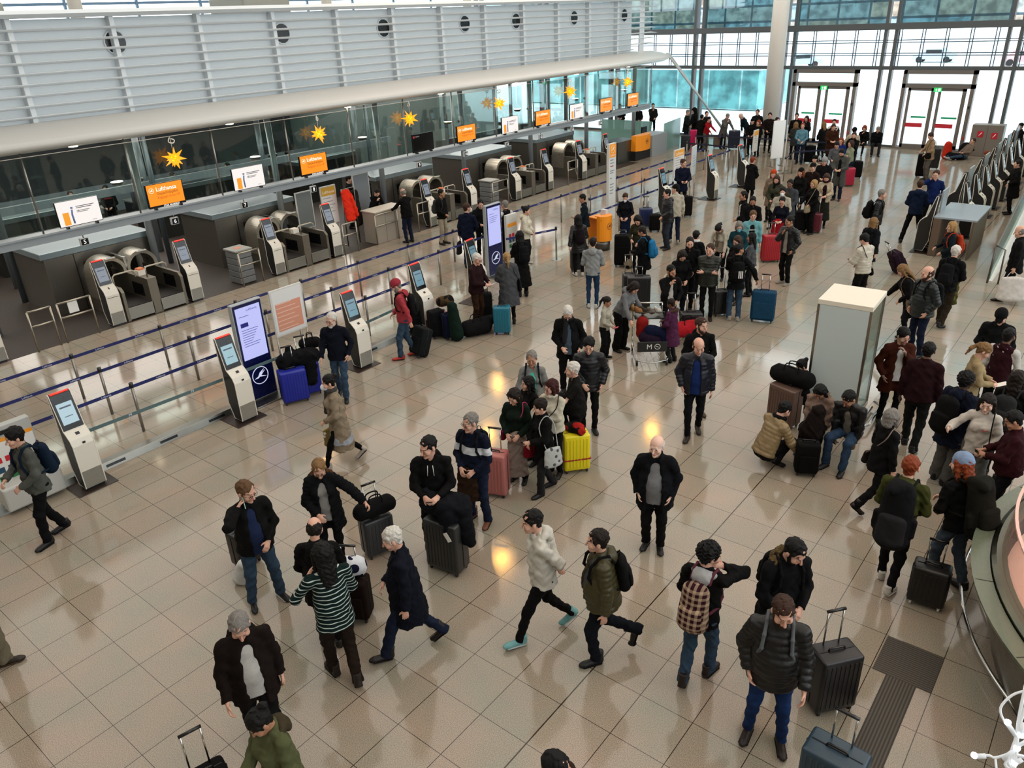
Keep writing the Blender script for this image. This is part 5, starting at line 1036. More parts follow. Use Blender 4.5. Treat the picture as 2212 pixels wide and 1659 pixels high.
# fire cabinet by the end wall
e = empty('fire_cabinet', (3.55, 39.2, 0)); tag(e, 'grey metal cabinet with red fire signs by the windows', 'cabinet')
bm = bmesh.new(); box(bm, -.62, .62, -.3, .3, 0, 1.35); obj('body', bm, M_plain('77716a', .45), e, .02)
for x, z in ((-.25, .95), (.3, .9)): 
    bm = bmesh.new(); box(bm, x-.12, x+.12, -.31, -.3, z-.13, z+.13); o_ = obj('fire_sign', bm, M_plain('c01c34', .4), e); bm = bmesh.new(); tube(bm, [(x-.05, -.315, z-.07), (x+.05, -.315, z+.07)], .018, 6); obj('pictogram', bm, M_plain('efe8e4', .4), o_)
bm = bmesh.new(); box(bm, -.003, .003, -.305, -.3, .02, 1.33); obj('joint', bm, DARK, e)
# right-hand kiosk rows and counter
for i, y in enumerate((24.4, 25.85, 27.3, 28.6, 30.05, 31.6, 33.3, 35.0, 36.8)):
    kiosk((5.6, y, 0), 0, 'self check-in kiosk in the right-hand row, '+('nearest', 'second', 'third', 'fourth', 'fifth', 'sixth', 'seventh', 'eighth', 'farthest')[i]+' of those facing right', scr='9fb6bf', strip=0)
for i, y in enumerate((22.2, 25.9, 28.6, 31.2, 33.4, 35.6)):
    e = kiosk((4.98-.04*i, y, 0), math.pi, 'self check-in kiosk facing left, '+('nearest', 'second', 'third', 'fourth', 'fifth', 'farthest')[i]+' of the left-facing row', scr='9fb6bf', strip=0)
    bm = bmesh.new(); box(bm, -.26, -.22, -.75, -.1, .95, 1.7); box(bm, -.26, -.22, -.45, -.4, 0, .95); obj('monitor', bm, M_plain('8d979b', .3), e)
e = empty('counter', (5.95, 22.9, 0)); tag(e, 'brown and grey check-in counter at the near end of the right-hand kiosks', 'counter')
bm = bmesh.new(); box(bm, -.75, -.55, -1.1, .9, 0, 1.05); obj('front', bm, M_plain('5a4a3c', .5), e, .01); bm = bmesh.new(); box(bm, -.75, .3, -1.1, .9, 1.05, 1.1); obj('top', bm, M_plain('88929a', .3), e, .005); bm = bmesh.new(); box(bm, .2, .25, -1.1, .9, 0, 1.05); obj('back', bm, M_plain('5a4a3c', .5), e)
# inclined balustrade of the escalator
e = empty('escalator', (6.95, 20.2, 0)); tag(e, 'white rising escalator flank with glass balustrade at right', 'escalator')
bm = bmesh.new(); prism(bm, [(0, 0), (0, .02), (18, 4.7), (18, 0)], lambda a, c: (.0, a, c), lambda a, c: (.12, a, c)); obj('flank', bm, M_plain('d0cec8', .45), e)
bm = bmesh.new(); prism(bm, [(0, .05), (0, .9), (18, 5.55), (18, 4.7)], lambda a, c: (.05, a, c), lambda a, c: (.065, a, c)); obj('glass_balustrade', bm, GLASSG, e)
bm = bmesh.new(); tube(bm, [(.05, -.25, .02), (.05, 0, .92), (.05, 18, 5.57)], .025, 8); tube(bm, [(.28, -.2, .02), (.28, -.25, .9), (.05, 0, .92)], .02, 8); obj('handrail', bm, STEELD, e)
# --- round information counter, lower right
e = empty('information_counter', (12.07, 7.0, 0)); tag(e, 'curved steel information counter with glass upstand at right edge', 'counter')
def arc(r, a0=2.2, a1=4.9, n_=44): return [(r*math.cos(a0+(a1-a0)*t/n_), r*math.sin(a0+(a1-a0)*t/n_)) for t in range(n_+1)]
def lathe(name, prof, m, a0=2.2, a1=4.9, n_=44, par=None):
    bm = bmesh.new(); R_ = [[bm.verts.new((r*math.cos(a0+(a1-a0)*t/n_), r*math.sin(a0+(a1-a0)*t/n_), z)) for r, z in prof] for t in range(n_+1)]
    for A, B in zip(R_[:-1], R_[1:]):
        for i in range(len(prof)): f_ = bm.faces.new([A[i], A[(i+1) % len(prof)], B[(i+1) % len(prof)], B[i]])
    bm.faces.new(R_[0]); bm.faces.new(R_[-1][::-1]); return obj(name, bm, m, par or e)
RR = 3.15
for k in range(4): lathe('front_panel', [(RR-.36+.07*k, .12+.23*k), (RR-.3+.07*k, .335+.23*k), (RR-.34+.07*k, .335+.23*k), (RR-.4+.07*k, .12+.23*k)], M_metal('6d675c', .28))
lathe('core', [(RR-.42, .0), (RR-.12, 1.04), (RR-.32, 1.04), (RR-.46, 0)], DARK)
lathe('counter_top', [(RR-.17, 1.06), (RR, 1.06), (RR+.01, 1.1), (RR-.17, 1.1)], M_plain('56604f', .25)); lathe('ledge', [(RR-.32, 1.0), (RR-.18, 1.0), (RR-.18, 1.13), (RR-.22, 1.16), (RR-.32, 1.16)], M_metal('5d5f55', .3))
lathe('inner_desk', [(RR-2.2, .78), (RR-.33, .78), (RR-.33, .82), (RR-2.2, .82)], M_plain('c9a594', .4))
area('desk_fill', (11.0, 6.6, 2.3), .5, .5, 22, (1, .8, .7))  # added pinkish fill above the inner desk, without any fixture
lathe('glass_upstand', [(RR-.27, 1.16), (RR-.3, 1.62), (RR-.31, 1.62), (RR-.28, 1.16)], M_glass('f9f0ee', .0, k=.22)); lathe('glass_rim', [(RR-.29, 1.615), (RR-.29, 1.64), (RR-.32, 1.64), (RR-.32, 1.615)], M_plain('cfa79a', .3))
bm = bmesh.new(); tube(bm, [(x, y, .13) for x, y in [(a_+.27, b_+.85) for a_, b_ in arc(3.5, 2.95, 4.5)]], .02, 8); obj('foot_rail', bm, CHR, e)
for a in (2.75, 3.1, 3.45, 3.8, 4.1): bm = bmesh.new(); obox(bm, ((RR-.09)*math.cos(a), (RR-.09)*math.sin(a), 1.102), (math.cos(a), math.sin(a), 0), (-math.sin(a), math.cos(a), 0), (0, 0, 1), .08, .003, .002); obj('joint', bm, DARK, e); 
for a in (3.1, 3.7, 4.3): bm = bmesh.new(); tube(bm, [(.27+3.5*math.cos(a), .85+3.5*math.sin(a), .13), (2.75*math.cos(a+.1), 2.75*math.sin(a+.1), .13)], .012, 6); obj('rail_bracket', bm, CHR, e)
e2 = e
for i, (a, r, lab) in enumerate(((2.95, 2.45, 'black phone set on the pink inner desk of the round counter'), (3.25, 2.3, 'grey tray lying on the inner desk of the round counter'), (3.6, 2.35, 'dark monitor on the inner desk near the picture edge'))):
    x, y = 12.07+(r-.1)*math.cos(a), 7.0+(r-.1)*math.sin(a); thing_box(('desk_phone', 'tray', 'monitor')[i], lab, ('phone', 'tray', 'monitor')[i], (x-.12, x+.12, y-.15, y+.15, .82, .82+(.08, .05, .35)[i]), M_plain(('17171a', '6c6a68', '101012')[i], .4))
bm = bmesh.new(); rs = random.Random(5)
for k in range(7):
    p = [(12.07+(2.1+rs.random()*.3)*math.cos(a), 7.0+(2.1+rs.random()*.3)*math.sin(a), .835) for a in (3.0+.1*k, 3.06+.1*k, 3.15+.1*k, 3.25+.1*k)]; tube(bm, p, .006, 5, smooth=1)
tag(obj('cables', bm, M_plain('141012', .5)), 'tangle of black cables on the inner desk of the round counter', 'cable')
# light garland close to the camera
e = empty('light_garland', (9.49, -.77, 5.62)); tag(e, 'white light chain hanging in the lower right corner close by', 'light chain'); o_ = V(9.49, -.77, 5.62); bm = bmesh.new()
CW = M_plain('e6ecf2', .35); GP = [fl(2100, 1634, 5.60), fl(2150, 1636, 5.60), fl(2168, 1662, 5.58)]
def near(px, py, dist=1.25): d = RW.T@np.array([(px-1106)/1669.84, (py-829.5)/1669.84, 1.]); return V(*CAM)+d/np.linalg.norm(d)*dist-o_
bm = bmesh.new(); tube(bm, [near(2100, 1634), near(2135, 1632), near(2150, 1637), near(2185, 1625), near(2215, 1600)], .0018, 6, 1); tube(bm, [near(2150, 1637), near(2155, 1690)], .0015, 6); tube(bm, [near(2216, 1492), near(2186, 1502), near(2161, 1530), near(2172, 1562), near(2196, 1586), near(2216, 1596)], .0016, 6, 1)
for k in range(5): tube(bm, [near(2216+3*k, 1480+40*k), near(2200-2*k, 1560+18*k), near(2196-6*k, 1620+8*k), near(2190, 1665)], .0024, 6, 1)
obj('cable', bm, CW, e)
for p, q in (((2130, 1633), (2104, 1634)), ((2195, 1590), (2176, 1563)), ((2166, 1641), (2196, 1618)), ((2208, 1640), (2190, 1650)), ((2210, 1560), (2204, 1590))):
    bm = bmesh.new(); tube(bm, [near(*p), near(*q)], .0032, 8); b_ = obj('bulb_cap', bm, M_plain('dfe6ee', .25), e); bm = bmesh.new(); c_ = near(*q); tube(bm, [c_, c_+V(0, 0, .004)], .004, 8); obj('bulb', bm, M_emit('e9f2ff', 3), b_)
# --- second row of desks behind, seen through the glass
rs = random.Random(11)
for i, y in enumerate((2.0, 7.6, 12.8, 18.6)):
    e = empty('steel_enclosure', (-16.6, y, 0)); tag(e, 'low steel housing in the rear hall behind the glass, '+('nearest', 'second', 'third', 'fourth')[i]+' from the camera', 'cabinet')
    bm = bmesh.new(); box(bm, -1.9, 0, -1.5, 1.7, 0, 1.55); obj('body', bm, M_metal('5c5f5c', .3), e, .01); bm = bmesh.new(); box(bm, -2.0, .1, -1.55, 1.75, 1.55, 1.7); obj('lid', bm, M_metal('9aa6a8', .3), e, .01)
for i in range(9):
    y = .5+2.5*i; e = empty('office_desk', (-20.6, y, 0)); tag(e, 'office desk with monitor in the rear hall behind the glass', 'desk', 'desks in the rear hall')
    bm = bmesh.new(); box(bm, -.4, .4, -.9, .9, .7, .75); obj('top', bm, M_plain(('c58a3a', '8f8a80', '6f6f6c')[i % 3], .4), e)
    for a in (-.85, .8): bm = bmesh.new(); box(bm, -.38, .38, a, a+.05, 0, .7); obj('leg', bm, DARK, e)
    bm = bmesh.new(); box(bm, -.1, -.06, -.3, .25, .85, 1.2); obj('monitor', bm, BLK, e); bm = bmesh.new(); box(bm, -.06, -.055, -.28, .23, .87, 1.18); obj('display', bm, M_emit(('c9d2f0', 'd8d2ff', '40484c')[i % 3], 1.0), e)
for k in range(6):
    bm = bmesh.new(); tube(bm, [(-15.2, 1.5+4.4*k, 0), (-15.2, 1.5+4.4*k, 4.2)], .1, 12); tag(obj('rear_pole', bm, M_plain('6a7276', .3, .3)), 'thick grey pole in the rear hall', 'pole', 'poles in the rear hall')
bm = bmesh.new(); box(bm, -14.3, -14.2, -5, 20, 2.2, 2.42); box(bm, -23, -22.9, -5, 24, 0, 1.1); tag(obj('beam', bm, M_plain('6d7478', .4)), 'second grey beam in the rear hall', 'beam')
bm = bmesh.new(); box(bm, -24, -14, 22.5, 22.7, 0, 4.2); S_('partition', bm, M_plain('66716f', .35)); bm = bmesh.new(); box(bm, -14.2, -14.0, 22.5, 30.5, 0, 1.9); S_('partition_panel', bm, M_metal('7c8482', .3))
bm = bmesh.new(); box(bm, -20.5, -20.3, 24.5, 34, 0, 4.2); S_('wall_rear', bm, M_plain('a8b8ba', .4))
for y in (0, 10, 20, 29): area('rear_hall_fill', (-18.5, y, 4.1), 8, 7, 420, (1, .95, .88))  # added fill panels that lift the dark hall behind the glass
# ------------------------------------------------------------------ luggage
def yaw_to_cam(x, y, f=0): return math.atan2(-(CAM[0]-x), CAM[1]-y)+math.radians(f)
def suitcase(px, py, label, col='17181a', w=.42, h=.62, d=.26, f=0, hl=0, soft=0, tilt=0, group=None, wheel='101012', band=None, pos=None, lay=0, tag_=0):
    x, y = (pos if pos else fl(px, py)[:2]); yaw = yaw_to_cam(x, y, f); e = empty('suitcase', (x, y, 0), yaw); tag(e, label, 'suitcase', group); m = M_plain(col, .38) if not soft else M_cloth(col)
    ct, st = math.cos(math.radians(tilt)), math.sin(math.radians(tilt))
    def q(p): p = V(*p); return V(p[0], p[1]*ct-p[2]*st, p[1]*st+p[2]*ct)+V(0, 0, .0)
    U, Vv, Wv = V(1, 0, 0), q((0, 1, 0)), q((0, 0, 1)); z0 = .055
    bm = bmesh.new(); obox(bm, q((0, 0, z0+h/2)), U, Wv, Vv, w/2, h/2, d/2); b_ = obj('shell', bm, m, e, .035 if not soft else .045, 1, 3)
    bm = bmesh.new()
    if not soft:
        n = max(4, int(w/.055))
        for g in (-1, 1):
            bm = bmesh.new()
            for k in range(n): xx = -w/2+.05+(w-.1)*k/(n-1); obox(bm, q((xx, g*(d/2), z0+h/2)), U, Wv, Vv, .012, h/2-.06, .006)
            obj('rib_panel', bm, m, b_, .003)
    else:
        obox(bm, q((0, d/2+.012, z0+h*.36)), U, Wv, Vv, w/2-.05, h*.28, .016); obj('pocket', bm, m, b_, .012)
        bm = bmesh.new(); obox(bm, q((0, -d/2-.012, z0+h*.36)), U, Wv, Vv, w/2-.05, h*.28, .016); obj('pocket', bm, m, b_, .012)
    bm = bmesh.new()
    for g in (1,): 
        c = [q((a, 0, z0+b2)) for a, b2 in ((-w/2-.002, .05), (-w/2-.002, h-.04), (-w/2+.04, h+.002), (w/2-.04, h+.002), (w/2+.002, h-.04), (w/2+.002, .05), (w/2-.04, -.002), (-w/2+.04, -.002))]
        tube(bm, c, .006, 6, closed=1)
    obj('zip_seam', bm, M_plain('0a0a0b', .5), e)
    if band:
        bm = bmesh.new(); obox(bm, q((0, 0, z0+h*.32)), U, Wv, Vv, w/2+.006, .012, d/2+.006); obj('luggage_strap', bm, M_plain(band, .5), e)
    for gx in (-1, 1):
        for gy in (-1, 1):
            bm = bmesh.new(); c = q((gx*(w/2-.05), gy*(d/2-.045), .027)); tube(bm, [c-U*.012, c+U*.012], .026, 12); obox(bm, c+Wv*.03, U, Wv, Vv, .018, .012, .02); obj('wheel', bm, M_plain(wheel, .5), e)
    bm = bmesh.new(); tube(bm, [q((-.09, 0, z0+h)), q((-.08, 0, z0+h+.03)), q((.08, 0, z0+h+.03)), q((.09, 0, z0+h))], .011, 8); obj('grab_handle', bm, BLK, e)
    if hl:
        bm = bmesh.new()
        for g in (-1, 1): tube(bm, [q((g*.085, -d/2+.05, z0+h-.02)), q((g*.085, -d/2+.05, z0+h+hl))], .009, 8)
        t_ = obj('telescopic_handle', bm, CHR if hl > 0 and wheel != 'BLK' else BLK, e); bm = bmesh.new(); tube(bm, [q((-.1, -d/2+.05, z0+h+hl)), q((.1, -d/2+.05, z0+h+hl))], .016, 8); obj('grip', bm, BLK, t_)
    if tag_: bm = bmesh.new(); obox(bm, q((-w/2+.1, d/2+.02, z0+h*.8)), V(.8, 0, -.5), V(.5, 0, .8), V(0, 1, 0), .035, .07, .002); obj('luggage_tag', bm, M_plain('dcdad4', .5), e)
    return e, q
def lump(name, label, cat, rods, m, h=.012, fold=.006, at=(0, 0, 0), rz=0, extra=None, group=None, k=.05):
    e = empty(name, at, rz); tag(e, label, cat, group); S = Soft()
    for r in rods: S.rod(r[0], r[1], r[2], r[3], k=k, da=r[4] if len(r) > 4 else None, side=r[5] if len(r) > 5 else None)
    v, q = S.mesh(h, fold, 16, hash(label) % 7 if 0 else len(label)); link('bag_body' if cat == 'bag' else 'cloth', np_mesh(name+'_mesh', v, q, m), e); return e
def duffel(pos, rz, label, col='101012', L=.5, r=.14, z=.15, fx=None):
    e = lump('duffel_bag', label, 'bag', [((-L/2, 0, z), (L/2, 0, z), r, r, r*.95, (0, 0, 1))], M_cloth(col), at=(pos[0], pos[1], pos[2] if len(pos) > 2 else 0), rz=rz)
    bm = bmesh.new()
    for g in (-1, 1): tube(bm, [(-L*.25, g*r*.7, z+r*.5), (-L*.2, g*r*.4, z+r+.08), (L*.2, g*r*.4, z+r+.08), (L*.25, g*r*.7, z+r*.5)], .01, 6, smooth=1)
    obj('strap', bm, M_cloth('0a0a0a'), e); return e
def at2(px, py): p = fl(px, py); return (p[0], p[1])
suitcase(820, 1192, 'grey suitcase with pulled handle beside the woman in quilted coat', '25272a', f=20, hl=.45, h=.55)
x, y = at2(820, 1192); duffel((x+.05, y-.02, .66), yaw_to_cam(x, y, 20), 'black travel bag sitting on the grey suitcase by the woman in quilted coat', r=.12, L=.36, z=.10)
suitcase(768, 1332, 'brown and black soft suitcase between the striped sweater and navy coat', '25160f', f=-25, soft=1, hl=.4, w=.44, h=.55)
x, y = at2(768, 1332); lump('shoulder_bag', 'dark blue bag with white cloth on the brown soft suitcase', 'bag', [((-.1, 0, .12), (.1, 0, .12), .13, .12), ((0, .02, .22), (.05, 0, .24), .07, .06)], M_cloth('131c3c', pat='block', c2='c9ccd2'), at=(x, y, .62), rz=yaw_to_cam(x, y))
suitcase(970, 1226, 'large dark grey hard suitcase with paper tag before the black hoodie', '1c1e1f', f=-38, w=.5, h=.74, d=.3, tag_=1)
x, y = at2(965, 1222); yw = yaw_to_cam(x, y, -10)
lump('draped_jacket', 'black and navy jackets heaped over the large dark grey suitcase', 'coat', [((-.22, -.05, .86), (.12, 0, .95), .17, .15), ((-.25, .03, .85), (-.33, .1, .45), .13, .1), ((-.05, .1, .95), (-.12, .16, .6), .13, .08), ((.1, 0, 1.0), (.18, .0, 1.12), .1, .05)], M_cloth('0d1018'), at=(x, y, .05), rz=yw, fold=.014)
suitcase(1072, 1066, 'rose pink hard suitcase behind the man with the brown jacket', 'a4625c', f=-20, w=.4, h=.68, hl=.35, d=.27)
suitcase(1243, 1014, 'bright yellow hard suitcase with red strap', 'd9c80e', f=15, w=.42, h=.62, d=.27, band='a01822')
x, y = at2(1243, 1014); lump('scarf', 'red black and white scarf bundled on the yellow suitcase', 'scarf', [((-.1, 0, .06), (.1, 0, .06), .08, .08), ((0, .05, .1), (.06, 0, .12), .06, .05)], M_cloth('a8201c', pat='block', c2='14120f'), at=(x, y, .68), fold=.012)
x, y = at2(1205, 980); lump('draped_jacket', 'dark quilted coat hanging from the forearm beside the yellow suitcase', 'coat', [((0, 0, 1.0), (.05, 0, .45), .12, .15), ((-.1, 0, 1.0), (-.12, 0, .6), .09, .1)], M_cloth('232426'), at=(x, y, 0), fold=.01)
for i, (px, py, lb) in enumerate(((640, 866, 'bright blue large suitcase under dark jackets, front one'), (668, 850, 'bright blue large suitcase under dark jackets, rear one'))): suitcase(px, py, lb, '0b1c8a', f=10, w=.5, h=.62, d=.3, hl=.42 if i == 0 else .5, tag_=0)
x, y = at2(655, 850); lump('draped_jacket', 'black coats heaped over the two bright blue suitcases', 'coat', [((-.28, 0, .72), (.25, .05, .74), .17, .17), ((-.2, .15, .75), (-.12, .27, .35), .13, .12), ((.2, .05, .75), (.32, .1, .45), .13, .1), ((.1, -.1, .78), (.1, -.1, .9), .12, .08)], M_cloth('0a0c11'), at=(x, y, .02), rz=yaw_to_cam(x, y, 15), fold=.014)
x, y = at2(688, 838); duffel((x-.1, y+.05, .83), yaw_to_cam(x, y), 'small black bag standing on the heap by the bearded man', L=.22, r=.11, z=.1)
suitcase(902, 770, 'dark grey soft suitcase tilted behind the man in pink hoodie', '1b1f22', f=-60, soft=1, w=.42, h=.6, tilt=20)
suitcase(905, 718, 'black case standing beside the kiosk behind the pink hoodie', '101013', w=.4, h=.6, f=20, soft=1)
suitcase(945, 728, 'black suitcase at the left end of the luggage row', '0f1013', w=.35, h=.6, f=30, soft=1); suitcase(957, 722, 'pink suitcase wedged in the luggage row', 'b0567e', w=.22, h=.5, f=30); suitcase(972, 731, 'navy suitcase in the luggage row next to the green bag', '10163a', w=.3, h=.55, f=25, soft=1)
x, y = at2(988, 735); lump('kit_bag', 'tall dark green kit bag leaning in the luggage row', 'bag', [((0, 0, .15), (-.06, -.03, .8), .16, .11)], M_cloth('10291f'), at=(x, y, 0)); x, y = at2(968, 718); lump('kit_bag', 'black and brown bag piled on the luggage row', 'bag', [((-.15, 0, .7), (.1, 0, .78), .12, .12)], M_cloth('15120f', pat='block', c2='4a3a24'), at=(x, y, .02))
duffel((*at2(1030, 724), 0), yaw_to_cam(*at2(1030, 724), 20), 'black bulging bag on the floor left of the teal suitcase', L=.4, r=.19, z=.2); x, y = at2(1055, 712); lump('bag', 'dark grey cloth bag slumped against the teal suitcase', 'bag', [((-.1, 0, .15), (.15, 0, .3), .16, .1)], M_cloth('202328'), at=(x, y, 0))
suitcase(1086, 720, 'teal blue suitcase with a black middle strap', '0f6478', w=.38, h=.6, f=-5, hl=0); x, y = at2(1020, 700); suitcase(0, 0, 'black suitcase standing against the maroon-clad man', '0e0e10', w=.35, h=.7, pos=(x+.25, y+.2), hl=.3, soft=1)
suitcase(1246, 585, 'small black suitcase with handle beside the woman in black at the orange desk', '1a1b1d', w=.36, h=.55, hl=.5, f=10); suitcase(1344, 575, 'tall black soft suitcases stacked left of the blue backpack', '0c0c0e', w=.45, h=.85, soft=1, hl=.1); suitcase(1378, 668, 'large black hard suitcase in front of the blue backpack', '131416', w=.55, h=.78, f=5, hl=.2); suitcase(1357, 655, 'grey-black suitcase left of the large black one', '24272a', w=.3, h=.7, f=10, hl=.45)
suitcase(1394, 492, 'navy striped suitcase near the dark kiosk', '14204a', w=.42, h=.6, hl=.35, f=10); suitcase(1413, 500, 'black case standing by the dark kiosk foot', '0b0b0c', w=.35, h=.5, f=10, soft=1); suitcase(1490, 725, 'black ribbed suitcase behind the child in purple', '1b1c1e', w=.46, h=.5, hl=.4, f=15); suitcase(1555, 680, 'slim black suitcase with tall handle next to the green quilted jacket', '0c0c0e', w=.38, h=.56, hl=.5, f=20)
suitcase(1645, 694, 'large petrol blue soft suitcase held by the striped backpack man', '17405c', w=.52, h=.68, hl=.35, f=-5, soft=1); suitcase(1662, 565, 'large bright red suitcase beside the light blue coat', '9a0f1c', w=.5, h=.72, hl=.3, f=20); suitcase(1757, 502, 'burgundy small suitcase with silver handle in the queue', '5a1424', w=.4, h=.55, hl=.5, f=-5); suitcase(1726, 500, 'black suitcase with grey coat over it in the queue', '161618', w=.38, h=.6, hl=.4, f=10, soft=1)
suitcase(1768, 385, 'bright red case in the far queue by the barrier post', 'a80f20', w=.4, h=.5, hl=.35); suitcase(1830, 402, 'crimson suitcase behind the grey coat', 'a00c34', w=.4, h=.65, f=20); suitcase(1848, 385, 'black suitcase behind the bearded man in the far queue', '0d0d0f', w=.4, h=.62, soft=1); suitcase(1747, 352, 'black bulky case beside the light blue sweater', '0c0d10', w=.45, h=.7, soft=1)
suitcase(1496, 315, 'neon pink suitcase by the windows', 'e8206e', w=.34, h=.75); suitcase(1513, 318, 'taupe suitcase right of the neon pink one', '77706a', w=.45, h=.8); suitcase(1550, 320, 'brown-grey suitcase in front of the red sweater', '6a5a50', w=.45, h=.55); suitcase(1584, 322, 'large navy suitcase between the two bending people', '0d1630', w=.55, h=.85); suitcase(1480, 325, 'dark navy case at the left end of the window queue', '10131f', w=.45, h=.7)
suitcase(1690, 915, 'brown hard suitcase beside the display case', '5a443a', w=.5, h=.68, f=-35, d=.3, hl=.3); x, y = at2(1697, 912); duffel((x+.02, y, .74), yaw_to_cam(x, y, -25), 'black holdall resting on the brown suitcase', L=.5, r=.15, z=.14)
suitcase(1997, 1302, 'black cabin suitcase with white wheels behind the big backpack', '0c0c0d', w=.4, h=.5, hl=.3, f=0, wheel='d8d8d2'); suitcase(1782, 1752, 'dark teal hard suitcase held by the bearded man in front', '1c3442', w=.5, h=.72, d=.32, f=-12, hl=.34, wheel='101012'); suitcase(1786, 1520, 'black suitcase with white printed pattern beside the two bearded men', '101013', w=.45, h=.68, d=.3, f=40, hl=.42)
x, y = at2(1800, 1510); bm = bmesh.new()
for k, (a, b_, c) in enumerate(((.0, .5, .18), (.05, .38, .12), (-.04, .6, .1))): pass
bm.free()
suitcase(462, 1745, 'black soft cabin bag pulled by the man in brown jacket', '0b0b0c', w=.4, h=.42, d=.26, f=5, hl=.45, soft=1, wheel='101012')
suitcase(1738, 1022, 'black wheeled backpack in front of the crouching man', '0b0b0c', w=.34, h=.5, soft=1, f=10); x, y = at2(1742, 1005); lump('draped_jacket', 'dark brown coat laid over the black wheeled backpack', 'coat', [((0, 0, .6), (.05, .05, .95), .17, .1), ((-.08, .05, .6), (-.06, .1, .4), .12, .1)], M_cloth('1a0f0b'), at=(x, y, 0), fold=.012)
suitcase(1990, 383, 'large black suitcase in front of the man in beige jacket', '0c0c0e', w=.48, h=.85, soft=1, hl=.2); suitcase(2014, 365, 'rounded black suitcase right of the large one by the beige jacket', '111113', w=.4, h=.8); suitcase(2122, 335, 'dark navy case with red top behind the kiosks', '16202e', w=.5, h=.6, hl=.3, band='b01c28')
suitcase(2003, 532, 'black suitcase with handle by the two men in blue', '0b0b0d', w=.42, h=.75, hl=.3, soft=1); suitcase(1948, 590, 'purple and black soft case tilted behind the woman in dark parka', '2c1428', w=.4, h=.6, soft=1, tilt=28, f=120, hl=.35)
duffel((*at2(1483, 742), 0), yaw_to_cam(*at2(1483, 742), 30), 'bright red duffel bag with black straps behind the man in black coat', col='a41620', L=.5, r=.17, z=.35)
x, y = at2(530, 1258); lump('plastic_bag', 'white and turquoise plastic bag on the floor behind the man on the phone', 'bag', [((-.03, 0, .1), (.05, 0, .3), .13, .08)], M_cloth('d4d6d4', pat='band', c2='2a9a96'), at=(x, y, 0)); x, y = at2(520, 1232); suitcase(0, 0, 'black suitcase hidden behind the man on the phone', '0c0d0e', w=.34, h=.5, pos=(x-.05, y+.15), f=30)
x, y = at2(1285, 575); lump('rucksack', 'pale and black rucksack on the floor beside the orange desk', 'bag', [((0, 0, .12), (.1, 0, .3), .15, .1)], M_cloth('1b1a18', pat='block', c2='8a7a66'), at=(x+.9, y+.35, 0))
x, y = at2(2043, 343); lump('rucksack', 'bright red rucksack standing on the floor by the end wall', 'bag', [((0, 0, .15), (0, 0, .6), .2, .15)], M_cloth('c22e1c'), at=(x, y, 0), h=.02); x, y = at2(1920, 318); 
x, y = at2(2060, 345); lump('bag', 'black bag lying on the floor by the end wall', 'bag', [((-.2, 0, .15), (.25, 0, .15), .17, .13)], M_cloth('0e0e10'), at=(x, y, 0), h=.02); x, y = at2(2095, 335); lump('bag', 'large black bag right of the lying person by the end wall', 'bag', [((-.2, 0, .25), (.35, 0, .3), .3, .2)], M_cloth('101114'), at=(x, y, 0), h=.02)
x, y = at2(1878, 312); lump('rucksack', 'grey-green rucksack standing before the seated man by the windows', 'bag', [((0, 0, .12), (0, 0, .5), .17, .13)], M_cloth('4d4d44'), at=(x+.25, y, 0), h=.02)
# luggage trolley with toys and bags
x, y = at2(1402, 772); e = empty('luggage_trolley', (x, y, 0), yaw_to_cam(x, y, 8)); tag(e, 'chrome airport luggage trolley with black front plate', 'trolley')
for g in (-1, 1):
    bm = bmesh.new(); tube(bm, [(g*.3, .42, .12), (g*.34, .25, .14), (g*.3, -.45, .2), (g*.3, -.5, .55), (g*.3, -.5, 1.02)], .014, 8, 1); obj('side_tube', bm, CHR, e)
    for yy in (.4, -.42): bm = bmesh.new(); tube(bm, [(g*.3-.02, yy, .06), (g*.3+.02, yy, .06)], .06, 14); obj('wheel', bm, BLK, e)
bm = bmesh.new(); tube(bm, [(-.3, .42, .12), (0, .5, .1), (.3, .42, .12)], .014, 8, 1); tube(bm, [(-.3, -.5, 1.02), (.3, -.5, 1.02)], .018, 8); 
for k in range(5): tube(bm, [(-.3+.15*k, .4, .17), (-.3+.15*k, -.45, .22)], .007, 6)
obj('deck_frame', bm, CHR, e); bm = bmesh.new(); box(bm, -.3, .3, .4, .42, .3, .52); obj('front_plate', bm, M_plain('1d1f20', .4), e, .01); R_ = rotz(yaw_to_cam(x, y, 8)); P_ = V(x, y, 0)+R_@V(.06, .424, .41)
text('lettering', 'M', e, tuple(P_), tuple(R_@V(-1, 0, 0)), (0, 0, 1), .15, M_plain('d8d8d4', .5), .0006); bm = bmesh.new(); tube(bm, [(-.1+.055*math.cos(t*.5236), .424, .415+.055*math.sin(t*.5236)) for t in range(12)], .006, 5, closed=1); tube(bm, [(-.13, .424, .405), (-.07, .424, .425)], .006, 5); obj('logo', bm, M_plain('d8d8d4', .5), e)
rz_ = yaw_to_cam(x, y, 8)
for lab, c, r_, q_, nm in (('dark purple bag on the trolley deck', '2a1630', [((-.1, .2, .45), (.12, .15, .5), .15, .13)], None, 'bag'), ('navy coat piled at the right of the trolley', '0f1a3c', [((.0, .1, .62), (-.25, .2, .6), .14, .12), ((-.25, .2, .55), (-.3, .3, .4), .1, .09)], None, 'coat'), ('red box-shaped bag standing on the trolley', '8e1a18', [((.15, -.1, .5), (.15, -.1, .75), .12, .12)], None, 'bag')):
    lump(nm, lab, nm, r_, M_cloth(c), at=(x, y, 0), rz=rz_)
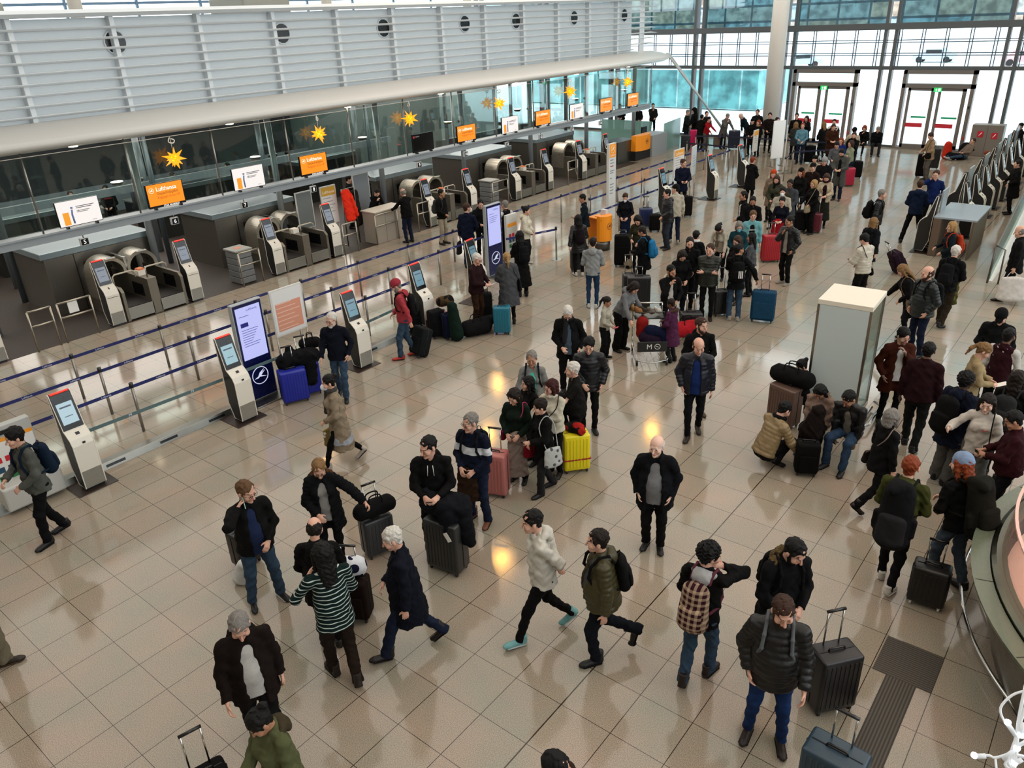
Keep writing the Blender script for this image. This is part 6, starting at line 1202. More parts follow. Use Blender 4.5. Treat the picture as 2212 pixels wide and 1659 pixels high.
for k, (a, b_, z, c, lab) in enumerate(((-.2, -.3, .93, 'c9c6be', 'pale grey soft toy on the trolley, leftmost'), (-.05, -.22, .95, '6f675c', 'grey-brown soft toy in the middle of the trolley basket'), (.08, -.32, .93, '3d3a33', 'dark soft toy lying on the trolley basket'), (.2, -.25, .96, '9a6a42', 'tan fox-like soft toy on the trolley, next to the child in purple'), (.27, -.4, .95, 'b58a58', 'light brown soft toy at the trolley handle'))):
    lump('soft_toy', lab, 'toy', [((a, b_, z-.02), (a+.05, b_+.02, z), .06, .05), ((a+.06, b_+.04, z+.05), (a+.07, b_+.04, z+.06), .04, .04), ((a-.05, b_+.06, z-.03), (a, b_, z), .02, .03)], M_cloth(c, fuzz=1), at=(x, y, 0), rz=rz_, k=.02)
bm = bmesh.new(); box(bm, -.3, .3, -.46, -.12, .8, .82); tube(bm, [(-.3, -.12, .82), (-.3, -.12, .95), (.3, -.12, .95), (.3, -.12, .82)], .008, 6); tube(bm, [(-.3, -.3, .81), (-.3, -.5, .81)], .01, 6); tube(bm, [(.3, -.3, .81), (.3, -.5, .81)], .01, 6); obj('basket', bm, STEELD, e)
# ------------------------------------------------------------------ the people, one by one: pixel of the crown of the head, heading (0 = towards the camera, 90 = to the right), height
JN = ('reg', '33475c', 'jean'); JD = ('reg', '1c2740', 'jean'); JS = ('slim', '2a3d58', 'jean'); BKT = ('slim', '0c0c0e'); BKR = ('reg', '0c0c0e')
# front left
w = P('man in black jacket and jeans holding a pale phone to his ear', 530, 1041, 12, 1.8, arms='ne', hy=28, hp=14, hair=('short', 'lbr'), top=('jacket', '0e0e0e', 'open', ('in', '1c2848')), pants=JN, shoes=('shoe', '0f0f10', 'c9c9c6'), ex=('glasses',), fat=.5, stance=.17); phone(w, 1, 'pale green phone at the ear of the man in black jacket', '9fc0b6', face='ear')
P('blond woman in black quilted coat with fur hood reaching for a suitcase', 686, 999, -4, 1.67, sex='f', arms=(((.52, .22, 1.08), (.3, -.9, -.2), 1.1), 'n'), hp=28, hair=('short', 'dbl'), top=('parka', '0c0d12', 'open', ('in', '85837f'), 'quilt', ('fur', '4c331c')), pants=BKT, ex=('glasses',), fat=.3)
w = P('balding man in black coat seen from behind, bent over a phone', 678, 1116, 165, 1.68, arms='nf', hp=28, hair=('ring', 'dbr'), top=('coat', '0a0a0b', ('z', .7), 'hood'), pants=('reg', '15181c'), fat=.4); phone(w, 1, 'phone held by the balding man in black coat', 'd8d4d8')
P('person with curly black hair in dark green white-striped sweater', 692, 1172, -168, 1.8, arms=('y', 'n'), hy=0, hair=('loose', 'blk'), top=('sweater', '0f2a28', ('pat', 'stripe'), ('c2', 'aeb8b2'), ('z', .8)), pants=('reg', '2a1d14'), shoes=('boot', '241610'), fat=.35, legs='x')
P('grey-haired man in long navy coat walking left', 836, 1142, -92, 1.76, legs='w', arms='dn', hp=18, hair=('short', 'wh'), top=('coat', '0c1222', ('z', .58)), pants=JD, shoes=('boot', '1d1210'), fat=.4)
w = P('young man in black hoodie with white cords holding a phone', 921, 945, -8, 1.84, arms='ff', hy=-42, hp=10, hair=('short', 'blk'), top=('hoodie', '0b0b0c', ('hood', 'dn')), pants=('wide', '0b0b0c'), shoes=('shoe', '0a0a0a')); phone(w, 1, 'dark phone in the hands of the young man in black hoodie')
bm = bmesh.new()
for g in (-.03, .03): tube(bm, [w['ch'](g, .125, 1.43), w['ch'](g*1.3, .15, 1.3)], .004, 5)
obj('drawstring', bm, M_plain('d8d8d6', .6), w['root'])
P_ = w['ch'](0, .142, 1.28); 
w = P('grey-haired man in navy and white hoodie with brown jacket over his arm', 1014, 893, -32, 1.76, arms='nn', hy=-25, hp=4, hair=('short', 'gr'), top=('hoodie', '111a30', ('pat', 'band'), ('c2', 'b9bcc0')), pants=JD, shoes=('boot', '6b3a1e'), ex=('glasses',), fat=.4, stance=.14); draped(w, 'brown and grey jacket hanging over the arm of the man in navy hoodie', '3a2414', 1, ln=.5, wd=.14); backpack(w, 'black backpack on the grey-haired man in navy hoodie', '101216', d=.07)
w = P('woman in dark green jumper with pink shoulder strap', 1106, 843, -22, 1.6, sex='f', arms='nn', hy=-15, hp=22, hair=('bob', 'dbr'), top=('sweater', '14241a', ('g', .012)), pants=BKR, shoes=('boot', '0e0e0e')); handbag(w, 'pink bag with pink strap worn across the dark green jumper', '8a1c3c', side=1, cross=1, w=.08, ht=.07, strap='b43a64'); draped(w, 'beige-grey quilted coat hanging beside the dark green jumper', '8a7a70', 0, ln=.75, wd=.15)
w = P('short-haired woman in black coat with white tote and red bag', 1164, 862, -62, 1.58, sex='f', arms='fn', hy=-15, hp=8, hair=('thick', 'dbr'), top=('coat', '0c0c0d', ('z', .6)), pants=('reg', '2c2c2e'), shoes=('boot', '0c0c0d'), legs='x'); handbag(w, 'white printed tote bag on the black coat', 'b9bcb8', 'tote_bag', side=-1, w=.17, ht=.17, pat='spots', c2='4a4c50'); handbag(w, 'dark red cloth bag beside the white tote', '7c0f1c', 'cloth_bag', side=1, w=.12, ht=.1, sh=0, z=.75, y=.15); phone(w, 0, 'small lit phone of the woman with the white tote', '101114')
P('woman with long black hair in black cardigan among the tour group', 1140, 813, -55, 1.52, sex='f', arms='nd', hy=-20, hp=0, hair=('long', 'blk'), top=('coat', '0d0b0c'), pants=BKR)
w = P('woman with auburn bob and glasses in white turtleneck', 1190, 820, -28, 1.64, sex='f', arms='co', hy=-25, hair=('bob', 'au'), top=('sweater', 'c9c2ae', ('g', .012), ('scarf', 'c9c2ae')), pants=BKT, ex=('glasses',)); handbag(w, 'black camera bag on the white turtleneck', '121212', side=1, cross=1, w=.07, ht=.05, z=1.02, x=.1, y=.18)
w = P('woman with short grey hair in grey jacket over turquoise top', 1148, 758, -2, 1.68, sex='f', arms='nf', hy=-4, hair=('short', 'gr'), top=('jacket', '7f807c', 'open', ('in', '4fb3a2')), pants=BKR, skin='c', fat=.3); backpack(w, 'dark backpack on the woman in grey jacket', '141a28', d=.07)
P('white-haired man in black and olive t-shirt facing left', 1236, 781, -82, 1.7, arms='on', hy=-8, hair=('short', 'wh'), top=('tee', '15130f'), pants=BKR, fat=.6)
P('young man in navy-black quilted jacket with hand on hip', 1272, 731, 2, 1.76, arms=('p', 'n'), hy=-8, hp=16, hair=('thick', 'blk'), top=('puffer', '0a0e18'), pants=BKT, shoes=('shoe', '101010', '1c5a48'))
w = P('elderly white-haired man in black jacket with grey scarf looking down', 1226, 666, -2, 1.78, arms='pn', hy=0, hp=36, hair=('short', 'wh'), top=('jacket', '0c0d0f', 'open', ('in', '43525e'), ('scarf', '2a2c2e'), ('tail', 1), ('z', .72)), pants=BKR, ex=('glasses',), fat=.4); paper(w, 1, 'white face mask dangling from the hand of the elderly man', 'dfe6e8', (.05, .04))
# centre walkers
w = P('man in white and black jacket striding left in turquoise trainers', 1146, 1103, -76, 1.8, legs='w', arms='bb', hy=-6, hp=4, hair=('short', 'blk'), top=('jacket', 'cbc7bc', ('hood', 'dn')), pants=('slim', '09090a'), shoes=('shoe', '6fa6a6', 'b8c4c2'), lean=6)
w = P('man in olive quilted jacket with black backpack walking left', 1291, 1144, -78, 1.76, legs='k', arms='dd', hy=-12, hp=2, hair=('short', 'dbr'), top=('puffer', '3c3619', 'open', ('in', '3d4044'), ('hood', 'dn'), ('z', .84)), pants=('reg', '0f1520', 'jean'), shoes=('boot', '0a0a0b'), fat=.6); backpack(w, 'black backpack on the man in olive quilted jacket', '101012', d=.085, ht=.42)
P('bald man in open black parka and grey jumper with blue band', 1420, 943, -6, 1.72, arms='pp', hy=-14, hp=2, hair=('ring', 'wh'), top=('parka', '0a0d14', 'open', ('in', '77787a'), ('ow', 2.4), ('z', .72)), pants=BKR, shoes=('boot', '0b0b0c'), fat=.7, skin='f')
P('half-bald man in open navy quilted jacket over blue shirt walking forward', 1511, 732, 0, 1.8, legs='X', arms='dp', hy=14, hp=14, hair=('ring', 'br'), top=('puffer', '0c1226', 'open', ('in', '12275a'), ('ow', 1.4), ('z', .84)), pants=('slim', '0b0d16'), shoes=('shoe', '2a2014', '4a3a22'), fat=.4)
P('man in black hooded coat and beige trousers behind the half-bald man', 1516, 686, 14, 1.78, legs='x', arms='nd', hy=32, hair=('short', 'br'), top=('jacket', '0c0d0e', ('hood', 'dn'), 'open', ('in', '4d4c48')), pants=('reg', '5f5038'), shoes=('shoe', '4a3a24'), ex=('beard',))
w = P('man on the phone with red plaid backpack seen from behind', 1536, 1173, 160, 1.76, arms='ne', hy=-40, hp=6, hair=('curly', 'blk'), top=('jacket', '0b0b0c', ('hood', 'a4a4a4')), pants=JN, shoes=('boot', '24150d'), legs='X'); backpack(w, 'red and cream plaid backpack', '3c1424', w=.16, ht=.5, d=.12, pat='plaid', c2='b39a80', strap='5a2c38'); phone(w, 1, 'black phone of the man with the plaid backpack', face='ear')
w = P('bearded man in black coat with fur-trimmed hood and backpack', 1731, 1176, 36, 1.82, arms='nn', hy=18, hp=24, hair=('short', 'blk'), top=('jacket', '0b0c10', ('fur', '5c4c30'), ('z', .72)), pants=BKT, ex=('beard',), lean=8); backpack(w, 'black backpack on the bearded man with fur hood', '0c0c0e', d=.08)
w = P('bearded man in black quilted jacket and blue jeans with grey backpack straps', 1697, 1300, 2, 1.84, arms=('w', 'p'), hy=16, hp=18, hair=('buzz', 'br'), top=('puffer', '0a0a0c', ('hood', 'dn')), pants=('slim', '17305c', 'jean'), shoes=('boot', '26170f'), ex=('beard',), fat=.5, stance=.15); backpack(w, 'grey-strapped backpack on the bearded man in front', '17181a', strap='5c6063', d=.06)
P('grey-haired man in brown suede jacket and white shirt pulling a bag', 513, 1340, 2, 1.8, legs='x', arms='dw', hy=-6, hp=32, hair=('short', 'gr'), top=('jacket', '1c110c', 'open', ('in', 'b4b2ae'), ('ow', 1.4), ('hood', 'dn'), ('z', .72)), pants=BKR, shoes=('shoe', '1d120c'), fat=.5)
w = P('woman with black bun in olive hooded jacket at the bottom edge', 538, 1549, -66, 1.66, sex='f', arms='nf', hy=-10, hp=34, hair=('bun', 'blk'), top=('parka', '525638', ('hood', '3c3424')), skin='c'); phone(w, 1, 'lit white phone of the woman in olive jacket', '202224', scr='ddd6ea')
w = P('man in grey jacket with blue backpack at the left edge', 22, 925, -72, 1.83, legs='x', arms='nf', hy=-8, hp=6, hair=('thick', 'blk'), top=('jacket', '50534e', ('z', .82)), pants=('reg', '0b0c10'), shoes=('shoe', '0c0c0d')); backpack(w, 'dark blue backpack on the man in grey jacket', '12283e', d=.1)
P('dark-haired man whose head pokes in at the bottom edge', 1204, 1632, 60, 1.76, hair=('short', 'blk'), top=('jacket', '3c2c20'))
person('person in sand cargo trousers cut by the left edge', (*fl(-22, 1452)[:2],), 60, 1.82, 'x', 'dn', top=('jacket', '0c1018'), pants=('wide', '6b6352'), shoes=('shoe', '2f2014', '4a3a28'))
# left middle
w = P('masked woman in grey shawl and long beige coat walking left', 706, 810, -84, 1.66, sex='f', legs='w', arms='nh', hp=4, hair=('bun', 'blk'), top=('longcoat', '8a7c68', ('scarf', '3e3d3b'), ('tail', 1), ('z', .42)), pants=('skirt', '9aa0aa'), shoes=('shoe', 'b8b0a8'), ex=('mask',)); handbag(w, 'beige tote bag with white flower print', '8a7648', 'tote_bag', side=1, w=.17, ht=.17, sh=0, z=.55, y=.12, pat='spots', c2='d8d4c8')
w = P('white-bearded man in navy jumper and jeans at the kiosk', 713, 675, -14, 1.76, arms='pw', hy=-26, hp=6, hair=('short', 'wh'), top=('jacket', '0c1222'), pants=JN, shoes=('shoe', '101214', '5a5a58'), ex=('glasses', ('beard', 'wh')), legs='x')
w = P('man in pink hoodie and pink beanie pulling a suitcase', 848, 605, -96, 1.76, arms='hn', hp=26, hair=('short', 'gr'), top=('hoodie', 'a43a42', ('hood', 'dn')), pants=JN, shoes=('shoe', 'b02c24', '2a2a2a'), ex=(('beanie', '96303e'), ('beard', 'gr')), legs='x'); backpack(w, 'black backpack on the man in the pink hoodie', '0e0e10')
w = P('grey-haired man in maroon jumper and brown trousers', 1032, 547, 58, 1.76, arms='ff', hp=14, hair=('short', 'wh'), top=('sweater', '2c0f14', ('g', .008)), pants=('reg', '3c2412'), ex=('glasses',), fat=.3); paper(w, 0, 'papers held by the grey-haired man in maroon jumper', 'c9c8d8')
w = P('blond woman in long grey poncho seen from behind', 1094, 545, -170, 1.68, sex='f', arms='ff', hair=('pony', 'bl'), top=('longcoat', '45474a', ('z', .5), ('g', .03)), pants=BKT, shoes=('boot', '0c0c0d')); handbag(w, 'black handbag on the arm of the woman in grey poncho', '101115', side=1, w=.16, ht=.13, z=1.0)
w = P('woman with long black hair in ankle-length black coat', 1122, 498, -158, 1.68, sex='f', arms='fn', hair=('loose', 'blk'), top=('longcoat', '09090a', ('z', .3)), pants=BKR, shoes=('boot', '0a0a0a')); backpack(w, 'black backpack of the woman in the ankle-length coat', '0d0e12')
P('person with topknot in cream quilted jacket', 1137, 445, 78, 1.68, sex='f', arms='nn', hair=('bun', 'blk'), top=('puffer', 'cfc8b2', ('hood', 'dn')), pants=('wide', '1a1a1c'), shoes=('boot', 'c9c6c0'))
P('grey-haired man in black waistcoat and red tie', 1090, 432, -140, 1.76, arms='on', hair=('short', 'gr'), top=('vest', '0c0c0e', ('in', 'c9c6c4'), ('collar', 'a02838')), pants=BKR)
P('black-haired man in black anorak looking at his phone behind the navy jacket', 1038, 431, 12, 1.76, arms='ff', hp=18, hair=('short', 'blk'), top=('jacket', '0d0d0f', ('hood', 'dn')), pants=BKR)
w = P('masked man in navy jacket and jeans seen from behind', 1008, 438, 158, 1.84, arms='dn', hy=-40, hair=('short', 'br'), top=('jacket', '101a36'), pants=JD, ex=('mask',)); handbag(w, 'grey and black bag beside the man in navy jacket', '2a2c30', side=-1, sh=0, z=.6, w=.17, ht=.17)
w = P('man in black jacket and cream trousers with grey backpack', 953, 408, 55, 1.74, arms='dn', hy=10, hair=('short', 'blk'), top=('jacket', '09090a'), pants=('reg', 'a39a86'), skin='c'); backpack(w, 'grey and black backpack on the man in cream trousers', '3a3b3c')
P('bald grey man in black jacket at the podium', 868, 407, -140, 1.72, arms='oo', hp=18, hair=('ring', 'gr'), top=('jacket', '08080a'), pants=JD, fat=.3)
P('dark-haired staff woman in black resting her head behind the podium', 816, 409, 28, 1.66, sex='f', arms='ok', hp=6, lean=32, hair=('bun', 'dbr'), top=('sweater', '0a0a0c'))
P('man in black coat behind the hanging orange coat', 754, 378, 80, 1.82, arms='nn', hp=10, hair=('short', 'blk'), top=('coat', '09090b')); P('dark figure in cap beside the empty grey board', 790, 376, 60, 1.82, arms='dd', hair=('short', 'gr'), top=('coat', '0a0a0c'), ex=(('cap', '101114'),))
w = P('man in blue-green suit holding a phone by the belts', 1256, 419, -84, 1.7, arms='fd', hp=14, hair=('short', 'blk'), top=('jacket', '0e1e28', 'open', ('in', 'c9c9c6'), ('z', .76), 'collar'), skin='c'); phone(w, 0, 'phone of the man in blue-green suit')
w = P('woman in black coat with dark bag behind the orange desk', 1249, 463, -168, 1.66, sex='f', arms='hn', hair=('long', 'blk'), top=('puffer', '0a0a0c', ('z', .7)), pants=BKT, shoes=('shoe', 'c9c6c2')); backpack(w, 'maroon-black backpack near the orange desk', '1c0e16', w=.13)
P('man in light grey hoodie and blue jeans seen from behind', 1281, 512, 176, 1.72, arms='nn', hair=('short', 'dbr'), top=('hoodie', '8b8e8e', ('hood', 'dn')), pants=('slim', '1f3a58', 'jean'), shoes=('shoe', 'c6c4be'))
w = P('masked woman in navy top carrying a navy coat', 1350, 419, -12, 1.66, sex='f', arms='nn', hp=34, hair=('short', 'br'), top=('sweater', '0c101c'), ex=('mask',)); draped(w, 'navy blue coat over the arm of the masked woman', '0e1c3c', 0, ln=.55, wd=.14)
P('person with curly black hair in olive top looking down', 1375, 468, -22, 1.66, sex='f', arms='nf', hp=38, hair=('loose', 'blk'), top=('sweater', '34321f'), skin='b')
w = P('man in black parka with bright blue backpack', 1383, 489, -108, 1.7, arms='fd', hp=22, hair=('short', 'dbr'), top=('parka', '0a0b0f', ('hood', 'dn')), pants=BKR, skin='c', ex=('stubble',)); backpack(w, 'bright blue backpack on the man in black parka', '1f6fa0', d=.11)
P('man in navy-black striped quilted jacket and grey jeans', 1441, 408, -62, 1.78, arms='nd', hy=-14, hair=('short', 'blk'), top=('puffer', '10121c', ('hood', 'dn')), pants=('reg', '2b323c', 'jean'), shoes=('shoe', '101114', 'c0c0c0'), fat=.2)
P('man in cream jacket and black cap seen from behind', 1460, 398, -165, 1.78, arms='dd', hy=60, hair=('short', 'blk'), top=('jacket', 'b5ae9c'), pants=JD, shoes=('shoe', 'a09a8e'), ex=(('cap', '101012'),), legs='x')
w = P('man in navy jacket with white collar by the framed notices', 1477, 343, 14, 1.84, arms='ff', hy=36, hair=('short', 'br'), top=('jacket', '0e1630', ('collar', 'd8d6d0'), ('z', .72)), pants=BKT); phone(w, 1, 'phone of the man in navy jacket with white collar'); suitcase(1478, 468, 'black and white bag pair at the feet of the man with white collar', '0d0d0e', w=.5, h=.65, soft=1)
P('auburn-haired person in black coat at the far kiosk', 1627, 338, 150, 1.7, sex='f', arms='on', hair=('short', 'red'), top=('coat', '0b0c0e', ('z', .6)), pants=BKT)
# crowd in the middle
w = P('man in black suit jacket with white shirt in profile', 1606, 412, -70, 1.76, arms='nd', hair=('short', 'blk'), top=('jacket', '09090b', 'open', ('in', 'c9c9c8')), skin='c'); handbag(w, 'round black bag carried by the man in black suit jacket', '0b0c10', side=-1, sh=0, z=.95, w=.2, ht=.14)
P('bearded man in black shirt between suit jacket and light blue coat', 1627, 425, 2, 1.74, hp=22, arms='nn', hair=('short', 'blk'), top=('jacket', '0a0a0b'), ex=('beard',), skin='c')
w = P('teenager in light blue coat and black t-shirt with white lettering', 1628, 455, 8, 1.68, arms='dd', hair=('thick', 'lbr'), top=('coat', '6fa8ae', 'open', ('in', '0d0d10'), ('ow', 2.6), ('z', .6)), pants=BKR)
c_ = rotz(w['yaw'])@w['ch'](0, .135, 1.32)*w['s']+V(*w['o']); text('lettering', 'LIBERTÉ', w['root'], tuple(c_), tuple(rotz(w['yaw'])@V(-1, 0, 0)), (0, 0, 1), .055, M_plain('d8d8d6', .6), .0008)
w['root'].children[-1].scale = (1, 1, 1)
P('woman with grey hair, blue face mask and teal jacket', 1598, 480, 4, 1.62, sex='f', arms='nn', hp=22, hair=('bob', 'gr'), top=('jacket', '10363e'), ex=('glasses', ('mask', '6fb0c8')))
P('brown-haired woman with glasses below the teal jacket', 1592, 510, -40, 1.66, sex='f', arms='nn', hp=12, hair=('long', 'br'), top=('jacket', '141214'), ex=('glasses',)); P('woman with long black curls in grey top', 1624, 502, -100, 1.58, sex='f', arms='nd', hair=('loose', 'blk'), top=('sweater', '4c4c50'), skin='c')
w = P('man in black jacket with three-striped backpack reaching for a blue suitcase', 1597, 526, -172, 1.76, arms=('k', ((.42, -.12, .98), (.3, -.9, .2), 1.1)), hy=-60, hair=('short', 'blk'), top=('jacket', '0a0b0e', ('collar', '3c0e18'), ('z', .76)), pants=JN, shoes=('shoe', '9a948a', 'c9c6c0'), skin='c'); bp = backpack(w, 'black backpack with three white stripes', '0b0b0d')
bm = bmesh.new()
for k in range(3): obox(bm, w['ch'](-.0+.035*k, -.36, 1.16), w['tx'], w['T']@V(0, 0, 1), w['ty'], .01, .08, .004)
obj('stripes', bm, M_plain('dcdcdc', .5), bp)
P('man in dark green quilted jacket with folded arms', 1535, 526, -6, 1.78, arms='cc', hy=-10, hair=('short', 'br'), top=('puffer', '1c2218'), pants=BKT, shoes=('boot', '2a140e'), fat=.3)
P('bearded man in black jacket behind the folded-arms man', 1491, 512, 4, 1.78, arms='nn', hair=('short', 'dbr'), top=('jacket', '0c0c0e'), ex=('beard',)); P('dark-haired woman in black coat bowing her head', 1477, 545, 18, 1.62, sex='f', arms='nn', hp=40, hair=('bob', 'dbr'), top=('coat', '0a0a0c'))
P('bearded young man in black jacket over white hoodie', 1452, 573, 22, 1.7, arms='nk', hy=20, hp=10, hair=('short', 'blk'), top=('jacket', '0b0b0c', 'open', ('in', 'bcb8b0'), ('hood', 'c4beb2')), pants=BKR, ex=('beard',), skin='c')
w = P('dark-haired woman in cream jumper and beige scarf bending down', 1549, 491, -20, 1.62, sex='f', arms='of', hp=42, lean=22, hair=('pony', 'blk'), top=('sweater', 'b8b0a0', ('scarf', '6e6252'), ('tail', 1)))
P('woman in black coat with white neck pillow among the crowd', 1505, 497, 160, 1.66, sex='f', arms='nn', hair=('short', 'blk'), top=('parka', '0b0d12', ('scarf', 'd4d4d2')))
P('woman in grey hoodie leaning over the luggage trolley', 1378, 613, 56, 1.66, sex='f', arms='oo', lean=26, hp=20, hair=('bob', 'dbr'), top=('hoodie', '6f7072', ('hood', 'dn')), pants=('wide', '0a0a0b')); w = P('girl with ponytail in cream top and black trousers', 1314, 641, 74, 1.36, sex='f', arms='nn', hp=12, hair=('pony', 'dbr'), top=('sweater', 'a9a594'), pants=('wide', '0b0b0c'), skin='c'); paper(w, 1, 'pink booklet in the hand of the girl', 'c8506a', (.06, .08))
P('child in purple coat at the trolley', 1447, 645, -118, 1.34, arms='nf', hp=18, hair=('buzz', 'dbr'), top=('coat', '4c2240', ('fur', '4a3628'), ('z', .5)), pants=('reg', '2c2d30'), shoes=('boot', '141214'), skin='d')
w = P('man in glossy black quilted jacket speaking into his phone', 1706, 466, -38, 1.76, arms='pk', hp=6, hy=-16, hair=('buzz', 'blk'), top=('puffer', '0a0b0f', 'open', ('in', '9a9288')), pants=BKR, shoes=('shoe', '8f8a7c', 'b0aca0'), skin='c'); phone(w, 1, 'phone held near the mouth of the man in glossy jacket')
w = P('black-haired person in navy jumper with a bright red jacket', 1690, 426, -12, 1.66, sex='f', arms='ff', hp=20, hair=('short', 'blk'), top=('sweater', '0c1222'), ex=('glasses',)); draped(w, 'bright red jacket held in front of the navy jumper', '8c0c18', 1, ln=.5, wd=.16)
P('man in cream jacket with white mask', 1692, 404, -6, 1.74, arms='nn', hair=('thick', 'blk'), top=('jacket', 'b0a998'), ex=('mask',)); P('brown-haired woman in olive parka and black scarf', 1678, 379, -14, 1.7, sex='f', arms='nn', hp=14, hair=('long', 'br'), top=('parka', '3a3c2e', ('scarf', '0e0e10'), ('tail', 1), ('hood', 'dn')))
P('person in orange beanie and beige coat', 1672, 367, -10, 1.68, sex='f', arms='dd', hair=('long', 'dbl'), top=('coat', '7c6a5a'), ex=(('beanie', 'b8401c'),)); P('balding dark-skinned man in grey parka over olive shirt', 1708, 387, -16, 1.76, arms='nd', hair=('buzz', 'blk'), top=('parka', '3c4044', 'open', ('in', '3c3c28'), ('ow', 1.8)), skin='d')
P('woman in black beanie with long auburn hair', 1731, 363, -34, 1.66, sex='f', arms='nn', hair=('loose', 'red'), top=('jacket', '0c0c0e'), ex=(('beanie', '0c0c0e'),)); P('older man in dark brown coat and flat cap', 1757, 352, -30, 1.78, arms='dd', hair=('short', 'gr'), top=('coat', '24140f'), fat=.5, ex=(('cap', '1a1412'),))
w = P('woman with blond curls in black jacket with beige shoulder bag', 1759, 388, -50, 1.66, sex='f', arms='nH', hair=('bob', 'bl'), top=('jacket', '0b0c0e', ('z', .76)), pants=BKR); handbag(w, 'beige shoulder bag of the woman with blond curls', '8f8268', side=-1, w=.13, ht=.1, x=.05, y=.24, z=.9)
P('brown-haired woman in cream teddy jacket and maroon scarf', 1786, 376, -8, 1.7, sex='f', arms='ff', hp=26, hair=('long', 'br'), top=('jacket', 'b5a58c', 'open', ('in', '2c1018'), ('scarf', '3c101c')), pants=('longskirt', '25261f'))
P('person in light grey beanie and black jacket', 1782, 341, -4, 1.76, arms='ff', hp=28, hair=('short', 'blk'), top=('jacket', '0c0c0d'), ex=(('beanie', '8f9092'),)); P('person in black beanie and cream jacket', 1761, 336, -20, 1.6, sex='f', arms='nn', hair=('short', 'blk'), top=('jacket', 'a89c88'), ex=(('beanie', '0e0e10'),))
P('tall dark-haired man in long grey overcoat reading his phone', 1818, 323, -14, 1.84, arms='ff', hp=36, hair=('short', 'blk'), top=('coat', '4a4b48', 'open', ('in', '0f0f10'), ('z', .5)), pants=JD, shoes=('boot', '3c2414'), ex=('beard',))
P('dark-haired man in grey jumper looking down in the far queue', 1808, 307, -8, 1.76, arms='nf', hp=34, hair=('short', 'blk'), top=('sweater', '55575a')); P('red-haired woman in blue jacket in the far queue', 1818, 297, -14, 1.64, sex='f', arms='nn', hair=('loose', 'red'), top=('jacket', '14266a')); P('brown-haired woman in pale green jumper with folded arms', 1839, 303, -58, 1.66, sex='f', arms='cc', hair=('bob', 'br'), top=('sweater', '8a927a'), pants=JD, ex=('glasses',))
w = P('bearded man in black shirt with jacket on his arm in the far queue', 1846, 285, -8, 1.8, arms='kn', hair=('buzz', 'br'), top=('sweater', '0d0d10'), ex=('beard',)); draped(w, 'long black coat over the arm of the bearded man in the far queue', '0b0b0d', 0, ln=.75, wd=.15)
P('person in black cap and cream jacket seen from behind by the windows', 1847, 275, 170, 1.74, arms='yn', hair=('short', 'blk'), top=('jacket', 'b8ae9a'), ex=(('beanie', '101012'),)); P('man in long rust brown coat by the first door', 1802, 268, 12, 1.8, arms='ff', hp=24, hair=('short', 'br'), top=('coat', '42220f'), ex=('glasses',))
P('man in maroon jacket with white panel behind the rust brown coat', 1803, 257, -4, 1.76, arms='nn', hair=('short', 'blk'), top=('jacket', '3c0e16', ('pat', 'block'), ('c2', 'c4c2be'))); P('blond woman in black coat turned to the doors', 1780, 263, -140, 1.7, sex='f', arms='nn', hair=('long', 'dbl'), top=('coat', '0e1012'))
P('person with reddish hair seated by the window sill', 1868, 271, -14, 1.7, legs='i', arms='nk', hp=20, sex='f', hair=('bob', 'red'), top=('jacket', '0c0c0e')); P('grey-haired man in black seated on the window sill', 1898, 275, 6, 1.76, legs='i', arms='ll', hp=26, lean=16, hair=('short', 'gr'), top=('jacket', '0d0e12'), pants=('reg', '2b2c2e'))
P('tall man in black hoodie by the first glass door', 1722, 244, -4, 1.86, arms='dd', hair=('short', 'dbr'), top=('hoodie', '0b0b0d')); P('woman in grey-green parka with fur hood seen from behind', 1720, 263, -160, 1.64, sex='f', arms='nn', hair=('long', 'dbl'), top=('parka', '2f3432', ('fur', '5a4a3a'))); P('red-haired person in light blue jumper in the far queue', 1735, 265, -8, 1.76, arms='nf', hair=('short', 'red'), top=('sweater', '5c8a9c'), pants=JD)
P('woman with long dark hair in black by the left door leaf', 1743, 250, -30, 1.68, sex='f', arms='nn', hair=('loose', 'dbr'), top=('coat', '141416')); P('man in dark brown leather jacket before the round column', 1664, 243, 2, 1.84, arms='nn', hair=('short', 'dbr'), top=('jacket', '1e1410'), ex=('glasses',)); P('man in black with raised hand right of the brown leather jacket', 1680, 253, 34, 1.78, arms='ny', hair=('buzz', 'blk'), top=('coat', '0a0a0c'))
P('man in grey-black jacket left of the round column', 1637, 236, -14, 1.84, arms='pp', hair=('short', 'br'), top=('jacket', '16181c', ('hood', 'dn'))); P('person in black cap left of the round column', 1626, 256, -14, 1.7, arms='nn', hair=('short', 'blk'), top=('coat', '0a0a0b'), ex=(('cap', '0e0e10'),)); P('woman with long reddish hair and beige scarf left of the round column', 1639, 259, -34, 1.66, sex='f', arms='nf', hair=('loose', 'red'), top=('jacket', '121010', ('scarf', '9a8468')))
P('bald man in petrol blue coat bending over a suitcase', 1597, 247, -60, 1.8, arms='ll', lean=30, hp=22, hair=('ring', 'wh'), top=('jacket', '0f2a34', ('z', .7)), pants=JD); P('person in grey coat leaning towards the petrol blue coat', 1574, 246, 40, 1.74, arms='ok', lean=16, hp=16, hair=('short', 'gr'), top=('coat', '5a5854')); P('black-haired woman in bright red jumper reaching right', 1533, 252, 58, 1.66, sex='f', arms='oo', lean=10, hair=('pony', 'blk'), top=('sweater', '96101c'), pants=('reg', '55524e'))
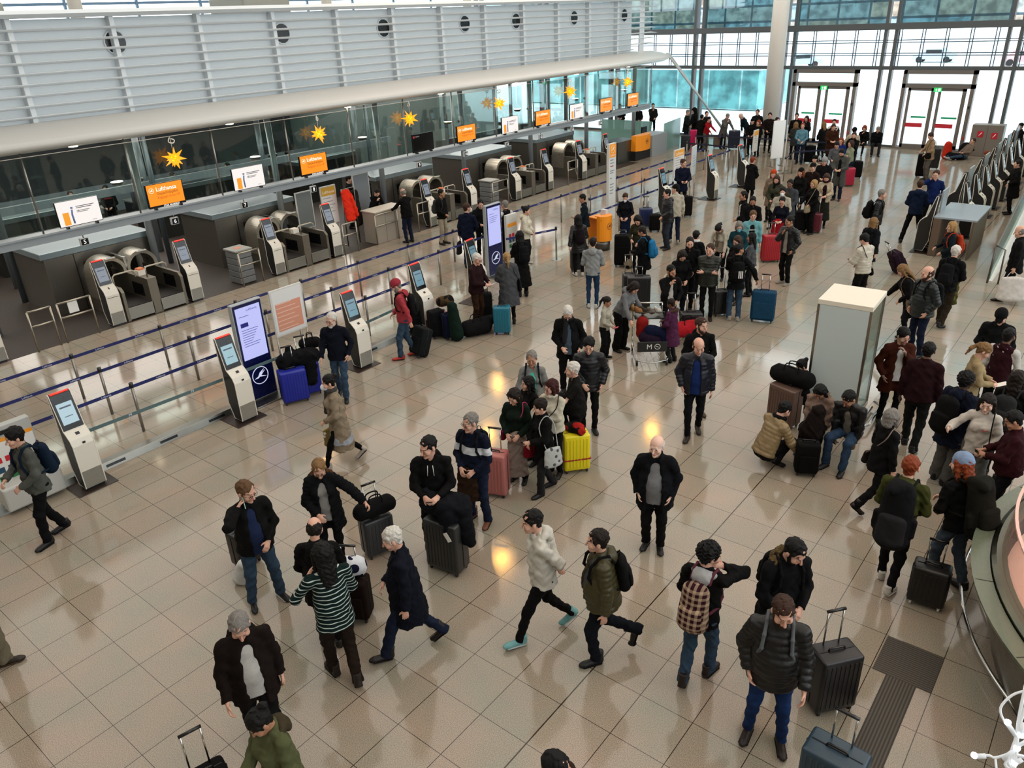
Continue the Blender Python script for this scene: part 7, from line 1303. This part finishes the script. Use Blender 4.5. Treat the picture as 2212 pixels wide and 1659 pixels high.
P('dark figure in black hat behind the red jumper', 1527, 240, 20, 1.76, hair=('short', 'blk'), arms='nn', top=('coat', '0c0c0f')); P('person in dark coat with beige backpack left of the red jumper', 1517, 247, 150, 1.7, arms='nn', hair=('short', 'blk'), top=('coat', '15130f')); P('man in dark green coat at the left end of the window queue', 1488, 237, 70, 1.8, arms='nn', hp=16, hair=('short', 'gr'), top=('jacket', '10201c', ('z', .7)), pants=JD, ex=('glasses',)); P('hooded person in black behind the dark green coat', 1498, 234, -60, 1.8, arms='nn', hp=20, hair=('short', 'blk'), top=('coat', '0a0a0c', ('hood', 'up')))
P('bearded man in camouflage-green jacket beyond the glass screens', 1411, 223, 10, 1.76, arms='nk', hair=('short', 'blk'), top=('jacket', '22241c')); P('dark-haired person in black beyond the far desk', 1380, 228, 30, 1.7, arms='nn', hair=('short', 'blk'), top=('jacket', '0c0c0e')); P('person in black jacket leaning at the last screen', 1340, 224, -30, 1.72, arms='nn', hair=('short', 'blk'), top=('jacket', '0d0e11'), lean=15)
# right side
w = P('man in beige jacket with black waist bag near the second door', 2008, 287, -64, 1.82, arms='nf', hp=30, hair=('short', 'br'), top=('jacket', '9c8468', ('z', .78)), pants=('reg', '5c5650')); handbag(w, 'round black waist bag on the beige jacket', '0c0c0e', side=-1, w=.12, ht=.09, z=.98, x=.2, y=.15)
w = person('person lying back on the floor wrapped in a grey blanket by the end wall', (*fl(2068, 345)[:2],), -50, 1.72, 'G', 'nn', hp=20, lean=-30, hair=('short', 'br'), top=('jacket', '77695c'), pants=JN, shoes=('shoe', 'd0d0cc'))
P('person in dark red jumper seated among the right-hand kiosks', 2128, 328, -50, 1.7, legs='i', arms='ll', hp=30, lean=20, hair=('buzz', 'red'), top=('sweater', '5a0e18'))
w = P('man in blue zip jacket phoning beside the man in navy', 2024, 367, -8, 1.84, arms='pe', hy=-6, hair=('short', 'br'), top=('jacket', '0c2050'), pants=BKT, stance=.15); phone(w, 1, 'phone at the ear of the man in blue zip jacket', face='ear')
P('man in navy jacket seen from behind with legs apart', 1990, 388, 178, 1.82, arms='nn', hair=('short', 'br'), top=('jacket', '0f2240', ('hood', 'dn')), pants=('reg', '0d0f14'), stance=.24)
w = P('grey cropped man in black quilted jacket facing right', 1908, 409, 84, 1.78, arms='dd', hair=('buzz', 'gr'), top=('puffer', '0c0d12'), pants=BKR); backpack(w, 'black backpack on the cropped man facing right', '09090a', d=.12)
P('blond woman in dark navy parka walking away', 1890, 469, 150, 1.7, sex='f', legs='x', arms='nh', hair=('long', 'dbl'), top=('parka', '0c1016', ('hood', 'dn')), pants=BKT)
w = P('young man in white quilted jacket and black wide trousers', 1864, 505, -128, 1.74, arms='fn', hp=30, hair=('thick', 'blk'), top=('puffer', 'c4bdac', ('z', .86)), pants=('wide', '0a0a0b')); phone(w, 0, 'phone of the young man in white quilted jacket'); handbag(w, 'small black bag hanging on the white quilted jacket', '0c0c0d', side=1, cross=1, w=.08, ht=.06)
w = P('woman with long blond-brown hair in black stooping behind the display case', 1943, 573, -80, 1.68, sex='f', arms='no', lean=18, hp=22, hair=('loose', 'dbl'), top=('coat', '0a0a0b', ('z', .6))); handbag(w, 'taupe shoulder bag of the stooping woman', '7a6656', side=-1, w=.14, ht=.1, z=.95)
w = P('bald bearded man in dark green quilted jacket and jeans', 2006, 575, -46, 1.84, arms='pp', hy=-12, hair=('ring', 'br'), top=('puffer', '0d1c1c', ('hood', 'dn')), pants=('reg', '141e36', 'jean'), ex=('beard',), fat=.4, stance=.14); backpack(w, 'black bag on the back of the man in dark green quilted jacket', '0b0c0e', sideoff=-.05)
w = P('white-haired man in black jacket with black backpack and brown trousers', 2068, 529, 160, 1.8, arms='dn', hair=('short', 'wh'), top=('jacket', '0b0c10', ('z', .82)), pants=('reg', '33291c'), shoes=('shoe', '141a22'), legs='x'); backpack(w, 'black backpack on the white-haired man', '121316', d=.09); draped(w, 'olive green jacket hanging from the arm of the white-haired man', '4c4c1c', 1, ln=.45, wd=.12)
w = P('woman with blond curls in dark teal jacket at the counter', 2058, 478, -70, 1.68, sex='f', arms='nf', hair=('bob', 'bl'), top=('jacket', '0f2028')); backpack(w, 'orange-red backpack on the woman at the counter', 'a8381c', d=.1)
w = P('bald man in black coat carrying a big white plastic bag', 2204, 487, -84, 1.78, arms='dd', hp=10, hair=('ring', 'gr'), top=('coat', '0a0a0c', ('z', .7)), pants=BKR, shoes=('boot', '24160e'), legs='x'); handbag(w, 'very large white plastic bag', 'd6d2cc', 'plastic_bag', side=-1, w=.3, ht=.27, d=.1, sh=0, z=.45)
P('dark figure at the right edge beside the kiosks', 2206, 265, -60, 1.76, arms='nn', hair=('short', 'blk'), top=('coat', '0c0c0f')); P('person in black with grey rucksack right of the kiosks', 2200, 345, -70, 1.72, arms='nf', hair=('short', 'blk'), top=('coat', '0b0b0d'))
P('man with glasses in rust brown overcoat touching his chin', 1957, 710, 22, 1.74, arms='kp', hy=18, hp=14, hair=('thick', 'blk'), top=('coat', '4a1d0c', 'open', ('in', 'c9c9c6'), 'collar', ('z', .62)), pants=BKT, ex=('glasses', 'stubble'), skin='b')
P('broad man in maroon jumper and grey trousers seen from behind', 2010, 738, 176, 1.82, arms='dd', hair=('buzz', 'blk'), top=('sweater', '2c0a12', ('collar', 1), ('g', .012)), pants=('reg', '1c1f1d'), fat=.3, skin='d', legs='x')
P('man in black cap and black bomber jacket looking down', 2164, 672, -6, 1.8, arms='nn', hp=34, hair=('buzz', 'blk'), top=('jacket', '0c0d10'), ex=(('cap', '0b0b0d'),), fat=.3)
P('man in maroon waistcoat and white shirt seen from behind', 2184, 708, 158, 1.76, arms='dn', hair=('short', 'blk'), top=('vest', '340c16', ('in', 'c6c4c0'), 'collar'), pants=BKR, skin='d')
w = P('woman with blond ponytail in beige jumper reading a paper', 2139, 744, 100, 1.68, sex='f', arms='ff', hp=30, hair=('pony', 'dbl'), top=('sweater', 'a08c68', ('g', .01))); paper(w, 1, 'white paper read by the woman in beige jumper')
w = P('person with black afro hair in navy parka and grey joggers', 2092, 803, 148, 1.76, arms='nh', hair=('curly', 'blk'), top=('parka', '121a30', ('hood', 'dn')), pants=('wide', '55534e'), skin='e'); backpack(w, 'large black backpack on the navy parka', '0a0a0b', w=.18, d=.13, ht=.5); handbag(w, 'dark grey shopping bag of the person in navy parka', '202124', 'shopping_bag', side=1, sh=0, z=.5, w=.17, ht=.15)
w = P('dark-haired woman in white hoodie pointing left', 2137, 853, -4, 1.7, sex='f', arms=('n', ((.36, .3, 1.25), (.6, -.3, -.8), .3)), hp=12, hair=('loose', 'dbr'), top=('hoodie', 'c9c2b8', ('hood', 'dn')), pants=('wide', '5f5d58'), skin='f')
c_ = rotz(w['yaw'])@w['ch'](-.06, .165, 1.27)*w['s']+V(*w['o']); R_ = rotz(w['yaw']); bm = bmesh.new(); o_ = w['ch'](-.06, .168, 1.27); tube(bm, [o_+V(.035, 0, .012), o_+V(.02, 0, -.012), o_+V(-.005, 0, -.006), o_+V(-.045, 0, .018)], [.003, .007, .006, .001], 6); obj('emblem', bm, M_plain('a01c30', .5), w['root'])
handbag(w, 'black waist bag across the white hoodie', '0b0b0c', side=-1, cross=0, w=.13, ht=.09, x=.16, y=.16, z=1.0)
w = P('man with glasses in maroon jumper and white collar holding a phone', 2184, 888, -82, 1.7, arms='ff', hp=26, hair=('short', 'blk'), top=('sweater', '3a0c14', 'collar', ('g', .012)), ex=('glasses',), fat=.4, skin='c'); phone(w, 0, 'phone of the man in maroon jumper')
w = P('woman with grey-blond bob in black jacket and brown boots walking away', 1931, 883, 132, 1.62, sex='f', legs='w', arms='nd', hair=('bob', 'gr'), top=('jacket', '0c0d10', ('z', .76)), pants=BKR, shoes=('boot', '2c1c12')); handbag(w, 'taupe strap bag across the black jacket', '2a2624', side=-1, cross=1, strap='8a7a70', w=.1, ht=.08)
w = P('man in olive hoodie under a big trekking backpack', 1972, 984, 172, 1.82, arms='nn', hair=('short', 'red'), top=('hoodie', '3a3e18', ('hood', 'dn')), pants=BKT, shoes=('shoe', 'c4beb2', 'd8d4cc'), legs='x', ex=('glasses',)); backpack(w, 'big black trekking backpack with grey pocket', '101013', w=.19, ht=.68, d=.16, z=1.5, pc='2a2a2c', big=1)
w = P('person in light blue beanie leaning towards the round counter', 2080, 978, -128, 1.78, arms='nf', hy=20, hair=('long', 'red'), top=('jacket', '0b0b0d', ('collar', 'a89880')), pants=('reg', '47525e', 'jean'), ex=(('beanie', '7f93b0'), ('beard', 'lbr')), legs='x', lean=10); backpack(w, 'dark olive trekking backpack on the person in light blue beanie', '17180f', w=.18, ht=.62, d=.15, z=1.5, big=1)
P('curly-haired woman in pale pink coat seated by the display case', 1769, 838, -16, 1.6, sex='f', legs='i', arms='ll', lean=18, hp=26, hair=('loose', 'blk'), top=('parka', '8d7568', ('fur', '8a7262')), pants=BKR, skin='c')
w = P('bearded man in black leather jacket and jeans seated at the display case', 1829, 850, -20, 1.76, legs='i', arms='ll', lean=18, hp=24, hy=-16, hair=('short', 'blk'), top=('jacket', '0b0b0c', 'shiny', 'open', ('in', '6f6a60')), pants=('reg', '2c4058', 'jean'), shoes=('boot', '0b0b0c'), ex=('stubble',), skin='c'); phone(w, 1, 'phone in the hands of the seated man in leather jacket')
P('man in sand quilted jacket crouching with his back turned', 1705, 868, 132, 1.76, legs='q', arms='oo', lean=22, hp=16, hair=('short', 'blk'), top=('puffer', '8b7653', ('scarf', '0b0b0b'), ('z', .8)), pants=BKR)
w = P('masked woman in black seated behind the brown suitcase', 1727, 778, -70, 1.5, sex='f', legs='i', arms='yf', hp=26, hair=('bun', 'blk'), top=('jacket', '0a0a0b'), ex=(('mask', '0f0f10'),))
w = P('person with dark hair and black backpack cut by the right edge', 2204, 800, 165, 1.72, sex='f', arms='nn', hair=('long', 'dbr'), top=('jacket', '0a0a0b')); backpack(w, 'grey-black rucksack of the person cut by the right edge', '2c2d2e', d=.14, w=.17)
# in the rear hall behind the glass
rs = random.Random(21)
for i, (x_, y_, f, c, lb) in enumerate(((-18.9, 1.8, 40, '101216', 'dark-clad person in the rear hall at the far left edge'), (-19.0, 3.9, -30, '14161a', 'person in the rear hall left of the first star'), (-18.8, 6.4, 60, '0e0f12', 'person in black near a lit monitor in the rear hall'), (-19.0, 9.5, 10, '5a1c2c', 'person in dark red checked shirt in the rear hall'), (-18.9, 10.7, -20, '0c0d10', 'person in black right of the checked shirt in the rear hall'), (-19.0, 13.2, 60, '101014', 'dark figure behind the second rear desk'), (-18.9, 15.6, -60, '16110e', 'dark figure standing behind the third star'), (-19.1, 16.9, 20, '0b0b0d', 'bald-looking dark figure in the rear hall'), (-19.0, 18.4, 120, '121316', 'farthest dark figure visible in the rear hall'))):
    person(lb, (x_, y_, 0), f, 1.75, 's', 'nn', hp=12, hair=('short', 'blk'), top=('jacket', c), res=.022)
